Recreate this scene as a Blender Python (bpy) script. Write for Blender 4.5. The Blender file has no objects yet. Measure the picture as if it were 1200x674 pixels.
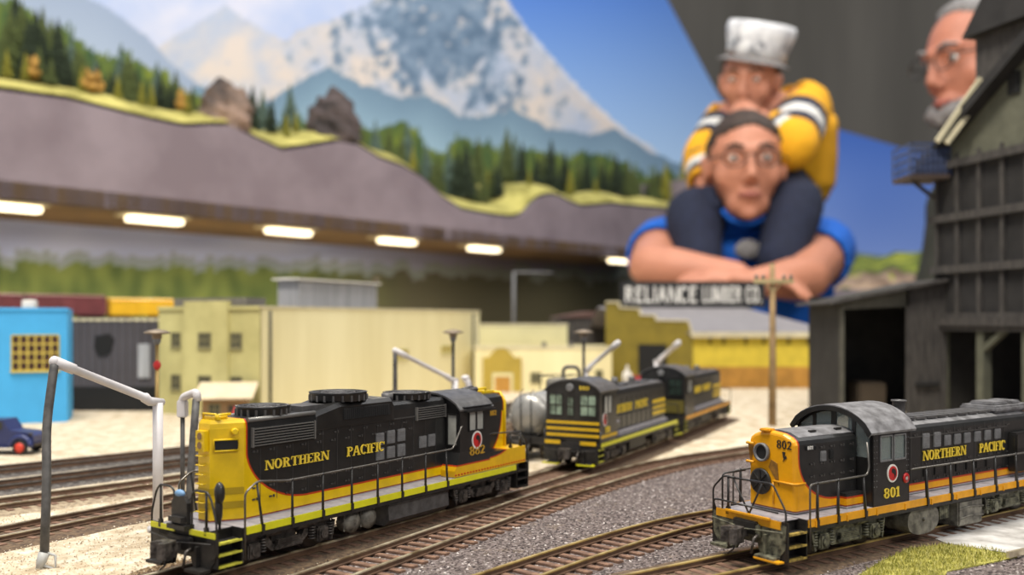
import bpy, bmesh, math, random
import numpy as np
from mathutils import Vector, Matrix, noise

random.seed(7)
PI = math.pi
S = 1 / 87.1                      # HO scale: one prototype metre
SC = bpy.context.scene
COL = SC.collection
GZ = 1.20                         # height of the layout ground
RZ = GZ + 0.0035                  # rail top
CZ = RZ + 0.0856                  # camera height
FPX, HOR = 1067.6, 375.6

# ------------------------------------------------------------------ camera
cam_data = bpy.data.cameras.new('camera')
cam = bpy.data.objects.new('camera', cam_data); COL.objects.link(cam)
cam.location = (0, 0, CZ); cam.rotation_euler = (PI / 2, 0, 0)
cam_data.sensor_width = 36; cam_data.lens = 36 * FPX / 1200
cam_data.shift_y = (HOR - 337) / 1200
cam_data.clip_start = 0.02; cam_data.clip_end = 60
cam_data.dof.use_dof = True; cam_data.dof.focus_distance = 0.36
cam_data.dof.aperture_fstop = 8.0; cam_data.dof.aperture_blades = 7
SC.camera = cam

# ------------------------------------------------------------------ light
SC.view_settings.view_transform = 'Standard'; SC.view_settings.look = 'None'
SC.view_settings.exposure = 0.0; SC.view_settings.gamma = 1.0
SC.view_settings.use_curve_mapping = False
W = bpy.data.worlds.new('room_air'); SC.world = W; W.use_nodes = True
W.node_tree.nodes['Background'].inputs[0].default_value = (0.86, 0.90, 1.0, 1)
W.node_tree.nodes['Background'].inputs[1].default_value = 0.6

def area(name, loc, target, sx, sy, power, color):
    d = bpy.data.lights.new(name, 'AREA'); d.shape = 'RECTANGLE'; d.size = sx; d.size_y = sy
    d.energy = power; d.color = color
    o = bpy.data.objects.new(name, d); COL.objects.link(o); o.location = loc
    o.rotation_euler = (Vector(target) - Vector(loc)).to_track_quat('-Z', 'Y').to_euler()
    return o
area('ceiling_light_panel', (-0.3, 0.1, 3.0), (0.0, 0.6, 1.2), 1.0, 0.3, 54, (1.0, 0.94, 0.84))
area('aisle_light_panel', (1.3, -0.6, 2.5), (0.1, 0.7, 1.2), 0.6, 0.4, 16, (1.0, 0.95, 0.88))
area('mural_fill_light', (1.0, 1.6, 3.7), (0.3, 3.9, 1.6), 3.0, 0.4, 62, (1.0, 0.97, 0.92))  # added fill lamp to brighten the murals and far wall, not a known fixture

# ------------------------------------------------------------------ helpers
def srgb(r, g, b):
    f = lambda c: ((c / 255) / 12.92) if c / 255 <= 0.04045 else (((c / 255) + 0.055) / 1.055) ** 2.4
    return (f(r), f(g), f(b), 1)

class NX:
    """tiny expression builder over math nodes"""
    nt = None
    def __init__(s, sock): s.s = sock
    @staticmethod
    def m(op, *a):
        n = NX.nt.nodes.new('ShaderNodeMath'); n.operation = op
        for i, v in enumerate(a):
            if isinstance(v, NX): NX.nt.links.new(v.s, n.inputs[i])
            else: n.inputs[i].default_value = float(v)
        return NX(n.outputs[0])
    def __add__(a, b): return NX.m('ADD', a, b)
    __radd__ = __add__
    def __sub__(a, b): return NX.m('SUBTRACT', a, b)
    def __rsub__(a, b): return NX.m('SUBTRACT', b, a)
    def __mul__(a, b): return NX.m('MULTIPLY', a, b)
    __rmul__ = __mul__
    def __truediv__(a, b): return NX.m('DIVIDE', a, b)
    def gt(a, b): return NX.m('GREATER_THAN', a, b)
    def lt(a, b): return NX.m('LESS_THAN', a, b)
    def AND(a, b): return NX.m('MINIMUM', a, b)
    def OR(a, b): return NX.m('MAXIMUM', a, b)
    def mx(a, b): return NX.m('MAXIMUM', a, b)
    def ab(a): return NX.m('ABSOLUTE', a)

def new_mat(name):
    m = bpy.data.materials.new(name); m.use_nodes = True
    nt = m.node_tree; NX.nt = nt
    return m, nt, nt.nodes['Principled BSDF']

def mixc(nt, fac, a, b):
    n = nt.nodes.new('ShaderNodeMix'); n.data_type = 'RGBA'
    for k, v in ((0, fac), (6, a), (7, b)):
        if isinstance(v, NX): nt.links.new(v.s, n.inputs[k])
        elif hasattr(v, 'links'): nt.links.new(v, n.inputs[k])
        else: n.inputs[k].default_value = v
    return n.outputs[2]

def noise_tex(nt, scale, detail=4, coord='Object', rough=.6, stretch=None):
    tc = nt.nodes.new('ShaderNodeTexCoord'); n = nt.nodes.new('ShaderNodeTexNoise')
    n.inputs['Scale'].default_value = scale; n.inputs['Detail'].default_value = detail
    n.inputs['Roughness'].default_value = rough
    src = tc.outputs[coord]
    if stretch:
        mp = nt.nodes.new('ShaderNodeMapping'); mp.inputs['Scale'].default_value = stretch
        nt.links.new(src, mp.inputs[0]); src = mp.outputs[0]
    nt.links.new(src, n.inputs['Vector'])
    return n.outputs['Fac']

def ramp(nt, fac, stops):
    r = nt.nodes.new('ShaderNodeValToRGB')
    e = r.color_ramp.elements
    while len(e) > 1: e.remove(e[-1])
    e[0].position, e[0].color = stops[0]
    for p, c in stops[1:]:
        x = e.new(p); x.color = c
    nt.links.new(fac.s if isinstance(fac, NX) else fac, r.inputs[0])
    return r.outputs[0]

def bump(nt, b, h, strength=.3, dist=.001):
    n = nt.nodes.new('ShaderNodeBump'); n.inputs['Strength'].default_value = strength
    n.inputs['Distance'].default_value = dist
    nt.links.new(h, n.inputs['Height']); nt.links.new(n.outputs[0], b.inputs['Normal'])

def mat(name, col, rough=.5, metal=0, var=.12, scale=60, bmp=0, bdist=.0005, alpha=1, trans=0, emit=0, spec=.5, stretch=None, col2=None):
    m, nt, b = new_mat(name)
    b.inputs['Roughness'].default_value = rough; b.inputs['Metallic'].default_value = metal
    b.inputs['Specular IOR Level'].default_value = spec
    if trans: b.inputs['Transmission Weight'].default_value = trans
    if alpha < 1: b.inputs['Alpha'].default_value = alpha
    c2 = col2 or tuple(max(0, x * (1 - 2 * var)) for x in col[:3]) + (1,)
    n = noise_tex(nt, scale, stretch=stretch)
    r = ramp(nt, n, [(.35, c2), (.65, col)])
    nt.links.new(r, b.inputs['Base Color'])
    if bmp: bump(nt, b, n, bmp, bdist)
    if emit:
        b.inputs['Emission Color'].default_value = col; b.inputs['Emission Strength'].default_value = emit
    return m

class MB:
    """collects shapes (with material slots) and links them as ONE mesh object"""
    def __init__(s): s.v = []; s.f = []; s.mi = []; s.sm = []; s.k = 0; s.smooth = False
    def add(s, vs, fs, smooth=None):
        o = len(s.v); s.v += [tuple(x) for x in vs]
        for f in fs: s.f.append([i + o for i in f]); s.mi.append(s.k); s.sm.append(s.smooth if smooth is None else smooth)
        return s
    def slot(s, k): s.k = k; return s
    def box(s, x0, x1, y0, y1, z0, z1, M=None):
        vs = [(x, y, z) for z in (z0, z1) for y in (y0, y1) for x in (x0, x1)]
        if M is not None: vs = [M @ Vector(v) for v in vs]
        return s.add(vs, [(0, 2, 3, 1), (4, 5, 7, 6), (0, 1, 5, 4), (2, 6, 7, 3), (0, 4, 6, 2), (1, 3, 7, 5)], False)
    def bbox(s, x0, x1, y0, y1, z0, z1, c=.04):
        """box with chamfered vertical + horizontal edges"""
        bm = bmesh.new(); bmesh.ops.create_cube(bm, size=1)
        for v in bm.verts: v.co = Vector((x0 + (v.co.x + .5) * (x1 - x0), y0 + (v.co.y + .5) * (y1 - y0), z0 + (v.co.z + .5) * (z1 - z0)))
        bmesh.ops.bevel(bm, geom=bm.edges[:], offset=c, segments=2, affect='EDGES')
        bm.verts.index_update()
        s.add([v.co[:] for v in bm.verts], [[v.index for v in f.verts] for f in bm.faces], False); bm.free(); return s
    def bar(s, p, q, a, b=None, up=(0, 0, 1)):
        """square bar from p to q, widths a (side) and b (up)"""
        b = b or a; p = Vector(p); q = Vector(q); d = (q - p).normalized(); u = Vector(up)
        if abs(d.dot(u)) > .99: u = Vector((1, 0, 0))
        r = d.cross(u).normalized(); u = r.cross(d)
        vs = [e + r * sx * a / 2 + u * sy * b / 2 for e in (p, q) for sx, sy in ((-1, -1), (1, -1), (1, 1), (-1, 1))]
        return s.add(vs, [(0, 1, 2, 3), (7, 6, 5, 4), (0, 4, 5, 1), (1, 5, 6, 2), (2, 6, 7, 3), (3, 7, 4, 0)], False)
    def prism(s, pts, axis, a, b, smooth=False):
        """polygon extruded along axis from a to b. axis x: pts=(y,z); y: (x,z); z: (x,y)"""
        mk = {'x': lambda p, t: (t, p[0], p[1]), 'y': lambda p, t: (p[0], t, p[1]), 'z': lambda p, t: (p[0], p[1], t)}[axis]
        n = len(pts); vs = [mk(p, a) for p in pts] + [mk(p, b) for p in pts]
        o = len(s.v); s.v += vs
        s.f.append([o + i for i in range(n)][::-1]); s.mi.append(s.k); s.sm.append(False)
        s.f.append([o + n + i for i in range(n)]); s.mi.append(s.k); s.sm.append(False)
        for i in range(n):
            j = (i + 1) % n
            s.f.append([o + i, o + j, o + n + j, o + n + i]); s.mi.append(s.k); s.sm.append(smooth)
        return s
    def tube(s, pts, r, n=8, closed=False):
        pts = [Vector(p) for p in pts]; rs = r if isinstance(r, (list, tuple)) else [r] * len(pts)
        rings = []; u = None
        for i, p in enumerate(pts):
            d = (pts[min(i + 1, len(pts) - 1)] - pts[max(i - 1, 0)]).normalized()
            if u is None:
                u = Vector((0, 0, 1)) if abs(d.z) < .9 else Vector((1, 0, 0))
            u = (u - d * u.dot(d)).normalized(); w = d.cross(u)
            rings.append([p + (u * math.cos(2 * PI * k / n) + w * math.sin(2 * PI * k / n)) * rs[i] for k in range(n)])
        vs = [v for R in rings for v in R]; fs = []
        for i in range(len(pts) - 1):
            for k in range(n):
                l = (k + 1) % n; fs.append((i * n + k, i * n + l, (i + 1) * n + l, (i + 1) * n + k))
        s.add(vs, fs, True)
        s.add(rings[0], [list(range(n))[::-1]], False); s.add(rings[-1], [list(range(n))], False)
        return s
    def lathe(s, prof, c=(0, 0, 0), axis='z', n=24, smooth=True):
        """prof: list of (radius, height)"""
        mk = {'z': lambda r, t, h: (c[0] + r * math.cos(t), c[1] + r * math.sin(t), c[2] + h),
              'y': lambda r, t, h: (c[0] + r * math.cos(t), c[1] + h, c[2] + r * math.sin(t)),
              'x': lambda r, t, h: (c[0] + h, c[1] + r * math.cos(t), c[2] + r * math.sin(t))}[axis]
        vs = [mk(r, 2 * PI * k / n, h) for r, h in prof for k in range(n)]; fs = []
        for i in range(len(prof) - 1):
            for k in range(n):
                l = (k + 1) % n; fs.append((i * n + k, i * n + l, (i + 1) * n + l, (i + 1) * n + k))
        s.add(vs, fs, smooth)
        for i, rev in ((0, True), (len(prof) - 1, False)):
            if prof[i][0] > 1e-6:
                ids = [i * n + k for k in range(n)]; s.add(vs, [ids[::-1] if rev else ids], False)
        return s
    def cyl(s, p, q, r, n=16):
        return s.tube([p, q], r, n)
    def blob(s, c, r, sub=2, amp=0, fr=1, seed=0):
        bm = bmesh.new(); bmesh.ops.create_icosphere(bm, subdivisions=sub, radius=1)
        vs = []
        for v in bm.verts:
            k = 1 + amp * noise.noise(v.co * fr + Vector((seed, seed * .7, 0)))
            vs.append((c[0] + v.co.x * r[0] * k, c[1] + v.co.y * r[1] * k, c[2] + v.co.z * r[2] * k))
        bm.verts.index_update()
        s.add(vs, [[v.index for v in f.verts] for f in bm.faces], True); bm.free(); return s
    def grid(s, fn, nu, nv, smooth=True):
        vs = [fn(i / (nu - 1), j / (nv - 1)) for i in range(nu) for j in range(nv)]
        fs = [(i * nv + j, (i + 1) * nv + j, (i + 1) * nv + j + 1, i * nv + j + 1) for i in range(nu - 1) for j in range(nv - 1)]
        return s.add(vs, fs, smooth)
    def build(s, name, mats, parent=None, scale=1, fix=True, loc=None):
        me = bpy.data.meshes.new(name)
        me.from_pydata([(x * scale, y * scale, z * scale) for x, y, z in s.v], [], s.f)
        if not isinstance(mats, (list, tuple)): mats = [mats]
        for m in mats: me.materials.append(m)
        me.polygons.foreach_set('material_index', s.mi); me.polygons.foreach_set('use_smooth', s.sm)
        if fix and len(s.f) < 60000:
            bm = bmesh.new(); bm.from_mesh(me); bmesh.ops.remove_doubles(bm, verts=bm.verts, dist=1e-7)
            bmesh.ops.recalc_face_normals(bm, faces=bm.faces); bm.to_mesh(me); bm.free()
        me.update()
        o = bpy.data.objects.new(name, me); COL.objects.link(o)
        if parent: o.parent = parent
        if loc: o.location = loc
        return o

def tag(o, label=None, cat=None, group=None, kind=None):
    if label: o['label'] = label
    if cat: o['category'] = cat
    if group: o['group'] = group
    if kind: o['kind'] = kind
    return o
def thing(name, loc, rz, label, cat, group=None):
    o = bpy.data.objects.new(name, None); COL.objects.link(o); o.empty_display_size = .02
    o.location = loc; o.rotation_euler = (0, 0, rz)
    return tag(o, label, cat, group)
def copy_tree(o, parent=None):
    c = o.copy(); COL.objects.link(c); c.parent = parent
    for ch in list(o.children): copy_tree(ch, c)
    return c
def px(u, y, v=None, z=None):
    """world point at depth y seen in photo column u (row v, or height z)"""
    return Vector(((u - 600) / FPX * y, y, CZ - (v - HOR) / FPX * y if v is not None else z))
def gnd(u, v, z=GZ):
    y = (CZ - z) * FPX / (v - HOR); return Vector(((u - 600) / FPX * y, y, z))
def Rz(a): return Matrix.Rotation(a, 4, 'Z')

# ------------------------------------------------------------------ lettering
def arc(cx, cz, rx, rz, a0, a1, tx, tz, n=12):
    """elliptic ring band, thickness tx at the sides and tz at top/bottom"""
    q = []
    for i in range(n):
        t0 = math.radians(a0 + (a1 - a0) * i / n); t1 = math.radians(a0 + (a1 - a0) * (i + 1) / n)
        q.append([(cx + rx * math.cos(t0), cz + rz * math.sin(t0)), (cx + rx * math.cos(t1), cz + rz * math.sin(t1)),
                  (cx + (rx - tx) * math.cos(t1), cz + (rz - tz) * math.sin(t1)), (cx + (rx - tx) * math.cos(t0), cz + (rz - tz) * math.sin(t0))])
    return q
def glyph(ch, serif=True):
    """quads for one letter, cap height 1; returns (quads, advance)"""
    T = .2 if serif else .17; t = .09 if serif else .17; s = .09; q = []
    def v(x, z0=0, z1=1, w=T): q.append([(x, z0), (x + w, z0), (x + w, z1), (x, z1)])
    def h(x0, x1, z, w=None): w = w or t; q.append([(x0, z), (x1, z), (x1, z + w), (x0, z + w)])
    def sf(x, z, w=T):
        if serif: q.append([(x - s, z), (x + w + s, z), (x + w + s, z + .07), (x - s, z + .07)])
    def dg(x0, z0, x1, z1, w=T): q.append([(x0, z0), (x0 + w, z0), (x1 + w, z1), (x1, z1)])
    def tick(x, z0, z1): 
        if serif: q.append([(x - .06, z0), (x, z0), (x, z1), (x - .06, z1)])
    if ch == 'N': v(.05, w=t); dg(.05, 1, .55, 0); v(.69, w=t); sf(.05, 0, t); sf(.05, .93, t); sf(.69, .93, t); return q, .86
    if ch == 'O' or ch == '0':
        k = .38 if ch == 'O' else .3; return arc(k, .5, k, .52, 0, 360, T, t, 24), 2 * k + .08
    if ch == 'C': q += arc(.38, .5, .38, .52, 45, 315, T, t, 18); tick(.7, .68, .98); return q, .76
    if ch == 'T': v(.27); h(0, .74, 1 - t); sf(.27, 0); tick(.06, .7, 1); tick(.74, .7, 1); return q, .78
    if ch == 'H': v(.07); v(.55); h(.1, .6, .47); [sf(x, z) for x in (.07, .55) for z in (0, .93)]; return q, .86
    if ch == 'E': v(.07); h(.1, .62, 0); h(.1, .62, 1 - t); h(.1, .5, .47); tick(.64, 0, .27); tick(.64, .73, 1); sf(.07, 0); sf(.07, .93); return q, .72
    if ch == 'F': v(.07); h(.1, .62, 1 - t); h(.1, .5, .47); tick(.64, .73, 1); sf(.07, 0); sf(.07, .93); return q, .7
    if ch == 'L': v(.07); h(.1, .6, 0); tick(.62, 0, .27); sf(.07, .93); sf(.07, 0); return q, .68
    if ch == 'I': v(.07); sf(.07, 0); sf(.07, .93); return q, .37
    if ch == 'A': dg(0, 0, .3, 1, t); dg(.56, 0, .28, 1); h(.12, .65, .3); sf(0, 0, t); sf(.56, 0); return q, .84
    if ch == 'M': v(.05, w=t); dg(.05, 1, .36, .1, T * .9); dg(.42, .1, .7, 1, t); v(.68); sf(.05, 0, t); sf(.68, 0); sf(.68, .93); return q, .98
    if ch == 'U': v(.05, .3); v(.6, .3, w=t); q += arc(.37, .33, .32, .35, 180, 360, T * .9, t, 12); sf(.05, .93); sf(.6, .93, t); return q, .76
    if ch in 'PRB':
        v(.07); q += arc(.32, .74, .34, .26, -90, 90, T, t, 12); h(.1, .33, 1 - t); h(.1, .33, .48); sf(.07, 0); sf(.07, .93)
        if ch == 'R': dg(.55, 0, .3, .5); sf(.55, 0, T * .8); return q, .84
        if ch == 'B': q += arc(.34, .26, .36, .26, -90, 90, T, t, 12); h(.1, .34, 0); return q, .78
        return q, .74
    if ch == '8': q += arc(.3, .74, .27, .27, 0, 360, T * .8, t, 16); q += arc(.3, .27, .3, .29, 0, 360, T * .9, t, 16); return q, .68
    if ch == '2': q += arc(.28, .7, .28, .3, -25, 170, T * .9, t, 12); dg(0, 0, .36, .62, T * .9); h(0, .56, 0, .14); return q, .64
    if ch == '1': v(.12); sf(.12, 0); dg(-.02, .78, .12, .93, .12); return q, .44
    if ch == '.': q.append([(.05, 0), (.22, 0), (.22, .17), (.05, .17)]); return q, .3
    return q, .4
def text_quads(txt, x0, x1, z0, h, serif=True, slant=0):
    """lay text so that it fills x0..x1 with cap height h on baseline z0"""
    tot = sum(glyph(c, serif)[1] for c in txt); k = (x1 - x0) / tot; out = []; x = 0
    for c in txt:
        q, a = glyph(c, serif)
        out += [[(x0 + (x + p[0]) * k, z0 + p[1] * h) for p in f] for f in q]; x += a
    return out
def lettering(name, txt, x0, x1, z0, h, y, m, parent, th=.02, serif=True, scale=S, end=None):
    """raised letters on the plane Y=y, readable from -Y; end=X: on an end plane readable from -X"""
    b = MB(); i = 0
    for f in text_quads(txt, x0, x1, z0, h, serif):
        e = th * (1 + .04 * (i % 5)); i += 1
        if end is None: b.prism(f, 'y', y - e, y)
        else: b.prism([(-p[0], p[1]) for p in f], 'x', end - e, end)
    return b.build(name, m, parent, scale)
# ------------------------------------------------------------------ materials
M = {}
M['black'] = mat('loco_black', srgb(36, 35, 34), .3, var=.2, scale=180, bmp=.1)
M['black_roof'] = mat('roof_grey_black', srgb(88, 86, 85), .42, var=.25, scale=240, bmp=.2)
M['under'] = mat('underframe_black', srgb(40, 37, 34), .5, var=.3, scale=300, bmp=.4)
M['dusty'] = mat('dusty_truck_highlight', srgb(122, 120, 98), .6, var=.4, scale=380, bmp=.7, col2=srgb(34, 33, 27))  # dust colour, its brighter tone also standing in for highlights on the castings
M['tankgrey'] = mat('weathered_tank_grey', srgb(128, 124, 112), .6, var=.4, scale=240, bmp=.4, col2=srgb(66, 62, 56))
M['truck'] = mat('truck_painted_highlight', srgb(96, 90, 84), .42, .2, var=.4, scale=420, bmp=.6, col2=srgb(34, 31, 29))  # lighter grey mottling stands in for highlights on the dark frames
M['roof801'] = mat('dusty_cab_roof', srgb(126, 125, 126), .55, var=.3, scale=200, bmp=.3, col2=srgb(82, 80, 80))
M['wheel'] = mat('wheel_steel', srgb(74, 68, 62), .4, .6, var=.3)
M['rail_paint'] = mat('handrail_black', srgb(40, 38, 36), .35, var=.1)
M['rail_top'] = mat('handrail_painted_sheen', srgb(112, 108, 102), .3, .5, var=.2, scale=200)  # mid grey stands in for light reflecting along the top rail
M['rail_wire'] = mat('bare_grey_wire', srgb(150, 146, 138), .35, .5)
M['ylime'] = mat('sill_lime_yellow', srgb(212, 208, 30), .4, var=.05, scale=200)
M['step_y'] = mat('step_edge_yellow', srgb(204, 200, 70), .5, var=.2, scale=300)
M['yellow'] = mat('loco_yellow', srgb(222, 186, 12), .35, var=.06, scale=120)
M['worn_gold'] = mat('worn_gold_edge', srgb(176, 150, 70), .6, var=.4, scale=500)
M['ygold'] = mat('loco_gold_yellow', srgb(226, 158, 22), .42, var=.1, scale=200)
M['letter'] = mat('letter_yellow', srgb(226, 196, 60), .5, var=.05)
M['ochre_letter'] = mat('worn_letter_ochre', srgb(196, 150, 40), .6, var=.2, scale=400)
M['red'] = mat('herald_red', srgb(190, 36, 34), .4)
M['white'] = mat('paint_white', srgb(226, 222, 214), .5, var=.05)
M['walk'] = mat('walkway_grey', srgb(150, 146, 150), .6, var=.15, scale=300)
M['panel'] = mat('filter_panel_grey', srgb(118, 118, 118), .45, var=.15, scale=400, bmp=.3)
M['seam'] = mat('seam_charcoal', srgb(66, 64, 62), .4, var=.1)
M['slat'] = mat('louvre_slat_grey', srgb(120, 118, 114), .35, .3, var=.1)
M['dark'] = mat('recess_dark', srgb(18, 18, 18), .8)
M['glass'] = mat('cab_glass', srgb(150, 160, 155), .08, var=.05, alpha=.45)
M['lens'] = mat('lamp_lens', srgb(120, 92, 60), .1, .2)
M['bluew'] = mat('blue_white_fitting', srgb(120, 160, 200), .5)

def livery(name, yel, X0, X1, zs, cx, cz, rx, rz, cx2, rx2, grey_top=1.5, end_x=None):
    """yellow ends, black sides with a curved boundary, red pinstripe, grey base band (prototype metres, object space)"""
    m, nt, b = new_mat(name)
    tc = nt.nodes.new('ShaderNodeTexCoord'); sp = nt.nodes.new('ShaderNodeSeparateXYZ'); nt.links.new(tc.outputs['Object'], sp.inputs[0])
    X = NX(sp.outputs[0]) * 87.1; Z = NX(sp.outputs[2]) * 87.1
    def inside(g):      # black region grown by g metres
        ell = lambda c, r: ((X - c) / (r + g)) * ((X - c) / (r + g)) + ((Z - cz) / (rz + g)) * ((Z - cz) / (rz + g))
        core = X.gt(cx).AND(X.lt(cx2)).OR(Z.gt(cz)).OR(ell(cx, rx).lt(1).AND(X.lt(cx))).OR(ell(cx2, rx2).lt(1).AND(X.gt(cx2)))
        return core.AND(X.gt(X0 - g)).AND(X.lt(X1 + g)).AND(Z.gt(zs - g))
    blk = inside(0); edge = inside(.06)
    n = noise_tex(nt, 150)
    yc = ramp(nt, n, [(.3, tuple(c * .8 for c in yel[:3]) + (1,)), (.7, yel)])
    bc = ramp(nt, n, [(.3, srgb(27, 27, 27)), (.7, srgb(40, 39, 38))])
    c = mixc(nt, edge, yc, srgb(176, 58, 20)); c = mixc(nt, blk, c, bc)
    low = Z.lt(grey_top + .04); c = mixc(nt, low, c, srgb(120, 34, 24)); c = mixc(nt, Z.lt(grey_top), c, srgb(150, 146, 146))
    nt.links.new(c, b.inputs['Base Color']); b.inputs['Roughness'].default_value = .3
    bump(nt, b, n, .08, .0004)
    return m

def louvres(name, x0, x1, z0, z1, y, n, parent, m1=None, m2=None, th=.05):
    b = MB(); b.box(x0, x1, y - th, y, z0, z1)
    b.slot(1)
    d = (z1 - z0) / n
    for i in range(n):
        z = z0 + d * (i + .5)
        b.bar((x0 + .05, y - th - .02, z), (x1 - .05, y - th - .02, z), .06, d * .34)
    for x in (x0, x1): b.box(x - .03, x + .03, y - th - .05, y, z0, z1)
    return b.build(name, [m1 or M['dark'], m2 or M['slat']], parent, S)
def panel(name, x0, x1, z0, z1, y, parent, m=None, th=.05):
    b = MB(); b.bbox(x0, x1, y - th, y + .02, z0, z1, .015)
    for k in range(1, 5):
        z = z0 + (z1 - z0) * k / 5; b.box(x0 + .03, x1 - .03, y - th - .012, y - th, z - .008, z + .008)
    return b.build(name, m or M['panel'], parent, S)
def hinges(pts, y, parent, n=0):
    b = MB()
    for x, z in pts: b.box(x - .05, x + .05, y - .035, y + .01, z - .025, z + .025); b.box(x + .1, x + .16, y - .03, y + .01, z - .04, z + .04)
    return b.build('door_latch', M['seam'], parent, S)
def fan(x, z, r, h, parent, y=0):
    b = MB(); b.lathe([(r * .98, 0), (r, h * .15), (r, h * .85), (r * 1.03, h), (r * .9, h * 1.05), (r * .88, h * .75)], (x, y, z), n=32)
    f = b.build('radiator_fan', M['black'], parent, S)
    g = MB(); r = r * .975
    for k in range(12):
        a = 2 * PI * k / 12; g.bar((x, y, z + h * .86), (x + math.cos(a) * r * .95, y + math.sin(a) * r * .95, z + h * .86), .06, .03)
    for rr in (.3, .6, .88): g.tube([(x + math.cos(a) * r * rr, y + math.sin(a) * r * rr, z + h * .9) for a in [2 * PI * k / 24 for k in range(25)]], .02, 5)
    for k in range(20):
        a = 2 * PI * k / 20; g.box(x + math.cos(a) * r - .04, x + math.cos(a) * r + .04, y + math.sin(a) * r - .04, y + math.sin(a) * r + .04, z, z + h * .7)
    g.build('fan_grille', M['black_roof'], f, S)
    return f
def truck(xc, parent, m, base=2.8, style='blomberg', y=1.08, wr=.5):
    t = MB()
    for s in (-1, 1):
        Y0, Y1 = sorted((s * y, s * (y + .16)))
        h = base / 2 + .55
        if style == 'blomberg':
            pts = [(-h, .62), (-h + .1, .95), (-h + .6, 1.02), (-.75, .82), (-.55, .55), (.55, .55), (.75, .82), (h - .6, 1.02), (h - .1, .95), (h, .62), (h - .25, .52), (.9, .62), (.6, .36), (-.6, .36), (-.9, .62), (-h + .25, .52)]
        else:
            pts = [(-h, .75), (-h + .15, 1.0), (-.3, 1.02), (.3, 1.02), (h - .15, 1.0), (h, .75), (h - .4, .7), (.75, .32), (-.75, .32), (-h + .4, .7)]
        t.prism([(xc + a, b) for a, b in pts], 'y', Y0, Y1)
        for sx in (-1, 1):
            xw = xc + sx * base / 2
            t.bbox(xw - .24, xw + .24, min(s * (y - .05), s * (y + .34)), max(s * (y - .05), s * (y + .34)), .3, .78, .05)
            t.lathe([(.15, 0), (.13, .05)], (xw, s * (y + .34) if s > 0 else -(y + .39), .54), 'y', 12)
            for dx in (-.4, .4):
                for zz in range(5): t.lathe([(.1, 0), (.13, .03), (.1, .06)], (xw + dx * sx if style != 'blomberg' else xw + dx, s * (y + .2), .42 + zz * .09), 'z', 10)
            t.bar((xw + sx * .55, s * (y + .2), .9), (xw + sx * .4, s * (y + .22), .28), .12, .08)          # brake hanger
            t.cyl((xc + sx * .35, s * (y + .18), .95), (xc + sx * .95, s * (y + .18), .95), .13, 12)          # brake cylinder
        t.bbox(xc - .55, xc + .55, min(s * (y + .1), s * (y + .3)), max(s * (y + .1), s * (y + .3)), .38, .5, .03)
        for k in range(4): t.box(xc - .5 + .02 * k, xc + .5 - .02 * k, min(s * (y + .12), s * (y + .28)), max(s * (y + .12), s * (y + .28)), .5 + k * .05, .53 + k * .05)
    t.box(xc - .5, xc + .5, -y, y, .5, .95)
    o = t.build('truck', m, parent, S)
    for sx in (-1, 1):
        w = MB(); X = xc + sx * base / 2
        for s in (-1, 1):
            yy = s * .72
            w.lathe([(wr + .05, 0), (wr + .05, .03), (wr, .05), (wr - .02, .14), (wr - .1, .14), (.2, .1), (.12, .18)], (X, yy if s > 0 else yy, wr), 'y', 28) if s > 0 else \
            w.lathe([(wr + .05, 0), (wr + .05, -.03), (wr, -.05), (wr - .02, -.14), (wr - .1, -.14), (.2, -.1), (.12, -.18)], (X, yy, wr), 'y', 28)
        w.cyl((X, -.75, wr), (X, .75, wr), .09)
        w.build('wheelset', M['wheel'], o, S)
    return o
def coupler(x, s, parent, z=.85):
    b = MB(); b.box(min(x, x + s * .45), max(x, x + s * .45), -.12, .12, z - .12, z + .12)
    b.prism([(x + s * .35, -.2), (x + s * .8, -.32), (x + s * .95, -.14), (x + s * .66, -.02), (x + s * .66, .08), (x + s * .9, .26), (x + s * .6, .32), (x + s * .35, .18)], 'z', z - .26, z + .22)
    b.tube([(x + s * .5, .05, z - .2), (x + s * .52, .08, z - .5), (x + s * .6, .25, z - .66)], .03, 6)
    b.tube([(x + s * .05, .5, z), (x + s * .25, .5, z - .1), (x + s * .32, .46, z - .55)], .045, 6)
    b.tube([(x + s * .05, -.5, z), (x + s * .25, -.5, z - .1), (x + s * .32, -.46, z - .55)], .045, 6)
    return b.build('coupler', M['truck'], parent, S)
def pilot(x, s, w, zd, parent, m=None):
    """end plate with buffer beam, cut lever and foot boards"""
    b = MB()
    b.prism([(-w + .05, zd - .1), (w - .05, zd - .1), (w - .08, .55), (w - .35, .22), (.5, .22), (.38, .55), (-.38, .55), (-.5, .22), (-w + .35, .22), (-w + .08, .55)], 'x', min(x, x + s * -.12), max(x, x - s * .12))
    for q in (-1, 1):
        b.box(min(x, x + s * .35), max(x, x + s * .35), min(q * .55, q * (w - .25)), max(q * .55, q * (w - .25)), .22, .3)
        b.box(min(x, x + s * .12), max(x, x + s * .12), q * .75 - .05, q * .75 + .05, .25, .9)
    b.bbox(min(x, x + s * .14), max(x, x + s * .14), -.55, .55, zd - .62, zd - .22, .03)
    b.tube([(x + s * .1, -w + .1, zd - .3), (x + s * .18, -.9, zd - .32), (x + s * .22, 0, zd - .4), (x + s * .18, .9, zd - .32), (x + s * .1, w - .1, zd - .3)], .025, 6)
    return b.build('pilot', m or M['under'], parent, S)
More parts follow.
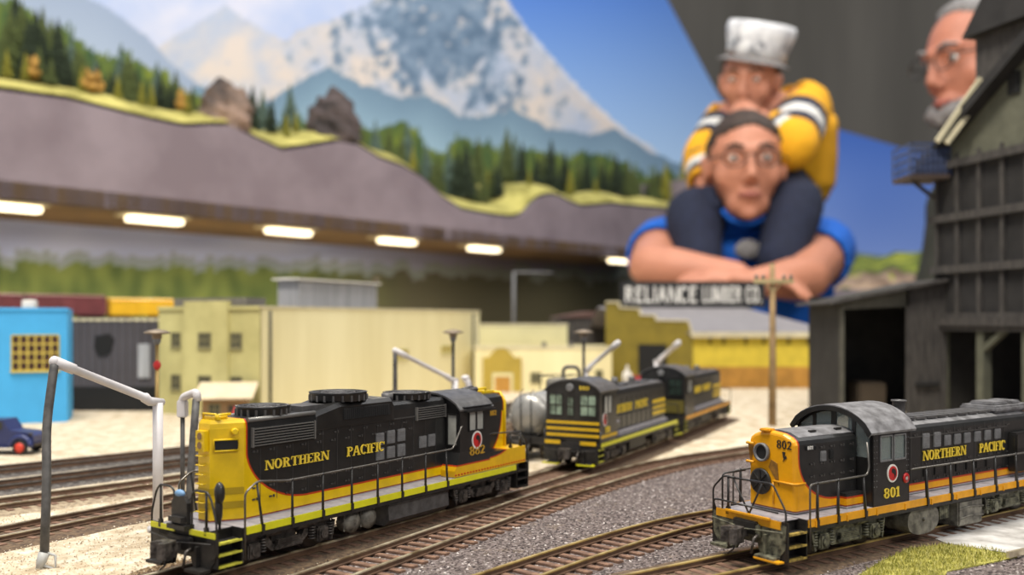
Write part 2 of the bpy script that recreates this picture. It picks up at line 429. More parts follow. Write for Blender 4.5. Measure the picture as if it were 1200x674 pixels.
def steps(x0, x1, s, w, zd, parent, n=3, mt=None, zb=.35):
    """stepwell in the corner; s=-1 near side"""
    b = MB(); ya, yb = sorted((s * w, s * (w - .42)))
    for X in (x0, x1): b.box(X - .025, X + .025, ya, yb, zb - .02, zd)
    b.box(x0, x1, *(sorted((s * (w - .42), s * (w - .45)))), zb, zd)
    b.slot(1)
    for k in range(n):
        z = zb + (zd - zb) * k / n
        b.slot(0).box(x0, x1, ya, yb, z, z + .04)
        b.slot(1).box(x0 + .02, x1 - .02, *(sorted((s * w, s * (w + .03)))), z - .01, z + .05); b.box(x0 + .1, x1 - .1, *(sorted((s * (w - .12), s * w))), z + .04, z + .046)
    return b.build('steps', [M['under'], mt or M['step_y']], parent, S)
def rail_post(x, y, z0, z1, parent, lean=0, r=.035):
    b = MB(); b.bar((x, y, z0 - .12), (x, y, z0 + .12), .12, .1); b.tube([(x, y, z0), (x - lean, y, z1)], [r * 1.35, r], 6)
    b.blob((x - lean, y, z1), (.055, .055, .055), 1)
    return b.build('stanchion', M['rail_paint'], parent, S)
def smooth_path(pts, k=4, rad=.12):
    out = [Vector(pts[0])]
    for i in range(1, len(pts) - 1):
        a, p, c = Vector(pts[i - 1]), Vector(pts[i]), Vector(pts[i + 1])
        r1 = min(rad, (a - p).length * .45); r2 = min(rad, (c - p).length * .45)
        s, e = p + (a - p).normalized() * r1, p + (c - p).normalized() * r2
        for j in range(k + 1):
            t = j / k; out.append(s * (1 - t) ** 2 + p * 2 * t * (1 - t) + e * t * t)
    return out + [Vector(pts[-1])]
def rail(pts, parent, name='handrail', m=None, r=.032, rad=.14):
    return MB().tube(smooth_path(pts, 4, rad), r, 7).build(name, m or M['rail_paint'], parent, S)
def herald(x, y, z, r, parent, mr=None, rx=None):
    b = MB(); n = 28; rx = rx or r * .85
    dsk = lambda k, e: b.prism([(x + rx * k * math.cos(2 * PI * i / n), z + r * k * math.sin(2 * PI * i / n)) for i in range(n)], 'y', y - e, y)
    dsk(1, .03); b.slot(1); dsk(.8, .04)
    b.slot(2)
    pts = []
    for i in range(13): a = PI / 2 - PI * i / 12; pts.append((x + rx * .55 * math.cos(a), z + r * .55 * math.sin(a)))
    for i in range(7): a = -PI / 2 + PI * i / 6; pts.append((x + rx * .275 * math.cos(a), z - r * .275 + r * .275 * math.sin(a)))
    for i in range(1, 7): a = -PI / 2 - PI * i / 6; pts.append((x + rx * .275 * math.cos(a), z + r * .275 + r * .275 * math.sin(a)))
    b.prism(pts, 'y', y - .05, y)
    return b.build('herald', [M['white'], mr or M['red'], M['black']], parent, S)
def window(x0, x1, z0, z1, y, parent, bars=1, axis='y', fm=None):
    """framed side or end window; axis y: faces -Y at Y=y, axis x: faces -X at X=y (x0,x1 are Y)"""
    fr = MB(); g = MB(); t = .05
    P = (lambda a0, a1, d0, d1, c0, c1: (a0, a1, y - d1, y - d0, c0, c1)) if axis == 'y' else (lambda a0, a1, d0, d1, c0, c1: (y - d1, y - d0, a0, a1, c0, c1))
    for a in (P(x0 - t, x0, 0, .05, z0 - t, z1 + t), P(x1, x1 + t, 0, .05, z0 - t, z1 + t), P(x0, x1, 0, .05, z0 - t, z0), P(x0, x1, 0, .05, z1, z1 + t)): fr.box(*a)
    for k in range(1, bars + 1):
        xm = x0 + (x1 - x0) * k / (bars + 1); fr.box(*P(xm - .05, xm + .05, 0, .045, z0, z1))
    o = fr.build('window_frame', fm or M['black'], parent, S)
    g.box(*P(x0, x1, .0, .02, z0, z1)); g.build('window_pane', M['pane'], o, S)
    return o
M['pane'] = mat('pane_painted_reflection', srgb(168, 168, 160), .15, var=.15, scale=120)  # pale tone stands in for whitish reflections on the cab glass
M['pane_green'] = mat('pane_pale_green', srgb(150, 172, 150), .15, var=.35, scale=160)
def arch(w, z_e, z_p, n=14, inset=0):
    """arched roof section points (y,z) from -w to w"""
    return [(-w + 2 * w * i / n, z_e + (z_p - z_e) * (1 - ((i / n) * 2 - 1) ** 2) ** .72 - inset) for i in range(n + 1)]
def arch_roof(x0, x1, w, z_e, z_p, th, m, parent, name='cab_roof', front_arch=None):
    top = arch(w, z_e, z_p); bot = [(y * .985, z - th) for y, z in arch(w, z_e, z_p)]
    b = MB(); b.prism(top + bot[::-1], 'x', x0, x1, smooth=False)
    return b.build(name, m, parent, S)

def world_of(k):
    x0, y0, a, w = {1: (-.0968, .2982, 55.6, 1.55), 2: (.0943, .3132, 33.8, 1.53)}[k]
    a = math.radians(a); n = Vector((math.sin(a), -math.cos(a), 0))
    return Vector((x0, y0, RZ)) - n * w * S, a
# ------------------------------------------------------------------ road switcher 882
def build_882():
    loc, a = world_of(1)
    R = thing('diesel_locomotive', loc, a, 'black and yellow model diesel locomotive numbered 882 in the left foreground', 'model locomotive', 'model diesel locomotives')
    zd = 1.36; L = 16.2; w = 1.55; yh = .8
    liv = livery('livery_882', srgb(222, 184, 8), 1.72, 15.32, 1.8, 4.2, 3.6, 2.5, 1.8, 13.9, 1.3, grey_top=1.4)
    # hood outline in plan, with the pointed long-hood end
    b = MB()
    prof = [(1.0, zd), (1.0, 4.18), (.97, 4.34), (.86, 4.45)]          # scale of plan at height
    plan = [(.75, .27), (.75, -.27), (1.6, -yh), (11.4, -yh), (11.4, yh), (1.6, yh)]
    n = len(plan); vs = []
    for k, z in prof:
        for (x, y) in plan:
            xx = x if x > 2 else 1.7 - (1.7 - x) * (1 if z < 4.2 else (k * .5 + .5)); vs.append((xx, y * (k if z > 4.2 else 1), z))
    fs = [(i * n + j, i * n + (j + 1) % n, (i + 1) * n + (j + 1) % n, (i + 1) * n + j) for i in range(len(prof) - 1) for j in range(n)]
    fs.append(tuple(range((len(prof) - 1) * n, len(prof) * n))); fs.append(tuple(range(n))[::-1])
    b.add(vs, fs, False)
    hood = b.build('long_hood', liv, R, S)
    # raised brake housing
    b = MB()
    vs = [];
    sec = [(4.5, 4.38, .82), (4.55, 4.42, .84), (5.6, 4.66, .86), (8.2, 4.66, .86), (8.35, 4.45, .84)]
    for x, zt, yy in sec:
        vs += [(x, -yy, 3.84), (x, -yy, zt - .14), (x, -yy + .12, zt), (x, yy - .12, zt), (x, yy, zt - .14), (x, yy, 3.84)]
    fs = [(i * 6 + j, i * 6 + (j + 1) % 6, (i + 1) * 6 + (j + 1) % 6, (i + 1) * 6 + j) for i in range(4) for j in range(6)] + [tuple(range(6)), tuple(range(24, 30))]
    b.add(vs, fs, False); b.build('brake_housing', M['black'], R, S)
    b = MB(); b.box(5.75, 8.05, -.9, -.84, 4.06, 4.44)
    for k in range(22): b.box(5.8 + k * .1, 5.83 + k * .1, -.92, -.86, 4.08, 4.42)
    b.box(5.75, 8.05, .84, .9, 4.06, 4.44); b.build('side_vent', M['dark'], R, S)
    for s in (-1, 1):
        b = MB(); b.tube([(1.75, s * .77, 4.4), (4.5, s * .77, 4.4)], .075, 8); b.build('roof_edge', M['slat'], R, S)
    louvres('radiator_grille', 1.88, 4.42, 3.56, 4.16, -yh, 7, R)
    louvres('rear_grille', 9.6, 11.3, 3.68, 4.18, -yh, 6, R)
    for x, z0, z1 in ((7.4, 2.98, 3.42), (7.98, 2.98, 3.46), (8.55, 3.0, 3.46), (7.4, 2.45, 2.88), (7.98, 2.45, 2.88), (8.55, 2.45, 2.9), (9.78, 2.62, 3.06), (10.3, 2.62, 3.08)):
        panel('filter_panel', x, x + .42, z0, z1, -yh, R)
    hinges([(1.95 + .66 * k, z) for k in range(12) for z in (3.42, 2.3, 1.95)] + [(4.7 + .7 * k, 3.68) for k in range(7)], -yh, R)
    b = MB()
    for k in range(14): b.box(2.2 + k * .66, 2.215 + k * .66, -yh - .012, -yh, 1.85, 3.5 if k < 4 else 3.8)
    b.box(4.5, 11.4, -yh - .03, -yh, 3.82, 3.87); b.build('door_seam', M['seam'], R, S)
    fan(3.0, 4.45, .85, .28, R); fan(6.35, 4.66, 1.0, .3, R); fan(10.0, 4.45, .9, .26, R)
    b = MB(); b.box(4.2, 5.2, -.5, .5, 4.45, 4.62); b.cyl((8.9, 0, 4.4), (8.9, 0, 4.72), .22); b.cyl((7.7, 0, 4.6), (7.7, 0, 4.78), .12)
    b.build('exhaust_stack', M['black_roof'], R, S)
    # end lights, number board
    d = Vector((.85, -.53, 0)).normalized(); nrm = Vector((-.53, -.85, 0)).normalized()
    def onend(t, o, z): return Vector((.75, -.27, 0)) + d * t + nrm * o + Vector((0, 0, z))
    b = MB()
    q = [onend(.12, .0, 3.52), onend(.82, .0, 3.52), onend(.82, 0, 3.86), onend(.12, 0, 3.86)]
    vs = [v + nrm * .05 for v in q] + q
    b.add(vs, [(0, 1, 2, 3), (4, 5, 6, 7), (0, 1, 5, 4), (1, 2, 6, 5), (2, 3, 7, 6), (3, 0, 4, 7)])
    nb = b.build('number_board', M['dark'], R, S)
    b = MB(); b.tube([q[0] + nrm * .05, q[1] + nrm * .05, q[2] + nrm * .05, q[3] + nrm * .05, q[0] + nrm * .05], .03, 6); b.build('board_frame', M['yellow'], nb, S)
    b = MB()
    for z in (3.98, 3.7): b.lathe([(.15, -.16), (.16, 0), (.11, 0)], (.75, 0, z), 'x', 16)
    b.box(.6, .76, -.2, .2, 3.52, 4.14)
    hl = b.build('headlight', M['yellow'], R, S)
    b = MB()
    for z in (3.98, 3.7): b.lathe([(.11, -.17), (.11, -.13)], (.75, 0, z), 'x', 14)
    b.build('headlight_lens', M['lens'], hl, S)
    b = MB(); p = onend(.72, .04, 4.1); b.blob(p, (.12, .12, .1), 2); b.cyl(onend(.72, 0, 4.1), onend(.72, .18, 4.1), .08); b.build('class_light', M['yellow'], R, S)
    b = MB(); b.bar((1.0, .35, 4.5), (1.0, -.4, 4.5), .1, .08); b.tube([(1.0, -.35, 4.45), (1.0, -.35, 4.6), (1.45, -.35, 4.6)], .04, 6); b.blob((1.3, -.1, 4.5), (.22, .16, .08), 2)
    b.tube([(.95, .3, 4.45), (.95, .3, 4.62), (.95, -.3, 4.62), (.95, -.3, 4.45)], .035, 6); b.build('lifting_bracket', M['yellow'], R, S)
    # darker bands across the end
    b = MB()
    for z in (1.78, 2.2):
        for s in (-1, 1):
            pts = [onend(-.0, .012, 0), onend(1.0, .012, 0)]
            if s > 0: pts = [Vector((p.x, -p.y, 0)) for p in pts]
            vs = [(p.x, p.y, zz) for zz in (z, z + .2) for p in pts]; b.add(vs, [(0, 1, 3, 2)])
        b.add([(.735, yy, zz) for zz in (z, z + .2) for yy in (-.27, .27)], [(0, 1, 3, 2)])
    b.build('olive_band', mat('end_band_olive', srgb(176, 146, 10), .4), R, S)
    b = MB()
    for k in range(9): b.tube([(.72, .2, 1.7 + k * .28), (.6, .2, 1.7 + k * .28), (.6, -.12, 1.7 + k * .28), (.72, -.12, 1.7 + k * .28)], .018, 5)
    b.build('grab_iron', M['yellow'], R, S)
    # cab
    x0, x1 = 11.42, 13.42
    b = MB(); ar = arch(w - .05, 3.92, 4.5, 12)
    b.prism([(-w + .05, 1.85), (-w + .05, 3.9)] + ar[1:-1] + [(w - .05, 3.9), (w - .05, 1.85)], 'x', x0, x1)
    cab = b.build('cab', M['black'], R, S)
    arch_roof(x0 - .12, x1 + .12, w + .06, 3.98, 4.62, .07, M['black_roof'], R)
    b = MB(); b.box(x0 + .2, x1 + .1, -w - .17, -w + .02, 3.86, 3.91); b.box(x0 + .1, x1, -w - .13, -w + .02, 4.05, 4.08); b.build('sunshade', M['black'], R, S)
    window(12.0, 12.9, 3.12, 3.82, -w + .05, R)
    window(-w + .2, -w + .62, 2.6, 3.75, x0, R, 0, 'x')
    window(.92, w - .15, 2.6, 3.75, x0, R, 0, 'x')
    herald(12.5, -w + .05, 2.7, .36, R, rx=.33)
    lettering('cab_number', '882', 12.02, 13.05, 2.12, .34, -w + .05, M['ochre_letter'], R, .03)
    # side boxes with the yellow sweep, both sides
    skl = livery('livery_882_side_box', srgb(224, 176, 14), 8, 15.2, 1.84, 11.0, 2.9, .05, 1.0, 13.4, 1.9, grey_top=1.0)
    for s in (-1, 1):
        b = MB(); ya, yb = sorted((s * (w - .04), s * (yh - .03)))
        b.prism([(11.1, zd + .02), (16.0, zd + .02), (16.0, 2.08), (13.42, 2.08), (13.42, 2.3), (11.42, 2.3), (11.1, 1.62)], 'y', ya, yb)
        b.build('side_box', skl, R, S)
    b = MB(); 
    for k in range(26): b.box(11.1 + k * .19, 11.16 + k * .19, -w - .0, -w + .04, 1.44, 1.5)
    b.build('rivet_row', M['red'], R, S)
    # short hood
    b = MB(); ys = .8
    b.prism([(-ys, zd), (-ys, 4.0), (-ys + .06, 4.2), (-ys + .25, 4.33), (ys - .25, 4.33), (ys - .06, 4.2), (ys, 4.0), (ys, zd)], 'x', x1, 15.5)
    b.build('short_hood', liv, R, S)
    lettering('hood_number', '882', 14.35, 14.85, 3.45, .2, -ys, M['ochre_letter'], R, .02)
    b = MB(); b.tube([(15.42, -.82, 2.0), (15.42, -.82, 4.0), (15.4, -.6, 4.36), (15.4, .6, 4.36), (15.42, .82, 4.0), (15.42, .82, 2.0)], .07, 7)
    b.bar((14.6, -.25, 4.4), (15.4, -.25, 4.4), .1, .1); b.tube([(14.3, .1, 4.35), (14.3, .1, 4.52), (15.3, .1, 4.52), (15.3, .1, 4.35)], .05, 6); b.build('end_trim', M['yellow'], R, S)
    b = MB(); b.tube([(13.6, -.2, 4.55), (14.2, -.2, 4.55)], [.05, .12], 10); b.tube([(13.5, .0, 4.6), (14.2, 0, 4.6)], [.05, .12], 10); b.box(13.7, 13.8, -.3, .1, 4.3, 4.6); b.build('air_horn', M['black_roof'], R, S)
    lettering('side_lettering', 'NORTHERN', 2.4, 5.12, 2.79, .3, -yh, M['letter'], R, .03)
    lettering('side_lettering', 'PACIFIC', 5.9, 7.8, 2.78, .33, -yh - .055, M['letter'], R, .03)
    # deck, sills
    b = MB(); b.box(.9, L - .8, -w, w, 1.0, zd - .02); b.box(.0, .95, -w + .42, w - .42, 1.0, zd - .02); b.box(L - .85, L, -w + .42, w - .42, 1.0, zd - .02)
    b.slot(1); b.box(.9, L - .8, -w + .03, w - .03, zd - .02, zd); b.box(.02, .95, -w + .42, w - .42, zd - .02, zd); b.box(L - .85, L - .02, -w + .42, w - .42, zd - .02, zd)
    b.build('deck', [M['under'], M['walk']], R, S)
    for s in (-1, 1):
        b = MB(); b.box(1.05, 15.2, *sorted((s * w, s * (w + .03))), 1.14, zd); b.build('side_sill', M['ylime'], R, S)
    b = MB(); 
    for s in (-1, 1): b.box(-.03, 0, *sorted((s * .35, s * (w - .02))), 1.2, zd)
    b.build('end_sill', M['ylime'], R, S)
    for s in (-1, 1):
        steps(.06, .92, s, w, zd, R); steps(L - .9, L - .06, s, w, zd, R, mt=M['under'])
    pilot(0, -1, w, zd, R); pilot(L, 1, w, zd, R); coupler(0, -1, R); coupler(L, 1, R)
    b = MB(); b.box(-.25, .1, -.42, .42, zd - .02, zd + .12); b.prism([(-.36, zd + .1), (-.36, zd + .75), (-.2, zd + .95), (.2, zd + .95), (.36, zd + .75), (.36, zd + .1)], 'x', -.12, .02)
    b.box(-.28, -.1, -.3, .3, zd + .2, zd + .35); b.slot(1); b.blob((-.05, .05, zd + 1.0), (.1, .22, .12), 2); b.build('multiple_unit_stand', [M['under'], M['bluew']], R, S)
    # end railings
    for x in (0.02, L - .02):
        for s in (-1, 1):
            rail([(x, s * .42, zd), (x, s * .42, zd + 1.05), (x, s * .62, zd + 1.15), (x, s * 1.12, zd + 1.15), (x, s * 1.3, zd + .95), (x, s * (w - .02), zd + .3), (x, s * (w - .02), .7), (x, s * 1.35, .55)], R, 'end_railing')
            rail_post(x, s * 1.08, zd, zd + 1.13, R)
        rail([(x, -.42, zd + .95), (x, -.2, zd + .75), (x, .2, zd + .75), (x, .42, zd + .95)], R, 'safety_chain', r=.02)
    b = MB(); b.tube([(.45, -1.12, zd), (.45, -1.12, zd + 1.0)], .04, 6); b.blob((.45, -1.12, zd + 1.05), (.16, .16, .34), 2); b.blob((.45, -1.08, zd + .6), (.13, .1, .5), 2); b.build('brake_stand', M['rail_paint'], R, S)
    for s in (-1, 1):
        y = s * (w + .02)
        rail([(1.0, y, .4), (1.0, y, 2.38), (1.46, y, 2.66), (2.65, y, 2.51), (10.88, y, 2.53), (11.42, s * (w + .01), 3.3), (11.5, s * (w - .0), 3.34)], R, m=M['rail_top'])
        for x, ln, z in ((1.66, .22, 2.6), (2.82, 0, 2.51), (4.11, 0, 2.51), (5.42, 0, 2.52), (6.68, 0, 2.52), (7.95, 0, 2.53), (9.25, 0, 2.53), (10.55, .1, 2.5)):
            rail_post(x, y, 1.22, z, R, ln)
        rail([(14.0, s * .9, 2.7), (14.6, s * .92, 2.7), (15.7, s * 1.4, 2.7), (16.1, s * 1.5, 2.3), (16.1, s * 1.5, 1.4)], R)
        for x in (15.0, 15.75): rail_post(x, s * 1.42, 2.08, 2.7 if x > 15.2 else 2.68, R)
    # underframe
    truck(2.9, R, M['truck']); truck(13.2, R, M['truck'])
    b = MB()
    b.prism([(-1.2, .95), (-1.32, .85), (-1.36, .35), (-1.1, .14), (1.1, .14), (1.36, .35), (1.32, .85), (1.2, .95)], 'x', 7.5, 10.9)
    b.tube([(7.5, -1.33, .9), (10.9, -1.33, .9)], .04, 6); b.build('fuel_tank', M['black_roof'], R, S)
    for x in (5.75, 6.55):
        for s in (-1, 1):
            b = MB(); b.tube([(x, s * .75, .62), (x, s * .85, .62), (x, s * 1.3, .62), (x, s * 1.42, .62)], [.1, .34, .36, .12], 16)
            b.bar((x - .32, s * 1.2, 1.0), (x - .32, s * 1.2, .35), .04, .06); b.bar((x + .32, s * 1.2, 1.0), (x + .32, s * 1.2, .35), .04, .06)
            b.build('air_reservoir', M['tankgrey'], R, S)
    return R

# ------------------------------------------------------------------ road switcher 801
def build_801():
    loc, a = world_of(2)
    R = thing('diesel_locomotive', loc, a, 'weathered black and yellow model diesel locomotive numbered 801 with arched cab roof at lower right', 'model locomotive', 'model diesel locomotives')
    zd = 1.36; L = 16.6; w = 1.53; yh = .93
    liv = livery('livery_801', srgb(228, 160, 14), 1.34, 15.5, 1.75, 3.1, 3.1, 1.75, 1.35, 14, 1, grey_top=1.44)
    def hoodp(x0, x1, zt, name, c=.12, m=liv):
        b = MB(); y = yh
        pts = [(-y, zd), (-y, zt - .28), (-y + .05, zt - .16), (-y + .2, zt - .05), (-y * .5, zt + .05), (0, zt + .1), (y * .5, zt + .05), (y - .2, zt - .05), (y - .05, zt - .16), (y, zt - .28), (y, zd)]
        b.prism(pts, 'x', x0, x1)
        o = b.build(name, m, R, S); 
        md = o.modifiers.new('edge', 'BEVEL'); md.width = c * S; md.segments = 3; md.angle_limit = .9
        return o
    hoodp(1.14, 4.3, 3.82, 'short_hood'); hoodp(6.3, 15.6, 3.82, 'long_hood', .05)
    # dusty hood tops
    for x0, x1 in ((1.5, 4.3), (6.45, 15.4)):
        b = MB(); z = 3.83; y = yh
        top = [(-y + .16, z - .07), (-y * .5, z + .055), (0, z + .105), (y * .5, z + .055), (y - .16, z - .07)]
        b.prism(top + [(p[0], p[1] - .03) for p in top[::-1]], 'x', x0, x1); b.build('hood_top', M['roof801'], R, S)
    b = MB()
    for x in (2.3, 3.6): b.box(x, x + .3, -.6, -.5, 3.86, 3.91)
    b.build('roof_cleat', M['under'], R, S); MB().bbox(1.06, 1.42, .05, .45, 3.88, 3.97, .03).build('sand_hatch', M['ygold'], R, S)
    b = MB()
    for k in range(12): b.box(6.9 + k * .68, 7.5 + k * .68, -.55, .55, 3.9, 3.98); 
    b.build('roof_hatch', M['black_roof'], R, S)
    # end: headlight, bell / fan, ribs
    b = MB(); b.lathe([(.3, 0), (.3, -.12), (.24, -.12), (.22, -.02)], (1.14, .35, 3.2), 'x', 24); h = b.build('headlight', M['panel'], R, S)
    b = MB(); b.lathe([(.22, -.06), (.1, -.03), (.02, -.03)], (1.14, .35, 3.2), 'x', 20); b.build('headlight_lens', M['dark'], h, S)
    b = MB(); b.lathe([(.42, 0), (.42, -.05), (.36, -.07), (.1, -.04), (.08, -.07)], (1.14, .42, 2.25), 'x', 28)
    for k in range(8):
        t = 2 * PI * k / 8; b.bar((1.07, .42, 2.25), (1.07, .42 + math.cos(t) * .38, 2.25 + math.sin(t) * .38), .07, .03)
    b.build('end_vent_wheel', M['under'], R, S)
    b = MB()
    for z in (2.33,): b.tube([(1.12, -.1, z), (1.1, -yh + .02, z + .0), (1.2, -yh - .02, z), (1.6, -yh - .03, z)], .035, 6)
    for z in (3.45, 2.85): b.tube([(1.12, yh, z), (1.06, .95, z), (1.04, .62, z)], .045, 6)
    b.tube([(1.12, -.1, 1.6), (1.12, -.1, 2.3)], .03, 6)
    b.build('end_rib', M['ygold'], R, S)
    b = MB(); b.prism([(.1, 2.75), (-.32, 2.2), (-.25, 2.9), (.0, 3.0)], 'x', 1.12, 1.14); b.prism([(.85, 2.7), (.95, 3.4), (.7, 3.5), (.78, 3.0)], 'x', 1.125, 1.14); b.build('rust_stain', mat('rust_stain', srgb(150, 104, 24), .8, var=.3, scale=300), R, S)
    lettering('end_number', '802', .22, .82, 3.4, .26, 0, M['under'], R, .015, end=1.14)
    b = MB(); b.prism([(-.5, 3.05), (-.44, 3.3), (-.56, 3.3)], 'x', 1.12, 1.14); b.prism([(-.46, 3.0), (-.62, 3.12), (-.58, 3.2)], 'x', 1.12, 1.14); b.build('end_mark', M['under'], R, S)
    panel('number_board', 1.62, 2.12, 3.36, 3.5, -yh, R, M['dark']); lettering('board_number', '801', 1.66, 1.95, 3.38, .11, -yh - .055, M['white'], R, .01, False)
    panel('filter_panel', 2.35, 2.62, 2.95, 3.28, -yh, R); panel('filter_panel', 2.8, 2.98, 3.0, 3.3, -yh, R, M['dark'])
    hinges([(1.9 + .5 * k, z) for k in range(5) for z in (3.4, 2.9, 2.5)], -yh, R)
    # cab
    x0, x1 = 4.28, 6.3
    b = MB(); wz = 2.95
    we = w - .03; ar = arch(we, 3.78, 4.52, 16)
    b.prism([(-we, zd - .1)] + [(y, z - .02) for y, z in ar] + [(we, zd - .1)], 'x', x0, x0 + .08)       # front bulkhead as frame below
    bm_front = b
    # front wall is cut into panels so the windows are real openings
    b = MB()
    def zt(y): 
        t = abs(y) / we; return 3.78 + (4.52 - 3.78) * max(0, (1 - t * t)) ** .72 - .03
    def wallx(x, ya, yb, z0, z1=None, n=5):
        ys = [ya + (yb - ya) * i / n for i in range(n + 1)]
        b.prism([(ys[0], z0)] + [(q, (z1 if z1 else zt(q))) for q in ys] + [(ys[-1], z0)], 'x', x, x + .06)
    for X in (x0, x1 - .06):
        wallx(X, -we, we, zd, wz, 1)
        wallx(X, -we, -1.38, wz, None, 1); wallx(X, 1.38, we, wz, None, 1)
        for ya, yb in ((-.85, -.72), (-.1, .1), (.72, .85)): wallx(X, ya, yb, wz, None, 1)
        for ya, yb in ((-1.38, -.85), (-.72, -.1), (.1, .72), (.85, 1.38)):   # arch head strip
            ys = [ya + (yb - ya) * i / 6 for i in range(7)]
            b.prism([(q, zt(q)) for q in ys] + [(q, zt(q) - .12) for q in ys[::-1]], 'x', X, X + .06)
    for s in (-1, 1):
        ya, yb = sorted((s * we, s * (we - .05)))
        b.box(x0, x1, ya, yb, zd, 2.84); b.box(x0, x1, ya, yb, 3.64, 3.8)
        for a0, a1 in ((x0, 4.68), (5.33, 5.43), (6.06, x1)): b.box(a0, a1, ya, yb, 2.84, 3.64)
    cab = b.build('cab', M['black'], R, S)
    g = MB()
    for s in (-1, 1): g.box(4.68, 5.33, *sorted((s * (we - .02), s * (we - .03))), 2.84, 3.64); g.box(5.43, 6.06, *sorted((s * (we - .02), s * (we - .03))), 2.84, 3.64)
    for X in (x0 + .03, x1 - .04):
        for ya, yb in ((-1.38, -.85), (-.72, -.1), (.1, .72), (.85, 1.38)): 
            ys = [ya + (yb - ya) * i / 6 for i in range(7)]
            g.prism([(ya, wz)] + [(q, zt(q) - .12) for q in ys] + [(yb, wz)], 'x', X, X + .01)
    g.build('cab_window_glass', M['glass'], R, S)
    arch_roof(x0 - .25, x1 + .22, w + .1, 3.8, 4.62, .07, M['roof801'], R)
    b = MB(); top = arch(w + .1, 3.8, 4.58); b.prism(top + [(y * .93, z - .16) for y, z in top[::-1]], 'x', x0 - .26, x0 - .2); b.build('roof_rim', M['black'], R, S)
    for xx in (4.68, 5.43):
        f = MB(); x2 = xx + .64; yy = -we
        for bx in ((xx - .03, xx + .02), (x2 - .03, x2 + .02)): f.box(*bx, yy - .03, yy, 2.82, 3.66)
        f.box(xx, x2, yy - .03, yy, 2.8, 2.86); f.box(xx, x2, yy - .03, yy, 3.62, 3.67); f.build('window_frame', M['panel'], R, S)
    b = MB()
    for k in range(10): 
        for X in (4.36, 4.5, 6.14, 6.24): b.blob((X, -we, 2.0 + k * .19), (.02, .02, .02), 1)
    b.build('rivet', M['panel'], R, S)
    herald(5.33, -we, 2.38, .3, R, rx=.29)
    b = MB(); b.lathe([(.17, 0), (.17, -.03), (.1, -.04)], (6.1, -we, 2.15), 'y', 16); b.slot(1); b.lathe([(.08, -.05), (.02, -.05)], (6.1, -we, 2.15), 'y', 12); b.build('round_badge', [M['red'], M['white']], R, S)
    lettering('cab_number', '801', 4.87, 5.75, 1.58, .33, -we, M['letter'], R, .025)
    # stack, side lettering and doors
    b = MB(); b.lathe([(.34, 0), (.3, .12), (.22, .2), (.22, .62), (.27, .62), (.27, .68), (.18, .68), (.18, .3)], (8.0, 0, 3.9), n=20)
    b.box(7.55, 8.9, -.4, .4, 3.86, 4.0); b.build('exhaust_stack', M['black_roof'], R, S)
    b = MB(); b.bbox(13.2, 16.0, -.75, .75, 3.86, 4.12, .08); b.bbox(13.5, 14.6, -.5, .5, 4.1, 4.25, .05); b.bbox(14.8, 15.5, -.5, .5, 4.1, 4.25, .05); b.build('radiator_housing', M['roof801'], R, S)
    lettering('side_lettering', 'NORTHERN', 7.95, 10.7, 2.5, .34, -yh - .03, M['letter'], R, .03)
    lettering('side_lettering', 'PACIFIC', 11.6, 13.42, 2.48, .35, -yh - .03, M['letter'], R, .03)
    for k, x in enumerate((7.95, 8.65, 9.3, 9.95, 10.6, 11.3, 12.0, 12.7)): panel('door_panel', x, x + .42, 2.92, 3.45 if k < 2 else 3.3, -yh, R)
    for k in range(8): panel('door_panel', 8.0 + .68 * k, 8.45 + .68 * k, 1.92, 2.26, -yh, R, M['black'])
    hinges([(7.5 + .68 * k, z) for k in range(10) for z in (3.42, 2.38, 1.82)], -yh, R)
    b = MB(); b.box(7.0, 13.6, -yh - .03, -yh, 3.34, 3.38)
    for k in range(10): b.box(7.25 + .68 * k, 7.27 + .68 * k, -yh - .015, -yh, 1.8, 3.6)
    b.build('door_seam', M['seam'], R, S)
    b = MB(); b.bbox(13.7, 15.5, -yh - .35, -yh + .05, 1.6, 3.1, .06); b.build('cooler_box', M['black'], R, S)
    # low yellow box beside the cab steps
    b = MB()
    for s in (-1, 1): b.bbox(3.3, 4.3, *sorted((s * .9, s * 1.2)), zd, 1.85, .03)
    b.build('battery_box', liv, R, S)
    # deck and sills
    b = MB(); b.box(.95, L - .9, -w, w, .98, zd - .02); b.box(.1, 1.0, -w + .5, w - .5, .98, zd - .02); b.box(L - .95, L, -w + .5, w - .5, .98, zd - .02)
    b.slot(1); b.box(.95, L - .9, -w + .03, w - .03, zd - .02, zd); b.box(.12, 1.0, -w + .3, w - .3, zd - .02, zd); b.box(L - .95, L - .02, -w + .5, w - .5, zd - .02, zd)
    b.build('deck', [M['under'], M['walk']], R, S)
    for s in (-1, 1):
        b = MB(); b.box(1.0, 15.5, *sorted((s * w, s * (w + .03))), 1.12, zd)
        for k in range(9): b.box(1.3 + k * 1.55, 1.36 + k * 1.55, *sorted((s * w, s * (w + .06))), 1.1, 1.3)
        b.build('side_sill', M['ygold'], R, S)
    b = MB(); b.box(.03, .1, -w + .25, w - .2, 1.12, zd); b.bar((.0, -.9, zd + .02), (.0, .9, zd + .02), .1, .06); b.build('end_sill', M['ygold'], R, S)
    for s in (-1, 1): steps(.1, .95, s, w, zd, R, 3, mt=M['worn_gold'], zb=.2); steps(L - .9, L, s, w, zd, R, mt=M['under'])
    pilot(.05, -1, w, zd, R, M['dusty']); pilot(L, 1, w, zd, R); coupler(.0, -1, R); coupler(L, 1, R)
    b = MB(); b.bar((-.2, -.55, .2), (-.2, -1.5, .2), .28, .05); b.build('footboard', M['ygold'], R, S)
    b = MB(); b.bbox(-.12, .06, -.45, .5, .78, 1.22, .04); b.build('coupler_pocket', M['under'], R, S)
    # end railing: crossed tubes
    x = .08
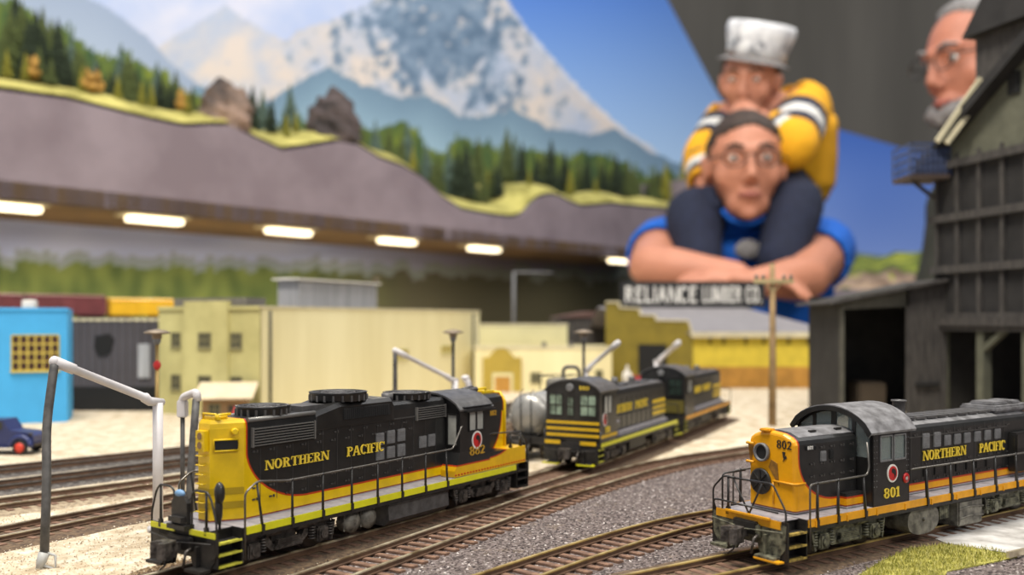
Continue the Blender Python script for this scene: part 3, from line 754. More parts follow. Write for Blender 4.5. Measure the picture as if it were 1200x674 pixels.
    rail([(x, 1.5, .55), (x, 1.5, 2.0), (x, 1.05, 2.44), (x, .55, 2.44)], R, 'end_railing')
    rail([(x + .9, .95, 2.55), (x, 1.1, 2.5), (x, 1.1, 1.38)], R, 'end_railing')
    rail([(x, .85, 2.42), (x, -.95, 2.46), (x, -1.45, 1.7), (x, -1.45, .75)], R, 'end_railing')
    rail([(x, .62, 2.4), (x, .0, 1.4)], R, 'end_railing'); rail([(x, -.55, 2.42), (x, -.02, 1.4)], R, 'end_railing')
    rail([(x - .06, 1.35, 1.35), (x - .06, 1.45, 1.62), (x - .06, 1.2, 1.66), (x - .06, -1.2, 1.62)], R, 'end_railing')
    rail_post(x, .85, zd, 2.42, R)
    for s in (-1, 1):
        y = s * (w + .02)
        rail([(1.07, y, .45), (1.07, y, 2.43), (3.9, y, 2.46), (4.02, y, 2.7), (4.02, s * (w - .06), 3.5)], R, m=M['rail_top'])
        for xx, ln in ((1.42, 0), (2.43, 0), (3.83, .12)): rail_post(xx, y, 1.2, 2.44, R, ln, .04)
        rail([(6.3, y, 2.42), (15.3, y, 2.38), (15.7, y, 1.2)], R, m=M['rail_top'])
        for k in range(6): rail_post(7.29 + 1.47 * k, y, 1.2, 2.4, R, .1, .045)
    truck(3.3, R, M['dusty'], style='aar', base=2.6); truck(13.2, R, M['dusty'], style='aar', base=2.6)
    b = MB()
    for s in (-1, 1):
        c = [(7.3, .72)]; pts = []
        for i in range(20):
            t = 2 * PI * i / 20; rx = 1.05; pts.append((7.3 + rx * math.cos(t) * (1 - .12 * math.cos(2 * t)), .58 + .5 * math.sin(t) - (.14 if abs(math.cos(t)) < .2 and math.sin(t) > 0 else 0)))
        b.prism(pts, 'y', *sorted((s * .5, s * 1.4)))
        b.blob((7.3, s * 1.4, .6), (.08, .08, .08), 1)
    b.build('air_tank', M['tankgrey'], R, S)
    b = MB(); b.bbox(9.4, 10.95, -1.45, 1.45, .06, .98, .05)
    for z in (.35, .68): b.tube([(9.4, -1.47, z), (10.1, -1.48, z + .07), (10.95, -1.47, z)], .03, 5)
    b.build('fuel_tank', M['tankgrey'], R, S)
    b = MB()
    for k in range(6): b.cyl((8.6 + .1 * k, -1.2, .4), (8.6 + .1 * k, -1.2, 1.0), .05); b.bar((11.2, -1.2, .5 + .08 * k), (11.7, -1.2, .6 + .05 * k), .05, .05)
    b.build('underframe_piping', M['dusty'], R, S)
    return R

# ------------------------------------------------------------------ yard switchers
def build_switcher(loc, a, label, striped):
    R = thing('switcher_locomotive', loc, a, label, 'model locomotive', 'model diesel locomotives')
    zd = 1.25; L = 13.4; w = 1.5; yh = .95; zt = 3.75
    mb, mr = (M['black'], M['black_roof'])
    b = MB(); x1 = 2.7
    ar = arch(w - .02, 3.85, 4.42, 14)
    b.prism([(-w + .02, zd)] + ar + [(w - .02, zd)], 'x', .35, x1); b.build('cab', mb, R, S)
    arch_roof(.25, x1 + .12, w + .08, 3.9, 4.5, .08, mr, R)
    gm = M['pane_green']
    def win(y0, y1, z0, z1):
        f = MB(); x = .35
        for y in (y0, (y0 + y1) / 2 - .02, y1 - .04): f.box(x - .05, x, y, y + .04, z0, z1)
        for z in (z0, (z0 + z1) / 2 - .02, z1 - .04): f.box(x - .05, x, y0, y1, z, z + .04)
        o = f.build('window_frame', M['black'], R, S); MB().box(x - .02, x - .005, y0, y1, z0, z1).build('window_pane', gm if striped else M['pane_dark'], o, S)
    win(.55, 1.3, 2.62, 3.72); win(-1.3, -.4, 2.62, 3.72); win(-.05, .3, 2.6, 3.6)
    window(.9, 1.9, 2.75, 3.6, -w + .02, R)
    b = MB(); b.lathe([(.2, 0), (.2, -.15), (.15, -.15)], (.35, .12, 4.05), 'x', 16); b.build('headlight', M['panel'], R, S)
    if striped:
        b = MB()
        for z in (2.2, 1.88, 1.56): b.box(.3, .35, -w + .05, w - .05, z, z + .14)
        for s in (-1, 1): b.box(.0, .05, *sorted((s * .55, s * (w - .1))), 1.2, 1.38)
        b.box(.35, 2.7, -w - .0, -w + .03, 1.5, 1.66)
        b.build('yellow_stripe', mat('switcher_stripe_yellow', srgb(218, 176, 20), .45), R, S)
        lettering('end_number', '118', .35, .95, 3.95, .2, 0, M['letter'], R, .03, end=.35).location.x = 0
        herald(1.0, -w + .02, 2.45, .36, R, rx=.3)
        lettering('cab_number', '118', 1.05, 1.75, 1.75, .3, -w + .02, M['letter'], R, .03)
    else:
        b = MB(); b.box(.32, .35, -w + .1, w - .1, 1.5, 2.3); b.build('dull_stripe', mat('dull_olive_stripe', srgb(96, 86, 26), .6), R, S)
    b = MB(); pts = [(-yh, zd), (-yh, zt - .3), (-yh + .12, zt - .08), (-.5, zt), (.5, zt), (yh - .12, zt - .08), (yh, zt - .3), (yh, zd)]
    b.prism(pts, 'x', x1, L - 1.1); b.build('engine_hood', mb, R, S)
    b = MB(); b.prism([(-yh + .1, zt - .07), (-.5, zt + .02), (.5, zt + .02), (yh - .1, zt - .07)], 'x', x1, L - 1.2)
    for k in range(4): b.box(4.2 + k * 1.8, 5.4 + k * 1.8, -.45, .45, zt, zt + .1)
    b.cyl((6.2, 0, zt), (6.2, 0, zt + .5), .2); b.cyl((9, 0, zt), (9, 0, zt + .4), .2); b.build('hood_top', mr, R, S)
    lettering('side_lettering', 'NORTHERN', 3.5, 6.4, 2.45, .45, -yh, M['letter'], R, .03)
    lettering('side_lettering', 'PACIFIC', 7.0, 9.1, 2.45, .45, -yh, M['letter'], R, .03)
    b = MB()
    for z in (1.8, 2.15, 2.5): b.box(L - 3.4, L - 1.1, -yh - .03, -yh, z, z + .2)
    b.build('hood_stripe', M['yellow'], R, S)
    b = MB()
    for k in range(9): b.box(3.2 + k * .8, 3.23 + k * .8, -yh - .02, -yh, 1.4, 3.3)
    b.box(2.8, L - 1.2, -yh - .03, -yh, 3.25, 3.3); b.build('door_seam', M['seam'], R, S)
    b = MB(); b.bbox(3.6, L - 1.4, -yh - .28, -yh, zd, zd + .26, .03); b.bbox(2.75, 3.9, -yh - .25, -yh, 2.0, 2.12, .02); b.build('side_step_box', M['walk'], R, S)
    b = MB(); b.box(.1, L - .1, -w, w, .92, zd)
    b.build('deck', M['under'], R, S)
    b = MB()
    for s in (-1, 1): b.box(.3, L - .3, *sorted((s * w, s * (w + .03))), 1.08, 1.26)
    b.build('side_sill', M['ylime'] if striped else M['ygold'], R, S)
    for s in (-1, 1): steps(.1, .8, s, w, zd, R); steps(L - .8, L - .1, s, w, zd, R)
    pilot(0.05, -1, w, zd, R); pilot(L - .05, 1, w, zd, R); coupler(0, -1, R); coupler(L, 1, R)
    b = MB(); b.bar((-.2, -1.4, .25), (-.2, -.5, .25), .3, .06); b.bar((-.2, 1.4, .25), (-.2, .5, .25), .3, .06); b.build('footboard', M['ylime'], R, S)
    for s in (-1, 1):
        rail([(.3, s * (w + .04), .5), (.3, s * (w + .04), 1.9)], R); rail([(L - .1, s * w, .5), (L - .1, s * w, 2.2), (L - 1.1, s * yh, 2.3), (3, s * (yh + .06), 2.35)], R)
    truck(2.7, R, M['truck'], style='aar', base=2.4); truck(L - 2.7, R, M['truck'], style='aar', base=2.4)
    b = MB(); b.bbox(5.3, 8.1, -1.2, 1.2, .3, .95, .08); b.build('fuel_tank', M['under'], R, S)
    return R
M['pane_dark'] = mat('pane_dark_green', srgb(50, 62, 56), .12, var=.3, scale=120)
build_882(); build_801()
def heading(p, q): return math.atan2(q[1] - p[1], q[0] - p[0])
# ------------------------------------------------------------------ room and layout ground
def structure(o): o['kind'] = 'structure'; return o
M['floor'] = mat('floor_carpet', srgb(70, 66, 62), .9, var=.2, scale=20)
M['concrete'] = mat('concrete_wall', srgb(112, 107, 98), .9, var=.22, scale=1.2, bmp=.1, stretch=(1, 1, .12))
structure(MB().box(-6, 7, -3, 7, -.05, 0).build('floor', M['floor']))
structure(MB().box(-6, 7, 6.0, 6.15, 0, 4.2).build('wall_back', M['concrete']))
structure(MB().box(6.9, 7.05, -3, 6.1, 0, 4.2).build('wall_right', M['concrete']))

def ground_mat(kind=None):
    m, nt, b = new_mat('scenic_ground' if not kind else 'gravel_ground')
    tc = nt.nodes.new('ShaderNodeTexCoord'); sp = nt.nodes.new('ShaderNodeSeparateXYZ'); nt.links.new(tc.outputs['Object'], sp.inputs[0])
    X, Y = NX(sp.outputs[0]), NX(sp.outputs[1])
    nz = NX(noise_tex(nt, 22, 3)); fine = noise_tex(nt, 900, 3); mid = noise_tex(nt, 90, 5, rough=.7)
    # signed distance across the main tracks (positive = towards the lower right of the yard)
    q = X * math.sin(math.radians(56)) - Y * math.cos(math.radians(56)) + (nz - .5) * .03
    vor = nt.nodes.new('ShaderNodeTexVoronoi'); vor.inputs['Scale'].default_value = 1000; nt.links.new(tc.outputs['Object'], vor.inputs['Vector'])
    sand = ramp(nt, mid, [(.25, srgb(146, 128, 104)), (.45, srgb(186, 170, 144)), (.62, srgb(214, 202, 180)), (.8, srgb(232, 226, 212))])
    sand = mixc(nt, NX(fine).gt(.62) * .35, sand, srgb(120, 100, 80))
    ball = ramp(nt, vor.outputs['Color'], [(.1, srgb(40, 35, 36)), (.5, srgb(98, 88, 84)), (.8, srgb(124, 113, 110)), (.97, srgb(190, 182, 176))])
    ball = mixc(nt, NX(mid).gt(.6) * .25, ball, srgb(132, 116, 96))
    soil = ramp(nt, fine, [(.3, srgb(84, 66, 48)), (.6, srgb(140, 118, 90)), (.8, srgb(186, 168, 136))])
    c = mixc(nt, q.gt(-.288).AND(Y.lt(.5)), sand, soil)          # strip under the first track
    sand2 = ramp(nt, mid, [(.3, srgb(186, 170, 142)), (.6, srgb(222, 211, 188))])
    c = mixc(nt, (q + (nz - .5) * .02).gt(-.236), c, sand2)
    if kind: c = ball
    nt.links.new(c, b.inputs['Base Color']); b.inputs['Roughness'].default_value = .95; b.inputs['Specular IOR Level'].default_value = .2
    bump(nt, b, vor.outputs['Distance'], .6, .0006)
    return m
M['ground'] = ground_mat(); M['gravel'] = ground_mat('gravel')
M['fascia'] = mat('fascia_mauve', srgb(134, 122, 128), .85, var=.08, scale=6, col2=srgb(114, 102, 108))
M['wood_frame'] = mat('bench_timber', srgb(120, 96, 66), .8, var=.2, scale=8)
poly = [(-2.6, -.06), (1.25, -.06), (1.25, 1.35), (.75, 1.6), (.15, 1.75), (.15, 3.15), (-2.6, -.03)]
b = MB(); b.prism(poly, 'z', GZ - .03, GZ); L_ = b.build('layout_table', [M['ground']]); L_.name = 'layout_table'
bench = thing('layout_bench', (0, 0, 0), 0, 'model railway layout bench with sandy scenic top and mauve edge', 'layout bench')
L_.parent = bench; L_.name = 'scenic_top'
b = MB()
for i in range(len(poly)):
    p, q = poly[i], poly[(i + 1) % len(poly)]; b.bar((p[0], p[1], GZ - .1), (q[0], q[1], GZ - .1), .02, .139)
b.build('edge_board', M['fascia'], bench)
for p in [(-2.2, .03), (-1.0, .0), (0.2, .0), (1.1, .0), (1.1, 1.3), (.1, 1.6), (.1, 2.9), (-1.2, 1.4), (-.5, 2.2)]:
    MB().box(p[0] - .03, p[0] + .03, p[1] - .03, p[1] + .03, 0, GZ - .03).build('leg', M['wood_frame'], bench)

# ------------------------------------------------------------------ tracks
M['rail'] = mat('rail_nickel', srgb(226, 216, 188), .3, .5, var=.15, scale=80, col2=srgb(128, 110, 84))
M['rail_dark'] = mat('rail_dull', srgb(110, 104, 96), .4, .5, var=.2, scale=80)
M['rail_rust'] = mat('rail_side_rust', srgb(96, 70, 50), .7, var=.2, scale=200)
M['rail_brass'] = mat('rail_brassy', srgb(220, 194, 120), .3, .5, var=.15, scale=80, col2=srgb(150, 126, 76))
M['tie'] = mat('sleeper_brown', srgb(136, 104, 82), .8, var=.35, scale=250, bmp=.4, col2=srgb(78, 56, 46), stretch=(1, 1, 1))
M['tie_dark'] = mat('sleeper_dark', srgb(70, 60, 54), .8, var=.3, scale=250)
def spline(pts, step=.003):
    """Catmull-Rom through 2D points, resampled"""
    P = [Vector((p[0], p[1])) for p in pts]; P = [P[0] * 2 - P[1]] + P + [P[-1] * 2 - P[-2]]
    out = []
    for i in range(1, len(P) - 2):
        n = max(4, int((P[i + 1] - P[i]).length / step))
        for j in range(n):
            t = j / n; a, b_, c, d = P[i - 1:i + 3]
            out.append(.5 * ((2 * b_) + (c - a) * t + (2 * a - 5 * b_ + 4 * c - d) * t * t + (3 * b_ - a - 3 * c + d) * t ** 3))
    return out + [P[-2]]
TIE = None
def track(pts, label, near=True, mr=None, mt=None, group=None, bed=None):
    global TIE
    P = spline(pts); T = thing('railway_track', (0, 0, 0), 0, label, 'railway track', 'tracks of the model yard')
    g = .0165 / 2 + .0004
    tan = lambda i: (P[min(i + 1, len(P) - 1)] - P[max(i - 1, 0)]).normalized()
    for s in (-1, 1):
        b = MB(); prof = [(-.0011, 0), (.0011, 0), (.0011, .0004), (.0004, .0006), (.0004, .0016), (.0006, .0018), (.0006, .0023), (-.0006, .0023), (-.0006, .0018), (-.0004, .0016), (-.0004, .0006), (-.0011, .0004)]
        n = len(prof); vs = []; fs = []; mi = []
        for i in range(len(P)):
            t = tan(i); nn = Vector((-t.y, t.x)); c = P[i] + nn * s * g
            vs += [(c.x + nn.x * a, c.y + nn.y * a, RZ - .0023 + z) for a, z in prof]
        for i in range(len(P) - 1):
            for k in range(n):
                l = (k + 1) % n; fs.append((i * n + k, i * n + l, (i + 1) * n + l, (i + 1) * n + k)); mi.append(0 if 5 <= k <= 7 else 1)
        b.v = vs; b.f = [list(f) for f in fs]; b.mi = mi; b.sm = [False] * len(fs)
        b.build('rail', [mr or M['rail'], M['rail_rust']], T, fix=False)
    # sleepers
    cum = [0]
    for i in range(1, len(P)): cum.append(cum[-1] + (P[i] - P[i - 1]).length)
    sp = .0068; k = 0; spots = []
    d = sp / 2
    while d < cum[-1]:
        while cum[k + 1] < d: k += 1
        t = tan(k); f = (d - cum[k]) / (cum[k + 1] - cum[k] + 1e-9); c = P[k].lerp(P[k + 1], f)
        spots.append((c.x, c.y, math.atan2(t.y, t.x))); d += sp
    if TIE is None:
        b = MB(); b.bbox(-.0016, .0016, -.0152, .0152, -.0015, 0, .0002)
        TIE = b.build('sleeper', mt or M['tie']); me = TIE.data; bpy.data.objects.remove(TIE); TIE = me
        for s in (-1, 1): pass
    me = TIE
    if mt and mt is not M['tie']:
        me = TIE.copy(); me.materials.clear(); me.materials.append(mt)
    vis = lambda c: -.05 + abs(FPX * c[0] / max(c[1], .01)) if c[1] > .05 else 1e9
    order = sorted(spots, key=lambda c: (vis(c) > 640, c[1]))
    one = order[:100]; rest = order[100:]
    for c in one:
        o = bpy.data.objects.new('sleeper', me); COL.objects.link(o); o.parent = T
        o.location = (c[0], c[1], RZ - .0023 + random.uniform(-.0001, .0001)); o.rotation_euler = (0, 0, c[2] + random.uniform(-.04, .04))
    if rest:
        b = MB()
        for c in rest: b.box(-.0016, .0016, -.0152, .0152, -.0015, 0, Matrix.Translation((c[0], c[1], RZ - .0023)) @ Rz(c[2]))
        o = b.build('sleeper_run', mt or M['tie'], T, fix=False); o['kind'] = 'stuff'
    if bed:
        b = MB(); vs = []; fs = []
        for i in range(len(P)):
            t = tan(i); nn = Vector((-t.y, t.x))
            for a, z in ((-.0215 if bed is M['bed_dark'] else -.024, .0), (-.0165, .0011), (.0165, .0011), (.0215 if bed is M['bed_dark'] else .024, .0)):
                c = P[i] + nn * (a + .0015 * noise.noise((P[i].x * 90, P[i].y * 90, a * 50))); vs.append((c.x, c.y, GZ + z - .0002))
        for i in range(len(P) - 1):
            for k in range(3): fs.append((i * 4 + k, i * 4 + k + 1, (i + 1) * 4 + k + 1, (i + 1) * 4 + k))
        b.add(vs, fs, True); b.build('roadbed', bed, T, fix=False)
    return T
def gxy(u, v): p = gnd(u, v, RZ); return (p.x, p.y)
l1, a1 = world_of(1); d1 = Vector((math.cos(a1), math.sin(a1)))
c0 = Vector((l1.x, l1.y))
pA = [c0 - d1 * .22, c0 - d1 * .1, c0, c0 + d1 * .1, c0 + d1 * .19]
SW1 = (.0335, .527); a_s1 = math.radians(62.5)
ds = Vector((math.cos(a_s1), math.sin(a_s1)))
sw1 = Vector(SW1)
SW2 = sw1 + ds * (13.4 * S + .013); a_s2 = math.radians(64); ds2 = Vector((math.cos(a_s2), math.sin(a_s2)))
pA += [sw1 + ds * .02, sw1 + ds * .1, SW2 + ds2 * .02, SW2 + ds2 * .1, SW2 + ds2 * .175]
M['bed_brown'] = mat('trackside_soil', srgb(112, 92, 70), .95, var=.4, scale=500, bmp=.8, col2=srgb(66, 52, 42))
M['bed_dark'] = mat('ballast_dark', srgb(104, 98, 92), .95, var=.4, scale=600, bmp=.8, col2=srgb(52, 48, 46))
M['bed_tan'] = mat('ballast_tan', srgb(168, 152, 126), .95, var=.3, scale=500, bmp=.8, col2=srgb(118, 102, 82))
track(pA, 'railway track under the 882 locomotive and the two switchers', bed=M['bed_brown'])
up = [(348, 673), (440, 641), (547, 603.7), (560, 602), (657, 568), (754.6, 539), (840, 527.5), (872, 522.5)]
mid2 = []
for (u, v), (u2, v2) in zip([(348, 673), (440, 641), (560, 602), (657, 568), (754.6, 539), (840, 527.5)], [(423, 673), (440, 666.8), (560, 623), (657, 587), (754.6, 557.4), (840, 538)]): pass
def off(pts, d):
    out = []
    P = [Vector(p) for p in pts]
    for i, p in enumerate(P):
        t = (P[min(i + 1, len(P) - 1)] - P[max(i - 1, 0)]).normalized(); out.append(p + Vector((t.y, -t.x)) * d)
    return out
U2 = [gxy(*p) for p in ((440, 641), (560, 600.5), (657, 568), (754.6, 542), (840, 527.5))]
U2 = [Vector(p) for p in U2]
e0 = (U2[1] - U2[0]).normalized(); e1 = (U2[-1] - U2[-2]).normalized()
U2 = [U2[0] - e0 * .16, U2[0] - e0 * .08] + U2 + [U2[-1] + Rz(-.1).to_2x2() @ e1 * .12, U2[-1] + Rz(-.2).to_2x2() @ e1 * .3, U2[-1] + Rz(-.3).to_2x2() @ e1 * .6]
track(off(U2, .0085), 'curving railway track in front of the 882 locomotive', bed=None)
U3 = [Vector(gxy(*p)) for p in ((560, 672.5), (657, 641), (754.6, 613), (829, 598))]
e0 = (U3[1] - U3[0]).normalized(); e1 = (U3[-1] - U3[-2]).normalized()
U3 = [U3[0] - e0 * .1] + U3 + [U3[-1] + Rz(-.08).to_2x2() @ e1 * .1, U3[-1] + Rz(-.1).to_2x2() @ e1 * .3, U3[-1] + Rz(-.12).to_2x2() @ e1 * .7]
track(off(U3, .0085), 'brassy railed track between the curved track and the 801 locomotive', mr=M['rail_brass'], bed=None)
l2, a2 = world_of(2); d2 = Vector((math.cos(a2), math.sin(a2))); c2 = Vector((l2.x, l2.y))
track([c2 - d2 * .16, c2 - d2 * .06, c2 + d2 * .1, c2 + d2 * .25, c2 + d2 * .6], 'railway track under the 801 locomotive at lower right', mr=M['rail_brass'], bed=M['bed_brown'])
def lefttrack(p, q, label, mr=None, bed=None, mt=None):
    P, Q = Vector(gxy(*p)), Vector(gxy(*q)); e = (Q - P).normalized()
    c = P.lerp(Q, .5)
    aim = Vector((math.cos(math.radians(57)), math.sin(math.radians(57))))
    track([P - e * .16, P, Q, Q + (e * .6 + aim * .4).normalized() * .12, Q + (e * .35 + aim * .65).normalized() * .27, Q + aim * .48], label, mr=mr, bed=bed, mt=mt)
lefttrack((0, 622), (180, 587), 'yard track nearest the fuelling post on the left', bed=M['bed_brown'])
lefttrack((0, 587), (180, 563), 'tan ballasted yard track, second behind the fuelling post', bed=M['bed_tan'])
lefttrack((0, 566), (180, 544), 'dark ballasted yard track, third behind the fuelling post', mr=M['rail_dark'], bed=M['bed_dark'], mt=M['tie_dark'])
lefttrack((0, 548), (190, 528), 'dark ballasted yard track nearest the blue building', mr=M['rail_dark'], bed=M['bed_dark'], mt=M['tie_dark'])
b = MB(); p, q = gnd(1190, 655), gnd(1260, 640); b.bar((p.x - .005, p.y - .004, RZ - .001), (q.x, q.y, RZ - .001), .0012, .0022); b.build('rail_end', M['rail']); tag(bpy.data.objects['rail_end'], 'short end of loose rail at the bottom right corner by the grass', 'rail')
# loose ballast stones, individually shaped
def stones(name, n, region, m, smin, smax, label, cat, seed):
    rng = np.random.default_rng(seed); vs = []; fs = []
    base = np.array([(1, 0, 0), (-1, 0, 0), (0, 1, 0), (0, -1, 0), (0, 0, 1), (0, 0, -.6)], float)
    F = np.array([(0, 2, 4), (2, 1, 4), (1, 3, 4), (3, 0, 4), (2, 0, 5), (1, 2, 5), (3, 1, 5), (0, 3, 5)])
    pts = []
    while len(pts) < n:
        u = rng.uniform(-40, 1240); 
        y = .22 + (.95 - .22) * rng.random() ** 1.6; x = (u - 600) / FPX * y
        if region(x, y): pts.append((x, y))
    pts = np.array(pts); sz = rng.uniform(smin, smax, n)
    V = base[None] * (sz[:, None, None] * rng.uniform(.6, 1.3, (n, 6, 1)))
    ang = rng.uniform(0, 6.28, n); c, s = np.cos(ang), np.sin(ang)
    X = V[..., 0] * c[:, None] - V[..., 1] * s[:, None] + pts[:, 0:1]; Y = V[..., 0] * s[:, None] + V[..., 1] * c[:, None] + pts[:, 1:2]
    Z = V[..., 2] * .7 + GZ + .0002 + sz[:, None] * .25
    allv = np.stack([X, Y, Z], -1).reshape(-1, 3); allf = (F[None] + (np.arange(n) * 6)[:, None, None]).reshape(-1, 3)
    me = bpy.data.meshes.new(name); me.from_pydata(allv.tolist(), [], allf.tolist())
    for q in m: me.materials.append(q)
    mi = np.repeat(rng.choice(len(m), n, p=[.3, .34, .2, .11, .05][:len(m)] if len(m) == 5 else None), 8); me.polygons.foreach_set('material_index', mi.astype(np.int32))
    me.update(); o = bpy.data.objects.new(name, me); COL.objects.link(o); tag(o, label, cat, kind='stuff'); return o
def fl(name, c): return mat(name, c, .9, var=0, spec=.2)
sm = [fl('stone_a', srgb(70, 60, 60)), fl('stone_b', srgb(112, 101, 97)), fl('stone_c', srgb(126, 114, 112)), fl('stone_d', srgb(42, 36, 36)), fl('stone_e', srgb(206, 198, 192))]
nq = lambda x, y: x * math.sin(math.radians(56)) - y * math.cos(math.radians(56))
C2 = spline(off(U2, .0085), .01); C3 = spline(off(U3, .0085), .01)
def side(P, x, y):
    k = min(range(1, len(P) - 1), key=lambda i: (P[i].x - x) ** 2 + (P[i].y - y) ** 2); t = P[k + 1] - P[k - 1]
    return (t.y * (x - P[k].x) - t.x * (y - P[k].y)) / t.length
le = spline(off(U2, -.009), .01); e_ = le[-1]
gp0 = [(p.x, p.y) for p in le] + [(1.2, e_.y), (1.2, -.05), (le[0].x - .05, -.05)]
bed_ = MB().prism(gp0, 'z', GZ + .00005, GZ + .00035).build('gravel_bed', M['gravel'], fix=False); bed_.parent = bench
def dmin(P, x, y): return min((p.x - x) ** 2 + (p.y - y) ** 2 for p in P) ** .5
def reg_b(x, y):
    if side(C2, x, y) < -.017: return False
    for P in (C2, C3):
        d = dmin(P, x, y)
        if d < .0155 and random.random() < .75: return False
        if abs(d - .0085) < .0016: return False
    if x > .1 and abs((x - c2.x) * -d2.y + (y - c2.y) * d2.x) < .014: return random.random() < .3
    return True
stones('ballast_gravel', 34000, reg_b, sm, .0003, .00062, 'dark grey and mauve loose ballast gravel between the tracks', 'gravel', 3)
ss = [fl('sand_a', srgb(200, 186, 160)), fl('sand_b', srgb(160, 140, 112)), fl('sand_c', srgb(226, 218, 202)), fl('sand_d', srgb(110, 88, 66)), fl('sand_e', srgb(240, 236, 226))]
def reg_s(x, y): return nq(x, y) < -.285 and y < .8 and random.random() < (.3 if y > .5 else 1)
stones('sandy_grit', 9000, reg_s, ss, .0002, .00045, 'pale sandy grit covering the yard on the left', 'grit', 5)
sb = [fl('soil_a', srgb(120, 98, 72)), fl('soil_b', srgb(80, 62, 48)), fl('soil_c', srgb(158, 138, 108)), fl('soil_d', srgb(60, 48, 40)), fl('soil_e', srgb(196, 184, 160))]
def reg_c(x, y): q = nq(x, y); return y < .5 and -.292 < q < -.23 and abs(abs(q + .266 + (0 if y < .5 else 0)) - .0085) > .0014
stones('trackside_soil_crumbs', 7000, reg_c, sb, .00025, .0005, 'brown soil crumbs beside the 882 locomotive', 'soil', 9)

# grass turf and concrete slab at lower right
M['turf'] = mat('turf_yellow_green', srgb(172, 166, 84), .95, var=.3, scale=160, bmp=.8, col2=srgb(106, 104, 34))
bl = [fl('blade_a', srgb(182, 174, 84)), fl('blade_b', srgb(144, 140, 62)), fl('blade_c', srgb(210, 202, 134)), fl('blade_d', srgb(104, 110, 36))]
b = MB()
gp = [gnd(u, v) for u, v in ((985, 690), (1030, 662), (1065, 645), (1110, 640), (1165, 646), (1192, 655), (1150, 664), (1110, 672), (1100, 690))]
b.prism([(p.x, p.y) for p in gp], 'z', GZ, GZ + .0008)
rng = random.Random(4); cx = sum(p.x for p in gp) / len(gp); cy = sum(p.y for p in gp) / len(gp)
def inpoly(x, y, P):
    c = False; j = len(P) - 1
    for i in range(len(P)):
        if (P[i].y > y) != (P[j].y > y) and x < (P[j].x - P[i].x) * (y - P[i].y) / (P[j].y - P[i].y) + P[i].x: c = not c
        j = i
    return c
xs = [p.x for p in gp]; ys_ = [p.y for p in gp]; k = 0
while k < 7000:
    x, y = rng.uniform(min(xs), max(xs)), rng.uniform(min(ys_), max(ys_))
    if not inpoly(x, y, gp) : continue
    k += 1; h = rng.uniform(.0008, .0026); a = rng.uniform(0, 6.28); w_ = .00022; lx, ly = rng.uniform(-.001, .001), rng.uniform(-.001, .001)
    b.slot(1 + rng.randrange(4))
    b.add([(x - math.cos(a) * w_, y - math.sin(a) * w_, GZ), (x + math.cos(a) * w_, y + math.sin(a) * w_, GZ), (x + lx, y + ly, GZ + h)], [(0, 1, 2)], False)
tag(b.build('grass_patch', [M['turf']] + bl, fix=False), 'yellow-green grass patch below the 801 locomotive', 'grass', kind='stuff')
M['slab'] = mat('pale_concrete_slab', srgb(206, 204, 200), .8, var=.25, scale=60, bmp=.2, col2=srgb(140, 136, 130))
sl = [gnd(u, v) for u, v in ((1085, 630), (1150, 612), (1260, 585), (1290, 628), (1230, 660), (1150, 646), (1110, 640))]
tag(MB().prism([(p.x, p.y) for p in sl], 'z', GZ, GZ + .0011).build('concrete_slab', M['slab']), 'pale cracked concrete slab beside the 801 locomotive', 'paving slab')
# ------------------------------------------------------------------ yard switchers on the curve
A1 = build_switcher((sw1.x, sw1.y, RZ), a_s1, 'black switcher locomotive with yellow striped cab end, behind the 882 locomotive', True)
A2 = build_switcher((SW2.x, SW2.y, RZ), a_s2, 'dusty black switcher locomotive coupled behind the yellow striped one', False)

# ------------------------------------------------------------------ tank car
def tank_car(loc, a):
    R = thing('tank_car', loc, a, 'silver grey railway tank car seen end-on between the 882 locomotive and the switcher', 'tank car')
    b = MB(); b.lathe([(0.02, 0), (.7, .06), (1.05, .25), (1.18, .5), (1.18, 9.5), (1.05, 9.75), (.7, 9.94), (.02, 10)], (.6, 0, 2.35), 'x', 28)
    for x in (1.1, 4, 7, 10.1): b.tube([(x, 1.2 * math.cos(t), 2.35 + 1.2 * math.sin(t)) for t in [2 * PI * k / 24 for k in range(25)]], .03, 5)
    b.build('tank_barrel', mat('tank_silver', srgb(168, 166, 160), .35, .4, var=.2, scale=60), R, S)
    b = MB(); b.lathe([(.75, 0), (.75, .55), (.6, .72), (.02, .78)], (5.6, 0, 3.4), n=20); b.build('dome', M['tankgrey'], R, S)
    b = MB(); b.box(0, 11.2, -.5, .5, .95, 1.2)
    for x in (.1, 11.0): b.box(x, x + .12, -1.3, 1.3, .85, 1.25)
    for x in (1.4, 9.8): b.prism([(-1.0, 1.2), (1.0, 1.2), (1.15, 1.9), (.6, 1.45), (-.6, 1.45), (-1.15, 1.9)], 'x', x - .15, x + .15)
    b.build('underframe', M['under'], R, S)
    b = MB()
    for s in (-1, 1):
        b.tube([(.3, s * 1.3, 2.2), (10.9, s * 1.3, 2.2)], .03, 5); b.tube([(.2, s * 1.2, 1.2), (.2, s * 1.25, 2.2)], .03, 5)
        b.tube([(.6, s * .3, 1.2), (.55, s * .32, 3.6), (1.0, s * .32, 3.75)], .03, 5)
    b.tube([(4.6, -.8, 3.5), (4.6, -.8, 4.3), (4.6, .8, 4.3), (4.6, .8, 3.5)], .03, 5); b.tube([(6.6, -.8, 3.5), (6.6, -.8, 4.3), (6.6, .8, 4.3), (6.6, .8, 3.5)], .03, 5)
    b.tube([(4.6, -.8, 4.3), (6.6, -.8, 4.3)], .03, 5); b.tube([(4.6, .8, 4.3), (6.6, .8, 4.3)], .03, 5)
    b.build('railing', M['rail_paint'], R, S)
    truck(2.2, R, M['under'], base=1.7, style='aar'); truck(9.0, R, M['under'], base=1.7, style='aar'); coupler(0, -1, R); coupler(11.2, 1, R)
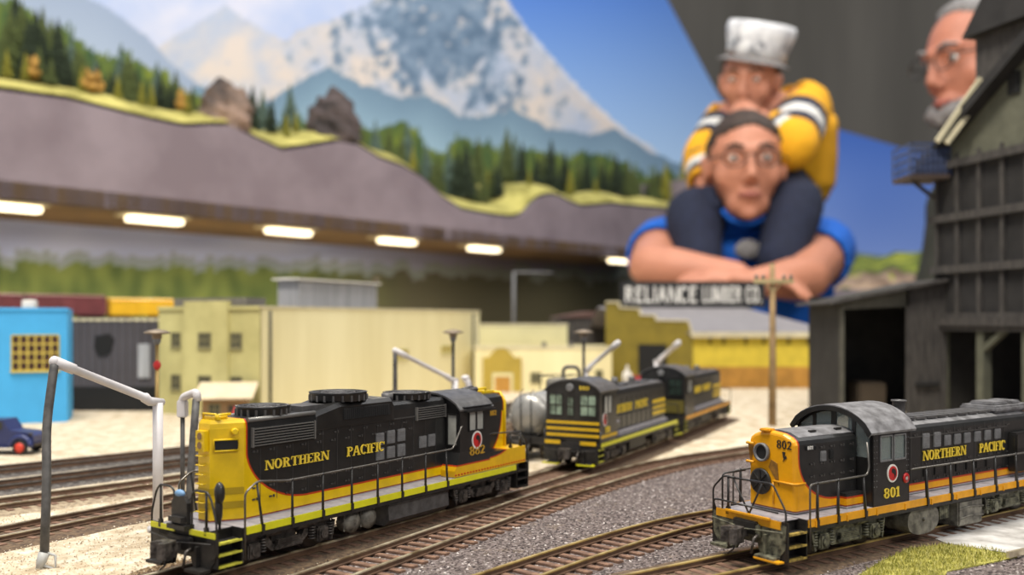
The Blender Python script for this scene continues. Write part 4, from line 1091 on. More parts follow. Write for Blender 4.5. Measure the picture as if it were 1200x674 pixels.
tank_car((.006, .575, RZ - .002), math.radians(66))

# ------------------------------------------------------------------ buildings
M['cream'] = mat('stucco_cream', srgb(232, 222, 176), .8, var=.07, scale=14, bmp=.1, stretch=(1, 1, .15), col2=srgb(216, 204, 154))
M['cream_g'] = mat('stucco_greenish', srgb(198, 190, 130), .85, var=.1, scale=20, col2=srgb(172, 164, 108))
M['cream2'] = mat('stucco_pale', srgb(222, 214, 164), .85, var=.08, scale=14)
M['olive_y'] = mat('mission_olive', srgb(176, 152, 62), .85, var=.1, scale=30)
M['frame_dk'] = mat('window_dark', srgb(58, 56, 44), .6)
M['muntin'] = mat('muntin_tan', srgb(140, 134, 96), .7)
M['roof_grey'] = mat('roof_felt_grey', srgb(120, 116, 108), .85, var=.15, scale=60)
M['corr'] = mat('corrugated_silver', srgb(190, 190, 192), .5, .2, var=.15, scale=30, stretch=(8, 8, .4))
M['corr_dk'] = mat('corrugated_dull', srgb(110, 110, 112), .6, .2)
M['blue'] = mat('stucco_bright_blue', srgb(68, 168, 226), .75, var=.08, scale=20)
M['shed_yellow'] = mat('lumber_yellow', srgb(214, 190, 62), .8, var=.1, scale=60)
M['shed_olive'] = mat('lumber_olive', srgb(132, 116, 38), .85, var=.12, scale=40)
M['shed_ochre'] = mat('lumber_ochre', srgb(190, 140, 62), .85, var=.15, scale=60)
M['shed_roof'] = mat('metal_roof_grey', srgb(138, 134, 136), .6, .1, var=.08, scale=50)
M['trimw'] = mat('trim_cream', srgb(214, 204, 170), .7)
M['charcoal'] = mat('charcoal_boards', srgb(74, 70, 66), .85, var=.25, scale=50, bmp=.3, stretch=(6, 6, 1), col2=srgb(50, 47, 45))
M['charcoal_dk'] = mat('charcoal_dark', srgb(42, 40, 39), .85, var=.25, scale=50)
M['greygreen'] = mat('weathered_grey_green', srgb(98, 98, 82), .9, var=.15, scale=60, bmp=.2)
M['darkbldg'] = mat('dark_grey_steel', srgb(84, 80, 84), .7, var=.12, scale=20)

def local(px0, a):
    """frame at px0 with x axis at angle a"""
    return Matrix.Translation(px0) @ Rz(a)
def winframe(b_name, parent, x0, x1, z0, z1, nx, nz, y=0, fm=None, pm=None, th=.001, sill=True, axis='y'):
    P = (lambda a0, a1, d0, d1, c0, c1: (a0, a1, y - d1, y - d0, c0, c1)) if axis == 'y' else (lambda a0, a1, d0, d1, c0, c1: (y - d1, y - d0, a0, a1, c0, c1))
    f = MB(); w_ = (x1 - x0) / nx * .1
    for k in range(nx + 1): x = x0 + (x1 - x0) * k / nx; f.box(*P(x - w_, x + w_, 0, th, z0, z1))
    for k in range(nz + 1): z = z0 + (z1 - z0) * k / nz; f.box(*P(x0, x1, 0, th, z - w_, z + w_))
    if sill: f.box(*P(x0 - .001, x1 + .001, 0, th * 1.6, z0 - .0016, z0))
    o = f.build('window', fm or M['muntin'], parent); MB().box(*P(x0, x1, 0, th * .4, z0, z1)).build('window_pane', pm or M['frame_dk'], o)
    return o
def shell(R, L, D, H, m, name='wall', parapet=.003, roof=None, mats=None):
    """four walls as one part plus a flat roof; front on y=0 facing -y"""
    b = MB(); t = .002
    b.box(0, L, 0, t, 0, H); b.box(0, L, D - t, D, 0, H)
    b.slot(1 if mats else 0); b.box(0, t, t, D - t, 0, H); b.box(L - t, L, t, D - t, 0, H)
    o = b.build(name, mats or m, R); MB().box(t, L - t, t, D - t, H - parapet - .002, H - parapet).build('roof', roof or M['roof_grey'], R); return o

# big cream warehouse: right face runs along the yard, left face has windows
H1 = CZ + (HOR - 360) / FPX * .82 - GZ
cor = px(305, .82, z=GZ); ang = math.radians(64)
R = thing('warehouse', cor, ang, 'large pale yellow stucco warehouse with a grey metal roof shed on top', 'building')
Lw, Dw = .42, .125
t = .002
b = MB(); b.box(0, Lw, 0, t, 0, H1); b.box(0, Lw, Dw - t, Dw, 0, H1); b.box(Lw - t, Lw, t, Dw - t, 0, H1); b.build('side_wall', M['cream'], R)
b = MB(); b.box(-.0005, t, 0, Dw, 0, H1); b.box(-.003, t, .036, .09, H1, H1 + .006); b.box(-.003, -.0005, .036, .09, 0, H1); b.box(-.002, -.0005, 0, Dw, H1 - .002, H1 + .0012)
b.build('front_wall', M['cream_g'], R)
MB().box(t, Lw - t, t, Dw - t, H1 - .006, H1 - .004).build('roof', M['roof_grey'], R)
MB().box(-.001, Lw + .001, -.001, .003, H1 - .0006, H1 + .0012).build('roof_coping', M['trimw'], R)
MB().tube([(.012, -.0015, 0), (.012, -.0015, H1 - .003)], .0012, 6).build('downpipe', M['frame_dk'], R)
MB().tube([(Lw - .02, -.0015, 0), (Lw - .02, -.0015, H1 - .003)], .0012, 6).build('downpipe', M['frame_dk'], R)
for zc in (.064, .024):
    for yc in ((.021, .034), (.056, .071), (.0965, .108)):
        winframe('w', R, yc[0], yc[1], zc, zc + .0135, 3, 2, -.003 if .04 < yc[0] < .08 else -.0005, fm=M['muntin'], th=.0008, axis='x')
b = MB(); b.box(-.001, .001, .05, .062, H1 + .006, H1 + .008); b.box(.004, .03, .02, .11, H1 - .002, H1 + .009); b.build('roof_vent_box', M['roof_grey'], R)
winframe('w', R, .22, .245, .046, .056, 3, 1, 0, fm=M['cream_g'], pm=M['olive_y'])
winframe('w', R, .32, .345, .05, .058, 3, 1, 0, fm=M['cream_g'], pm=M['olive_y'])
# roof shed
q = px(348, .93, z=0); inv_ = Matrix.Translation(cor) @ Rz(ang)
shed = MB(); 
sx0, sx1, sy0, sy1 = .084, .217, .025, .05
zt0 = H1 - .004
shed.box(sx0, sx1, sy0, sy1, zt0, zt0 + .034)
for k in range(30): x = sx0 + (sx1 - sx0) * k / 29; shed.box(x - .0007, x + .0007, sy0 - .0008, sy0, zt0, zt0 + .034)
for k in range(12): y = sy0 + (sy1 - sy0) * k / 11; shed.box(sx0 - .0008, sx0, y - .0007, y + .0007, zt0, zt0 + .034)
rs = shed.build('roof_shed', M['corr'], R)
MB().prism([(sy0 - .005, zt0 + .0325), (sy0 - .005, zt0 + .034), ((sy0 + sy1) / 2, zt0 + .0347), (sy1 + .005, zt0 + .034), (sy1 + .005, zt0 + .0325)], 'x', sx0 - .005, sx1 + .005).build('shed_roof', M['white'], rs)
# entrance hut
ph = gnd(262, 497)
R = thing('hut', (ph.x, ph.y, GZ), math.radians(8), 'small hut with pale tan lean-to roof at the foot of the cream warehouse', 'hut')
MB().box(-.018, .018, 0, .03, 0, .022).build('hut_wall', mat('hut_brown', srgb(150, 120, 84), .85), R)
b = MB(); b.prism([(-.006, .0215), (-.006, .023), (.032, .034), (.032, .0325)], 'x', -.025, .025); b.build('hut_roof', mat('hut_roof_tan', srgb(214, 196, 164), .8, var=.1), R)
winframe('w', R, -.012, -.003, .008, .017, 2, 2, 0)
MB().box(.004, .012, -.001, 0, 0, .016).build('hut_door', M['frame_dk'], R)
pr = gnd(276, 504)
b = MB(); b.lathe([(.0035, 0), (.0035, .012), (.003, .0145), (.0012, .016), (.0012, .019)], (0, 0, 0), n=14); b.box(-.0045, .0045, -.0012, .0012, .004, .007)
tag(b.build('fuel_pump', M['red'], loc=pr), 'small red pump in front of the hut', 'pump')

# annex buildings behind
def block(u0, u1, y, vtop, D, m, name, label, cat='building', ang=0, windows=(), roof=None, base=GZ):
    p = px(u0, y, z=base); x1 = (u1 - 600) / FPX * y; H = CZ + (HOR - vtop) / FPX * y - base
    R = thing(name, p, ang, label, cat); Lb = x1 - p.x
    shell(R, Lb, D, H, m, roof=roof)
    b = MB(); b.box(-.001, Lb + .001, -.001, .002, H - .002, H + .0008); b.build('coping', M['trimw'], R)
    for (a0, a1, v0, v1, nx, nz) in windows:
        winframe('w', R, (a0 - 600) / FPX * y - p.x, (a1 - 600) / FPX * y - p.x, CZ + (HOR - v1) / FPX * y - base, CZ + (HOR - v0) / FPX * y - base, nx, nz)
    return R, Lb, H, p
block(540, 665, 1.28, 380, .12, M['cream2'], 'annex_building', 'plain pale stucco block rising behind the low annex, right of the warehouse', windows=())
R, Lb, H, p = block(556, 717, 1.14, 407, .12, M['cream'], 'annex_building', 'low pale stucco annex with an olive mission-style entrance', windows=((622, 634, 437, 448, 2, 2), (698, 706, 434, 443, 2, 2)))
Y = 1.14; X = lambda u: (u - 600) / FPX * Y - p.x; Z = lambda v: CZ + (HOR - v) / FPX * Y - GZ
b = MB(); pts = [(566, 470), (566, 419), (572, 419), (575, 416), (578, 412), (583, 408), (592, 408), (597, 412), (600, 416), (603, 419), (611, 419), (611, 470)]
b.prism([(X(u), max(0, Z(v))) for u, v in pts], 'y', -.004, 0); b.build('mission_entrance', M['olive_y'], R)
b = MB(); b.box(X(577), X(601), -.006, -.004, 0, Z(437)); b.slot(1); b.box(X(580), X(598), -.0065, -.006, 0, Z(441)); b.build('entrance_door', [M['cream2'], M['shed_ochre']], R)
b = MB()
for u in (636, 668): b.box(X(u), X(u + 5), .02, .03, H - .004, H + .006)
b.build('roof_vent', M['roof_grey'], R)

# bright blue building, far left
ab = math.radians(21); pr_ = px(79, .80, z=GZ); Lb = .26; pl_ = pr_ - Vector((math.cos(ab), math.sin(ab), 0)) * Lb; H = CZ + (HOR - 362) / FPX * .8 - GZ
R = thing('blue_building', pl_, ab, 'bright blue stucco building with a yellow multi-pane window, far left', 'building')
shell(R, Lb, .05, H, M['blue']); MB().box(-.001, Lb + .001, -.001, .002, H - .002, H + .0008).build('coping', M['blue'], R)
def onwall(u):   # distance along the front wall seen in photo column u
    r = Vector(((u - 600) / FPX, 1)); d = Vector((math.cos(ab), math.sin(ab))); o = Vector((pl_.x, pl_.y))
    den = d.x * r.y - d.y * r.x; s_ = -(o.x * r.y - o.y * r.x) / den; return s_, (o + d * s_).y
M['win_yel'] = mat('window_frame_yellow', srgb(206, 184, 84), .6); M['pane_red'] = mat('pane_maroon', srgb(74, 42, 34), .3, var=.3, scale=150)
for a_, c_ in ((14, 69), (-60, -5)):
    s0_, y0_ = onwall(a_); s1_, y1_ = onwall(c_); ym = (y0_ + y1_) / 2
    winframe('w', R, s0_, s1_, CZ + (HOR - 434) / FPX * ym - GZ, CZ + (HOR - 393) / FPX * ym - GZ, 6, 4, 0, M['win_yel'], M['pane_red'], .0015)
s0_, y0_ = onwall(24); s1_, _ = onwall(41)
b = MB(); b.bbox(s0_, s1_, .006, .02, H - .003, H + .008, .001); b.box(s0_ + .002, s1_ - .002, .004, .006, H, H + .006); b.build('roof_unit', M['white'], R)

# dark steel building with a black hatch and a pale patch
R, Lb, H, p = block(76, 192, .90, 374, .05, M['darkbldg'], 'dark_building', 'dark grey steel building between the blue building and the cream warehouse')
Y = .90; X = lambda u: (u - 600) / FPX * Y - p.x; Z = lambda v: CZ + (HOR - v) / FPX * Y - GZ
b = MB()
for k in range(14): x = Lb * k / 13; b.box(x - .0006, x + .0006, -.0012, 0, .012, H)
b.box(0, Lb, -.002, 0, .024, .026); b.build('wall_rib', M['darkbldg'], R)
b = MB(); b.prism([(X(112), Z(394)), (X(128), Z(391)), (X(134), Z(397)), (X(130), Z(414)), (X(118), Z(418)), (X(111), Z(408))], 'y', -.0016, 0); b.build('hatch', M['dark'], R)
b = MB(); b.bbox(X(162), X(176), -.0016, 0, Z(443), Z(403), .0004); b.build('pale_notice', M['corr'], R)
MB().box(0, Lb, -.003, 0, 0, .024).build('dark_plinth', M['dark'], R)

# raised back track with freight cars
bz = CZ + (HOR - 377) / FPX * 1.22
b = MB(); p0, p1 = px(-160, 1.1, z=0), px(230, 1.42, z=0)
bp = [(p0.x, p0.y), (p1.x, p1.y), (p1.x - .1, p1.y + .06), (p0.x - .1, p0.y + .06)]
bank = tag(b.prism(bp, 'z', GZ, bz).build('track_embankment', M['greygreen']), 'raised grey embankment carrying freight cars behind the dark building', 'embankment')
def boxcar(u0, u1, y, m, label, h=.036, dy=0):
    p, q = px(u0, y, z=0), px(u1, y + dy, z=0); Lc = math.hypot(q.x - p.x, q.y - p.y)
    R = thing('boxcar', (p.x, p.y + .012, bz), math.atan2(q.y - p.y, q.x - p.x), label, 'freight car', 'freight cars on the raised track')
    b = MB(); b.bbox(0, Lc, 0, .033, .009, h, .0006)
    for k in range(int(Lc / .008)): b.box(.004 + k * .008, .0052 + k * .008, -.0008, .0338, .01, h - .001)
    b.build('car_body', m, R)
    b = MB(); b.prism([(-.001, h), (.0165, h + .003), (.034, h)], 'x', -.001, Lc + .001); b.build('car_roof', m, R)
    b = MB(); b.bbox(Lc * .4, Lc * .6, -.0016, 0, .0095, h - .002, .0004); b.build('sliding_door', m, R)
    for x in (.018, Lc - .018):
        b = MB()
        for dx in (-.01, .01): b.cyl((x + dx, 0.006, .0052), (x + dx, .027, .0052), .0052, 14)
        b.box(x - .014, x + .014, .004, .029, .004, .009)
        b.build('bogie', M['under'], R)
M['maroon'] = mat('freight_maroon', srgb(112, 52, 56), .7, var=.15, scale=60); M['cyel'] = mat('freight_yellow', srgb(228, 178, 22), .6, var=.08, scale=60)
dyc = lambda u0, u1: (u1 - u0) * .32 / 390
boxcar(-90, 22, 1.16, M['maroon'], 'maroon boxcar at the far left above the blue building', dy=.09)
boxcar(27, 121, 1.255, M['maroon'], 'maroon boxcar coupled left of the yellow boxcar', dy=.08)
boxcar(125, 203, 1.34, M['cyel'], 'yellow boxcar on the raised track behind the dark grey building', dy=.065, h=.032)

# ------------------------------------------------------------------ lumber shed with roof sign
Y0 = 1.2
p = px(812, Y0, z=GZ); zw = lambda v, y: CZ + (HOR - v) / FPX * y - GZ
R = thing('lumber_shed', p, 0, 'long yellow lumber shed with grey roof and stepped olive gable', 'building')
Lx = (980 - 812) / FPX * Y0; he = zw(392, Y0); hr = zw(361, 1.36)
D = .17
b = MB(); b.box(0, Lx, 0, .002, zw(430, Y0), he); b.box(Lx - .002, Lx, 0, D * 2, 0, he); b.box(0, Lx, 2 * D - .002, 2 * D, 0, he); b.build('upper_wall', M['shed_yellow'], R)
b = MB(); b.box(0, Lx, -.001, .002, 0, zw(430, Y0)); 
for k in range(40): b.box(Lx * k / 40, Lx * k / 40 + .0006, -.0016, -.001, 0, zw(430, Y0))
b.build('lower_wall', M['shed_ochre'], R)
for u in (830, 846, 872, 893, 922, 945, 965): MB().box((u - 812) / FPX * Y0, (u - 808) / FPX * Y0, -.001, .001, zw(404, Y0), zw(394, Y0)).build('eave_bracket', M['shed_olive'], R)
xg = (720 - 812) / FPX * Y0
# gable front, swung back to the left
b = MB(); Rr = []
vt = []
ang_g = math.radians(168)
gl = .115
prof = [(0, 0), (gl, 0), (gl, hr + .006), (gl * .84, hr + .006), (gl * .84, hr - .001), (gl * .6, hr - .003), (gl * .6, hr - .011), (gl * .42, hr - .012), (gl * .42, hr - .018), (.006, hr - .019), (0, he - .001)]
dirv = Vector((math.cos(ang_g), -math.sin(ang_g) * -1 * .0 + math.sin(ang_g), 0))
G = Matrix.Rotation(ang_g, 4, 'Z')
b.prism(prof, 'y', -.003, .001); g_ = b.build('gable_wall', M['shed_olive'], R); g_.rotation_euler = (0, 0, ang_g)
b = MB()
for i in range(2, len(prof) - 1): b.bar((prof[i][0], 0, prof[i][1]), (prof[i + 1][0], 0, prof[i + 1][1]), .006, .0022)
g2 = b.build('gable_trim', M['trimw'], g_)
b = MB(); b.box(gl * .3, gl * .62, .001, .003, zw(440, Y0), zw(404, Y0)); g3 = b.build('loading_opening', M['dark'], g_)
# grey roof
ztop = hr
b = MB()
vs = [(-.004, -.006, he), (Lx + .004, -.006, he), (Lx * .56, D, ztop), (-.11, D, ztop), (-.004, -.006, he + .002), (Lx + .004, -.006, he + .002), (Lx * .56, D, ztop + .002), (-.11, D, ztop + .002)]
b.add(vs, [(0, 1, 2, 3), (7, 6, 5, 4), (0, 4, 5, 1), (1, 5, 6, 2), (2, 6, 7, 3), (3, 7, 4, 0)], False)
vs = [(-.11, D, ztop), (Lx * .56, D, ztop), (Lx + .004, 2 * D, he), (-.11, 2 * D, he)]
b.add(vs, [(0, 1, 2, 3)], False)
vs = [(Lx * .56, D, ztop), (Lx + .004, -.006, he), (Lx + .004, 2 * D, he)]; b.add(vs, [(0, 1, 2)], False)
b.build('roof', M['shed_roof'], R)
MB().box(-.004, Lx + .004, -.0075, -.0055, he - .004, he + .003).build('eave_board', M['trimw'], R)
# sign
Ys = 1.365; p = px(727, Ys, z=CZ + (HOR - 361) / FPX * Ys)
Ls = (896 - 727) / FPX * Ys; hs = 31 / FPX * Ys
RS = thing('lumber_sign', p, -.02, 'black roof sign with white letters reading RELIANCE LUMBER CO.', 'sign')
MB().box(0, Ls, 0, .003, 0, hs).build('sign_board', mat('sign_black', srgb(28, 27, 28), .6), RS)
b = MB(); q = 0
for f in text_quads('RELIANCE', .006, Ls * .535, hs * .2, hs * .62, False) + text_quads('LUMBER CO.', Ls * .565, Ls * .975, hs * .2, hs * .62, False):
    b.prism(f, 'y', -.0008 - .00004 * (q % 5), 0); q += 1
b.build('sign_letters', M['white'], RS)
b = MB()
for x in (.02, Ls / 2, Ls - .02): b.bar((x, .0045, -.004), (x, .0045, hs - .004), .003); b.bar((x, .006, hs * .7), (x, .03, -.006), .002)
b.build('sign_strut', M['charcoal'], RS)

# ------------------------------------------------------------------ utility pole
pp = gnd(905, 499)
R = thing('utility_pole', pp, .1, 'brown wooden utility pole with one crossarm in front of the yellow lumber shed', 'pole')
hp = CZ + (HOR - 309) / FPX * pp.y - GZ
MB().tube([(0, 0, 0), (.0004, 0, hp * .5), (0, 0, hp)], [.0034, .0029, .0022], 10).build('pole_shaft', mat('pole_wood', srgb(160, 132, 92), .8, var=.2, scale=80), R)
za = CZ + (HOR - 330) / FPX * pp.y - GZ
b = MB(); b.bar((-.017, -.003, za), (.017, -.003, za), .003, .0034); b.bar((-.009, -.002, za), (0, -.002, za - .009), .001); b.bar((.009, -.002, za), (0, -.002, za - .009), .001)
b.build('crossarm', mat('crossarm_wood', srgb(176, 160, 116), .8), R)
for x in (-.015, -.009, .009, .015): MB().lathe([(.0008, 0), (.0016, .001), (.0016, .003), (.0006, .004)], (x, -.003, za + .0017), n=8).build('insulator', M['tankgrey'], R)

# ------------------------------------------------------------------ lamp posts
M['lampshade'] = mat('lamp_shade_tin', srgb(136, 122, 104), .5, .4); M['brass'] = mat('brass_post', srgb(176, 148, 92), .4, .6)
def street_lamp(u, y, vtop, label, m=None, base=GZ, r=.007):
    p = px(u, y, z=base); h = CZ + (HOR - vtop) / FPX * y - base
    R = thing('street_lamp', p, 0, label, 'street lamp', 'yard street lamps')
    MB().tube([(0, 0, 0), (0, 0, h - .004)], .0011, 8).build('lamp_pole', m or M['brass'], R)
    MB().lathe([(.0012, -.0052), (.0028, -.0036), (.0024, -.002), (r, -.0013), (r * .98, -.0006), (r * .6, .0004), (.0006, .0011)], (0, 0, h), n=24).build('lamp_shade', M['lampshade'], R)
    MB().blob((0, 0, h - .005), (.0022, .0022, .003), 2).build('lamp_bulb', M['panel'], R)
    return R
L1 = street_lamp(184, .50, 388, 'brass street lamp with a red tag, in front of the cream warehouse corner')
MB().blob((.0005, -.0012, CZ + (HOR - 428) / FPX * .5 - GZ), (.0022, .001, .0028), 2).build('red_tag', M['red'], L1)
street_lamp(531, .62, 388, 'dark street lamp rising behind the cab of the 882 locomotive', M['rail_paint'])
street_lamp(684, .66, 388, 'dark street lamp behind the yellow striped switcher', M['rail_paint'])
street_lamp(441, 1.45, 326, 'distant street lamp above the cream warehouse roof', M['tankgrey'], base=GZ)

# ------------------------------------------------------------------ fuelling cranes
M['crane'] = mat('crane_white', srgb(206, 202, 202), .5, var=.08, scale=80); M['hose'] = mat('hose_grey', srgb(84, 82, 80), .6, var=.25, scale=250, bmp=.3)
M['hose_end'] = mat('hose_end_grey', srgb(176, 176, 172), .5)
def crane(base, ztop, arm_end, hose_pts, label, r=.0021, ra=.0019, hose_r=.0016, name='fuelling_crane'):
    R = thing(name, base, 0, label, 'fuelling crane', 'fuelling cranes between the tracks')
    o = Vector(base); L_ = lambda p: Vector(p) - o
    b = MB(); b.tube([(0, 0, 0), (0, 0, ztop - GZ)], r, 14); b.lathe([(r * 2, 0), (r * 2, .002), (r * 1.1, .003)], (0, 0, 0), n=16); b.build('crane_post', M['crane'], R)
    top = L_((base[0], base[1], ztop)); e = L_(arm_end); dr = (e - top)
    back = top - Vector((dr.x, dr.y, 0)).normalized() * r * 1.2
    b = MB(); b.tube([back, top + Vector((0, 0, r * .4)) + Vector((dr.x, dr.y, 0)).normalized() * r * 2, top.lerp(e, .14), top.lerp(e, .16), top.lerp(e, .82), top.lerp(e, .83), e], [ra * .8, ra, ra * 1.15, ra * .9, ra * .85, ra * 1.1, ra * 1.15], 12)
    b.blob(e, (ra * 1.1, ra * 1.1, ra * 1.2), 2); b.build('crane_arm', M['crane'], R)
    if hose_pts:
        hp_ = [e] + [L_(p) for p in hose_pts]
        b = MB(); b.tube(smooth_path(hp_[:-1], 5, .02), hose_r, 10); b.build('crane_hose', M['hose'], R)
        b = MB(); b.tube([hp_[-2], hp_[-2].lerp(hp_[-1], .5), hp_[-1]], [hose_r * 1.25, hose_r * 1.1, hose_r * .6], 10)
        b.tube([hp_[-2] + Vector((.001, 0, 0)), hp_[-2] + Vector((.004, 0, -.001)), hp_[-2] + Vector((.004, 0, -.006)), hp_[-2].lerp(hp_[-1], .7)], .0006, 6); b.build('hose_nozzle', M['hose_end'], R)
    return R
yb_ = .385; bp_ = px(185, yb_, z=GZ)
crane(bp_, px(185, yb_, 472).z, px(64, .345, 424), [px(62, .343, 440), px(54, .338, 500), px(55, .332, 560), px(52, .328, 648), px(45, .326, 668)], 'tall white fuelling crane with long arm and grey hanging hose at the left edge')
bp2 = px(214, .425, z=GZ)
R = thing('standpipe', bp2, 0, 'small standpipe with white bent top and dark hose left of the 882 locomotive', 'standpipe')
LL = lambda p: Vector(p) - bp2
MB().tube([(0, 0, 0), LL(px(214, .425, 487))], .0011, 8).build('pipe', M['hose'], R)
b = MB(); b.tube(smooth_path([LL(px(214, .425, 487)), LL(px(213.5, .425, 466)), LL(px(231, .42, 459)), LL(px(231, .42, 470))], 5, .003), .0019, 10); b.bbox(*(lambda q: (q.x - .0022, q.x + .0022, q.y - .002, q.y + .002, q.z - .002, q.z + .006))(LL(px(214, .425, 484))), .0005); b.build('bent_top', M['crane'], R)
MB().tube(smooth_path([LL(px(230, .42, 468)), LL(px(226, .415, 520)), LL(px(222, .41, 580)), LL(px(224, .41, 612))], 4, .01), .0018, 8).build('hose', M['hose'], R)
b3 = px(533, .60, z=GZ)
crane(b3, px(533, .60, 446).z, px(463, .56, 411), [px(463, .56, 440), px(463, .56, 500), px(463, .56, 545)], 'white fuelling crane behind the roof of the 882 locomotive', r=.0021, ra=.0017, hose_r=.0014)
R = thing('vent_pipe', px(549, .6, z=GZ), 0, 'short white capped vent pipe right of the crane behind the 882 cab', 'pipe')
hh = px(549, .6, 443).z - GZ
b = MB(); b.tube([(0, 0, 0), (0, 0, hh - .004), (-.002, 0, hh)], [.002, .002, .0026], 10); b.blob((-.002, 0, hh), (.003, .003, .002), 2); b.build('pipe_body', M['crane'], R)
b4 = px(686, .69, z=GZ)
crane(b4, px(686, .69, 434).z, px(724, .66, 402), None, 'white fuelling crane with raised arm behind the yellow striped switcher', r=.0023, ra=.0019, hose_r=.0014)
R = thing('hose_stand', px(660, .66, z=GZ), 0, 'dark arched hose stand left of the crane behind the striped switcher', 'hose stand')
hz = px(660, .66, 430).z - GZ
MB().tube(smooth_path([(0, 0, 0), (0, 0, hz), (.011, 0, hz), (.0125, 0, hz - .012)], 5, .004), .0013, 8).build('arched_pipe', M['hose'], R)
b5 = px(770, .86, z=GZ)
crane(b5, px(770, .86, 424).z, px(795, .83, 402), None, 'white fuelling crane rising above the dusty rear switcher', r=.0027, ra=.0024, hose_r=.0014)

# ------------------------------------------------------------------ vintage pickup, far left
pk = gnd(18, 534)
R = thing('vintage_truck', (pk.x - .014, pk.y + .012, GZ), -.05, 'dark blue vintage pickup truck with red wheels parked by the blue building', 'truck')
M['navy'] = mat('truck_navy', srgb(40, 50, 96), .3, var=.1)
k = .0115
b = MB(); side = [(-2.6, .5), (-2.6, 1.25), (-.9, 1.3), (-.85, 1.9), (-.6, 2.02), (.35, 2.02), (.75, 1.4), (1.9, 1.28), (2.15, 1.1), (2.15, .55)]
b.prism(side, 'y', -.68, .68); b.build('truck_body', M['navy'], R, k)
b = MB()
for x in (1.45, -1.7):
    for s in (-1, 1): b.tube([(x + .62 * math.cos(t), s * .82, .45 + .6 * math.sin(t)) for t in [PI * j / 10 for j in range(11)]], .15, 8)
b.prism([(-.9, .42), (.9, .42), (.9, .5), (-.9, .5)], 'y', -.95, .95); b.build('fender', M['navy'], R, k)
for x in (1.45, -1.7):
    for s in (-1, 1):
        b = MB(); b.lathe([(.3, -.1), (.4, -.12), (.42, 0), (.4, .12), (.3, .1)], (x, s * .82, .42), 'y', 20); w_ = b.build('wheel', M['under'], R, k)
        b = MB(); b.lathe([(.3, -.1), (.12, -.13), (.02, -.13)] if s < 0 else [(.3, .1), (.12, .13), (.02, .13)], (x, s * .82, .42), 'y', 16); b.build('wheel_disc', mat('wheel_red', srgb(206, 60, 40), .5), w_, k)
b = MB(); b.box(-.55, .3, -.7, .7, 1.45, 1.88); b.build('cab_window', M['frame_dk'], R, k)
b = MB(); b.bar((2.3, -.8, .6), (2.3, .8, .6), .1, .14); b.blob((1.95, -.6, 1.15), (.14, .14, .14), 2); b.blob((1.95, .6, 1.15), (.14, .14, .14), 2); b.build('bumper_lamps', M['wheel'], R, k)

# small trackside figure and barrel by the lumber shed
pf = px(735, 1.08, z=GZ)
b = MB(); b.tube([(-.0016, 0, 0), (-.0014, 0, .009), (-.001, 0, .0105)], .0011, 6); b.tube([(.0016, 0, 0), (.0014, 0, .009), (.001, 0, .0105)], .0011, 6)
b.tube([(0, 0, .009), (0, 0, .0125), (0, 0, .0165), (0, 0, .018)], [.0022, .0024, .003, .0011], 8); b.blob((0, 0, .0195), (.0014, .0015, .0018), 2)
b.tube([(-.003, 0, .0162), (-.0042, -.001, .0125), (-.0036, -.002, .009)], .0009, 6); b.tube([(.003, 0, .0162), (.0042, -.001, .0125), (.0036, -.002, .009)], .0009, 6)
o = b.build('worker_figurine', M['white'], scale=1.7); o.location = pf; o.scale = (.7, .7, 1); tag(o, 'white worker figurine standing by the stepped olive gable', 'figurine')
pb = px(748, 1.1, z=GZ)
b = MB(); b.lathe([(.0035, 0), (.0037, .003), (.0035, .0032), (.0037, .0066), (.0035, .007), (.0036, .01), (.003, .0102)], (0, 0, 0), n=16); b.bbox(-.008, .008, .004, .012, 0, .022, .001)
tag(b.build('red_barrel', mat('barrel_red', srgb(170, 50, 60), .5), loc=pb), 'red barrel beside the white worker figurine', 'barrel')
# crossing signal at the right
pc = gnd(967, 480)
R = thing('crossing_signal', pc, 0, 'small pale signal post with a red disc by the lumber shed corner', 'signal')
MB().tube([(0, 0, 0), (0, 0, .05)], .0012, 8).build('signal_post', M['crane'], R)
MB().lathe([(.004, -.0008), (.004, .0008)], (0, -.002, .046), 'y', 16).build('signal_disc', mat('signal_pink', srgb(200, 110, 96), .6), R)
# ------------------------------------------------------------------ charcoal wooden coaling tower and lean-to
PL = px(1098, .85, z=GZ); PR = px(1200, .752, z=GZ)
at_ = math.atan2(PR.y - PL.y, PR.x - PL.x)
T = thing('coaling_tower', PL, at_, 'tall charcoal wooden coaling tower with battens and a grey-green gable at the right edge', 'tower')
Lt = .21; k_ = (PR - PL).length; Dt = .16     # local x runs towards the camera along the visible face, face normal is -y local
zc = CZ - GZ
# local frame: x towards near right, y: behind (to the right). visible face on y=0 looks to local -y
he_ = zc + .1457; zg = lambda s: he_ + .66 * s
b = MB(); zb = zc + (HOR - 372) / FPX * .8
b.box(0, Lt, 0, .003, zb, he_ + .01); b.box(0, .003, 0, Dt, 0, he_); b.box(Lt - .003, Lt, 0, Dt, zb, he_); b.box(0, Lt, Dt - .003, Dt, 0, he_)
b.build('tower_wall', M['charcoal_dk'], T)
for i in range(9):
    x = .002 + i * .0262
    MB().box(x - .002, x + .002, -.003, 0, zb - .01, he_ + .005).build('vertical_batten', M['charcoal'], T)
for z in (he_ - .004, zc + .0935 , zc + .0465, zb - .004):
    MB().box(-.004, Lt, -.0062, -.003, z - .0035, z + .0035).build('girt', M['charcoal'], T)
b = MB(); b.box(-.004, Lt, -.004, .008, zb - .012, zb + .004); b.build('header_beam', M['charcoal'], T)
for x in (.004, .055, .105, .155, .205):
    MB().box(x - .004, x + .004, -.002, .007, 0, zb).build('post', M['greygreen'], T)
for x0_, x1_ in ((.055, .09), (.155, .19)):
    b = MB(); b.bar((x0_, .001, zb - .03), (x1_, .001, zb - .004), .005); b.build('knee_brace', M['greygreen'], T)
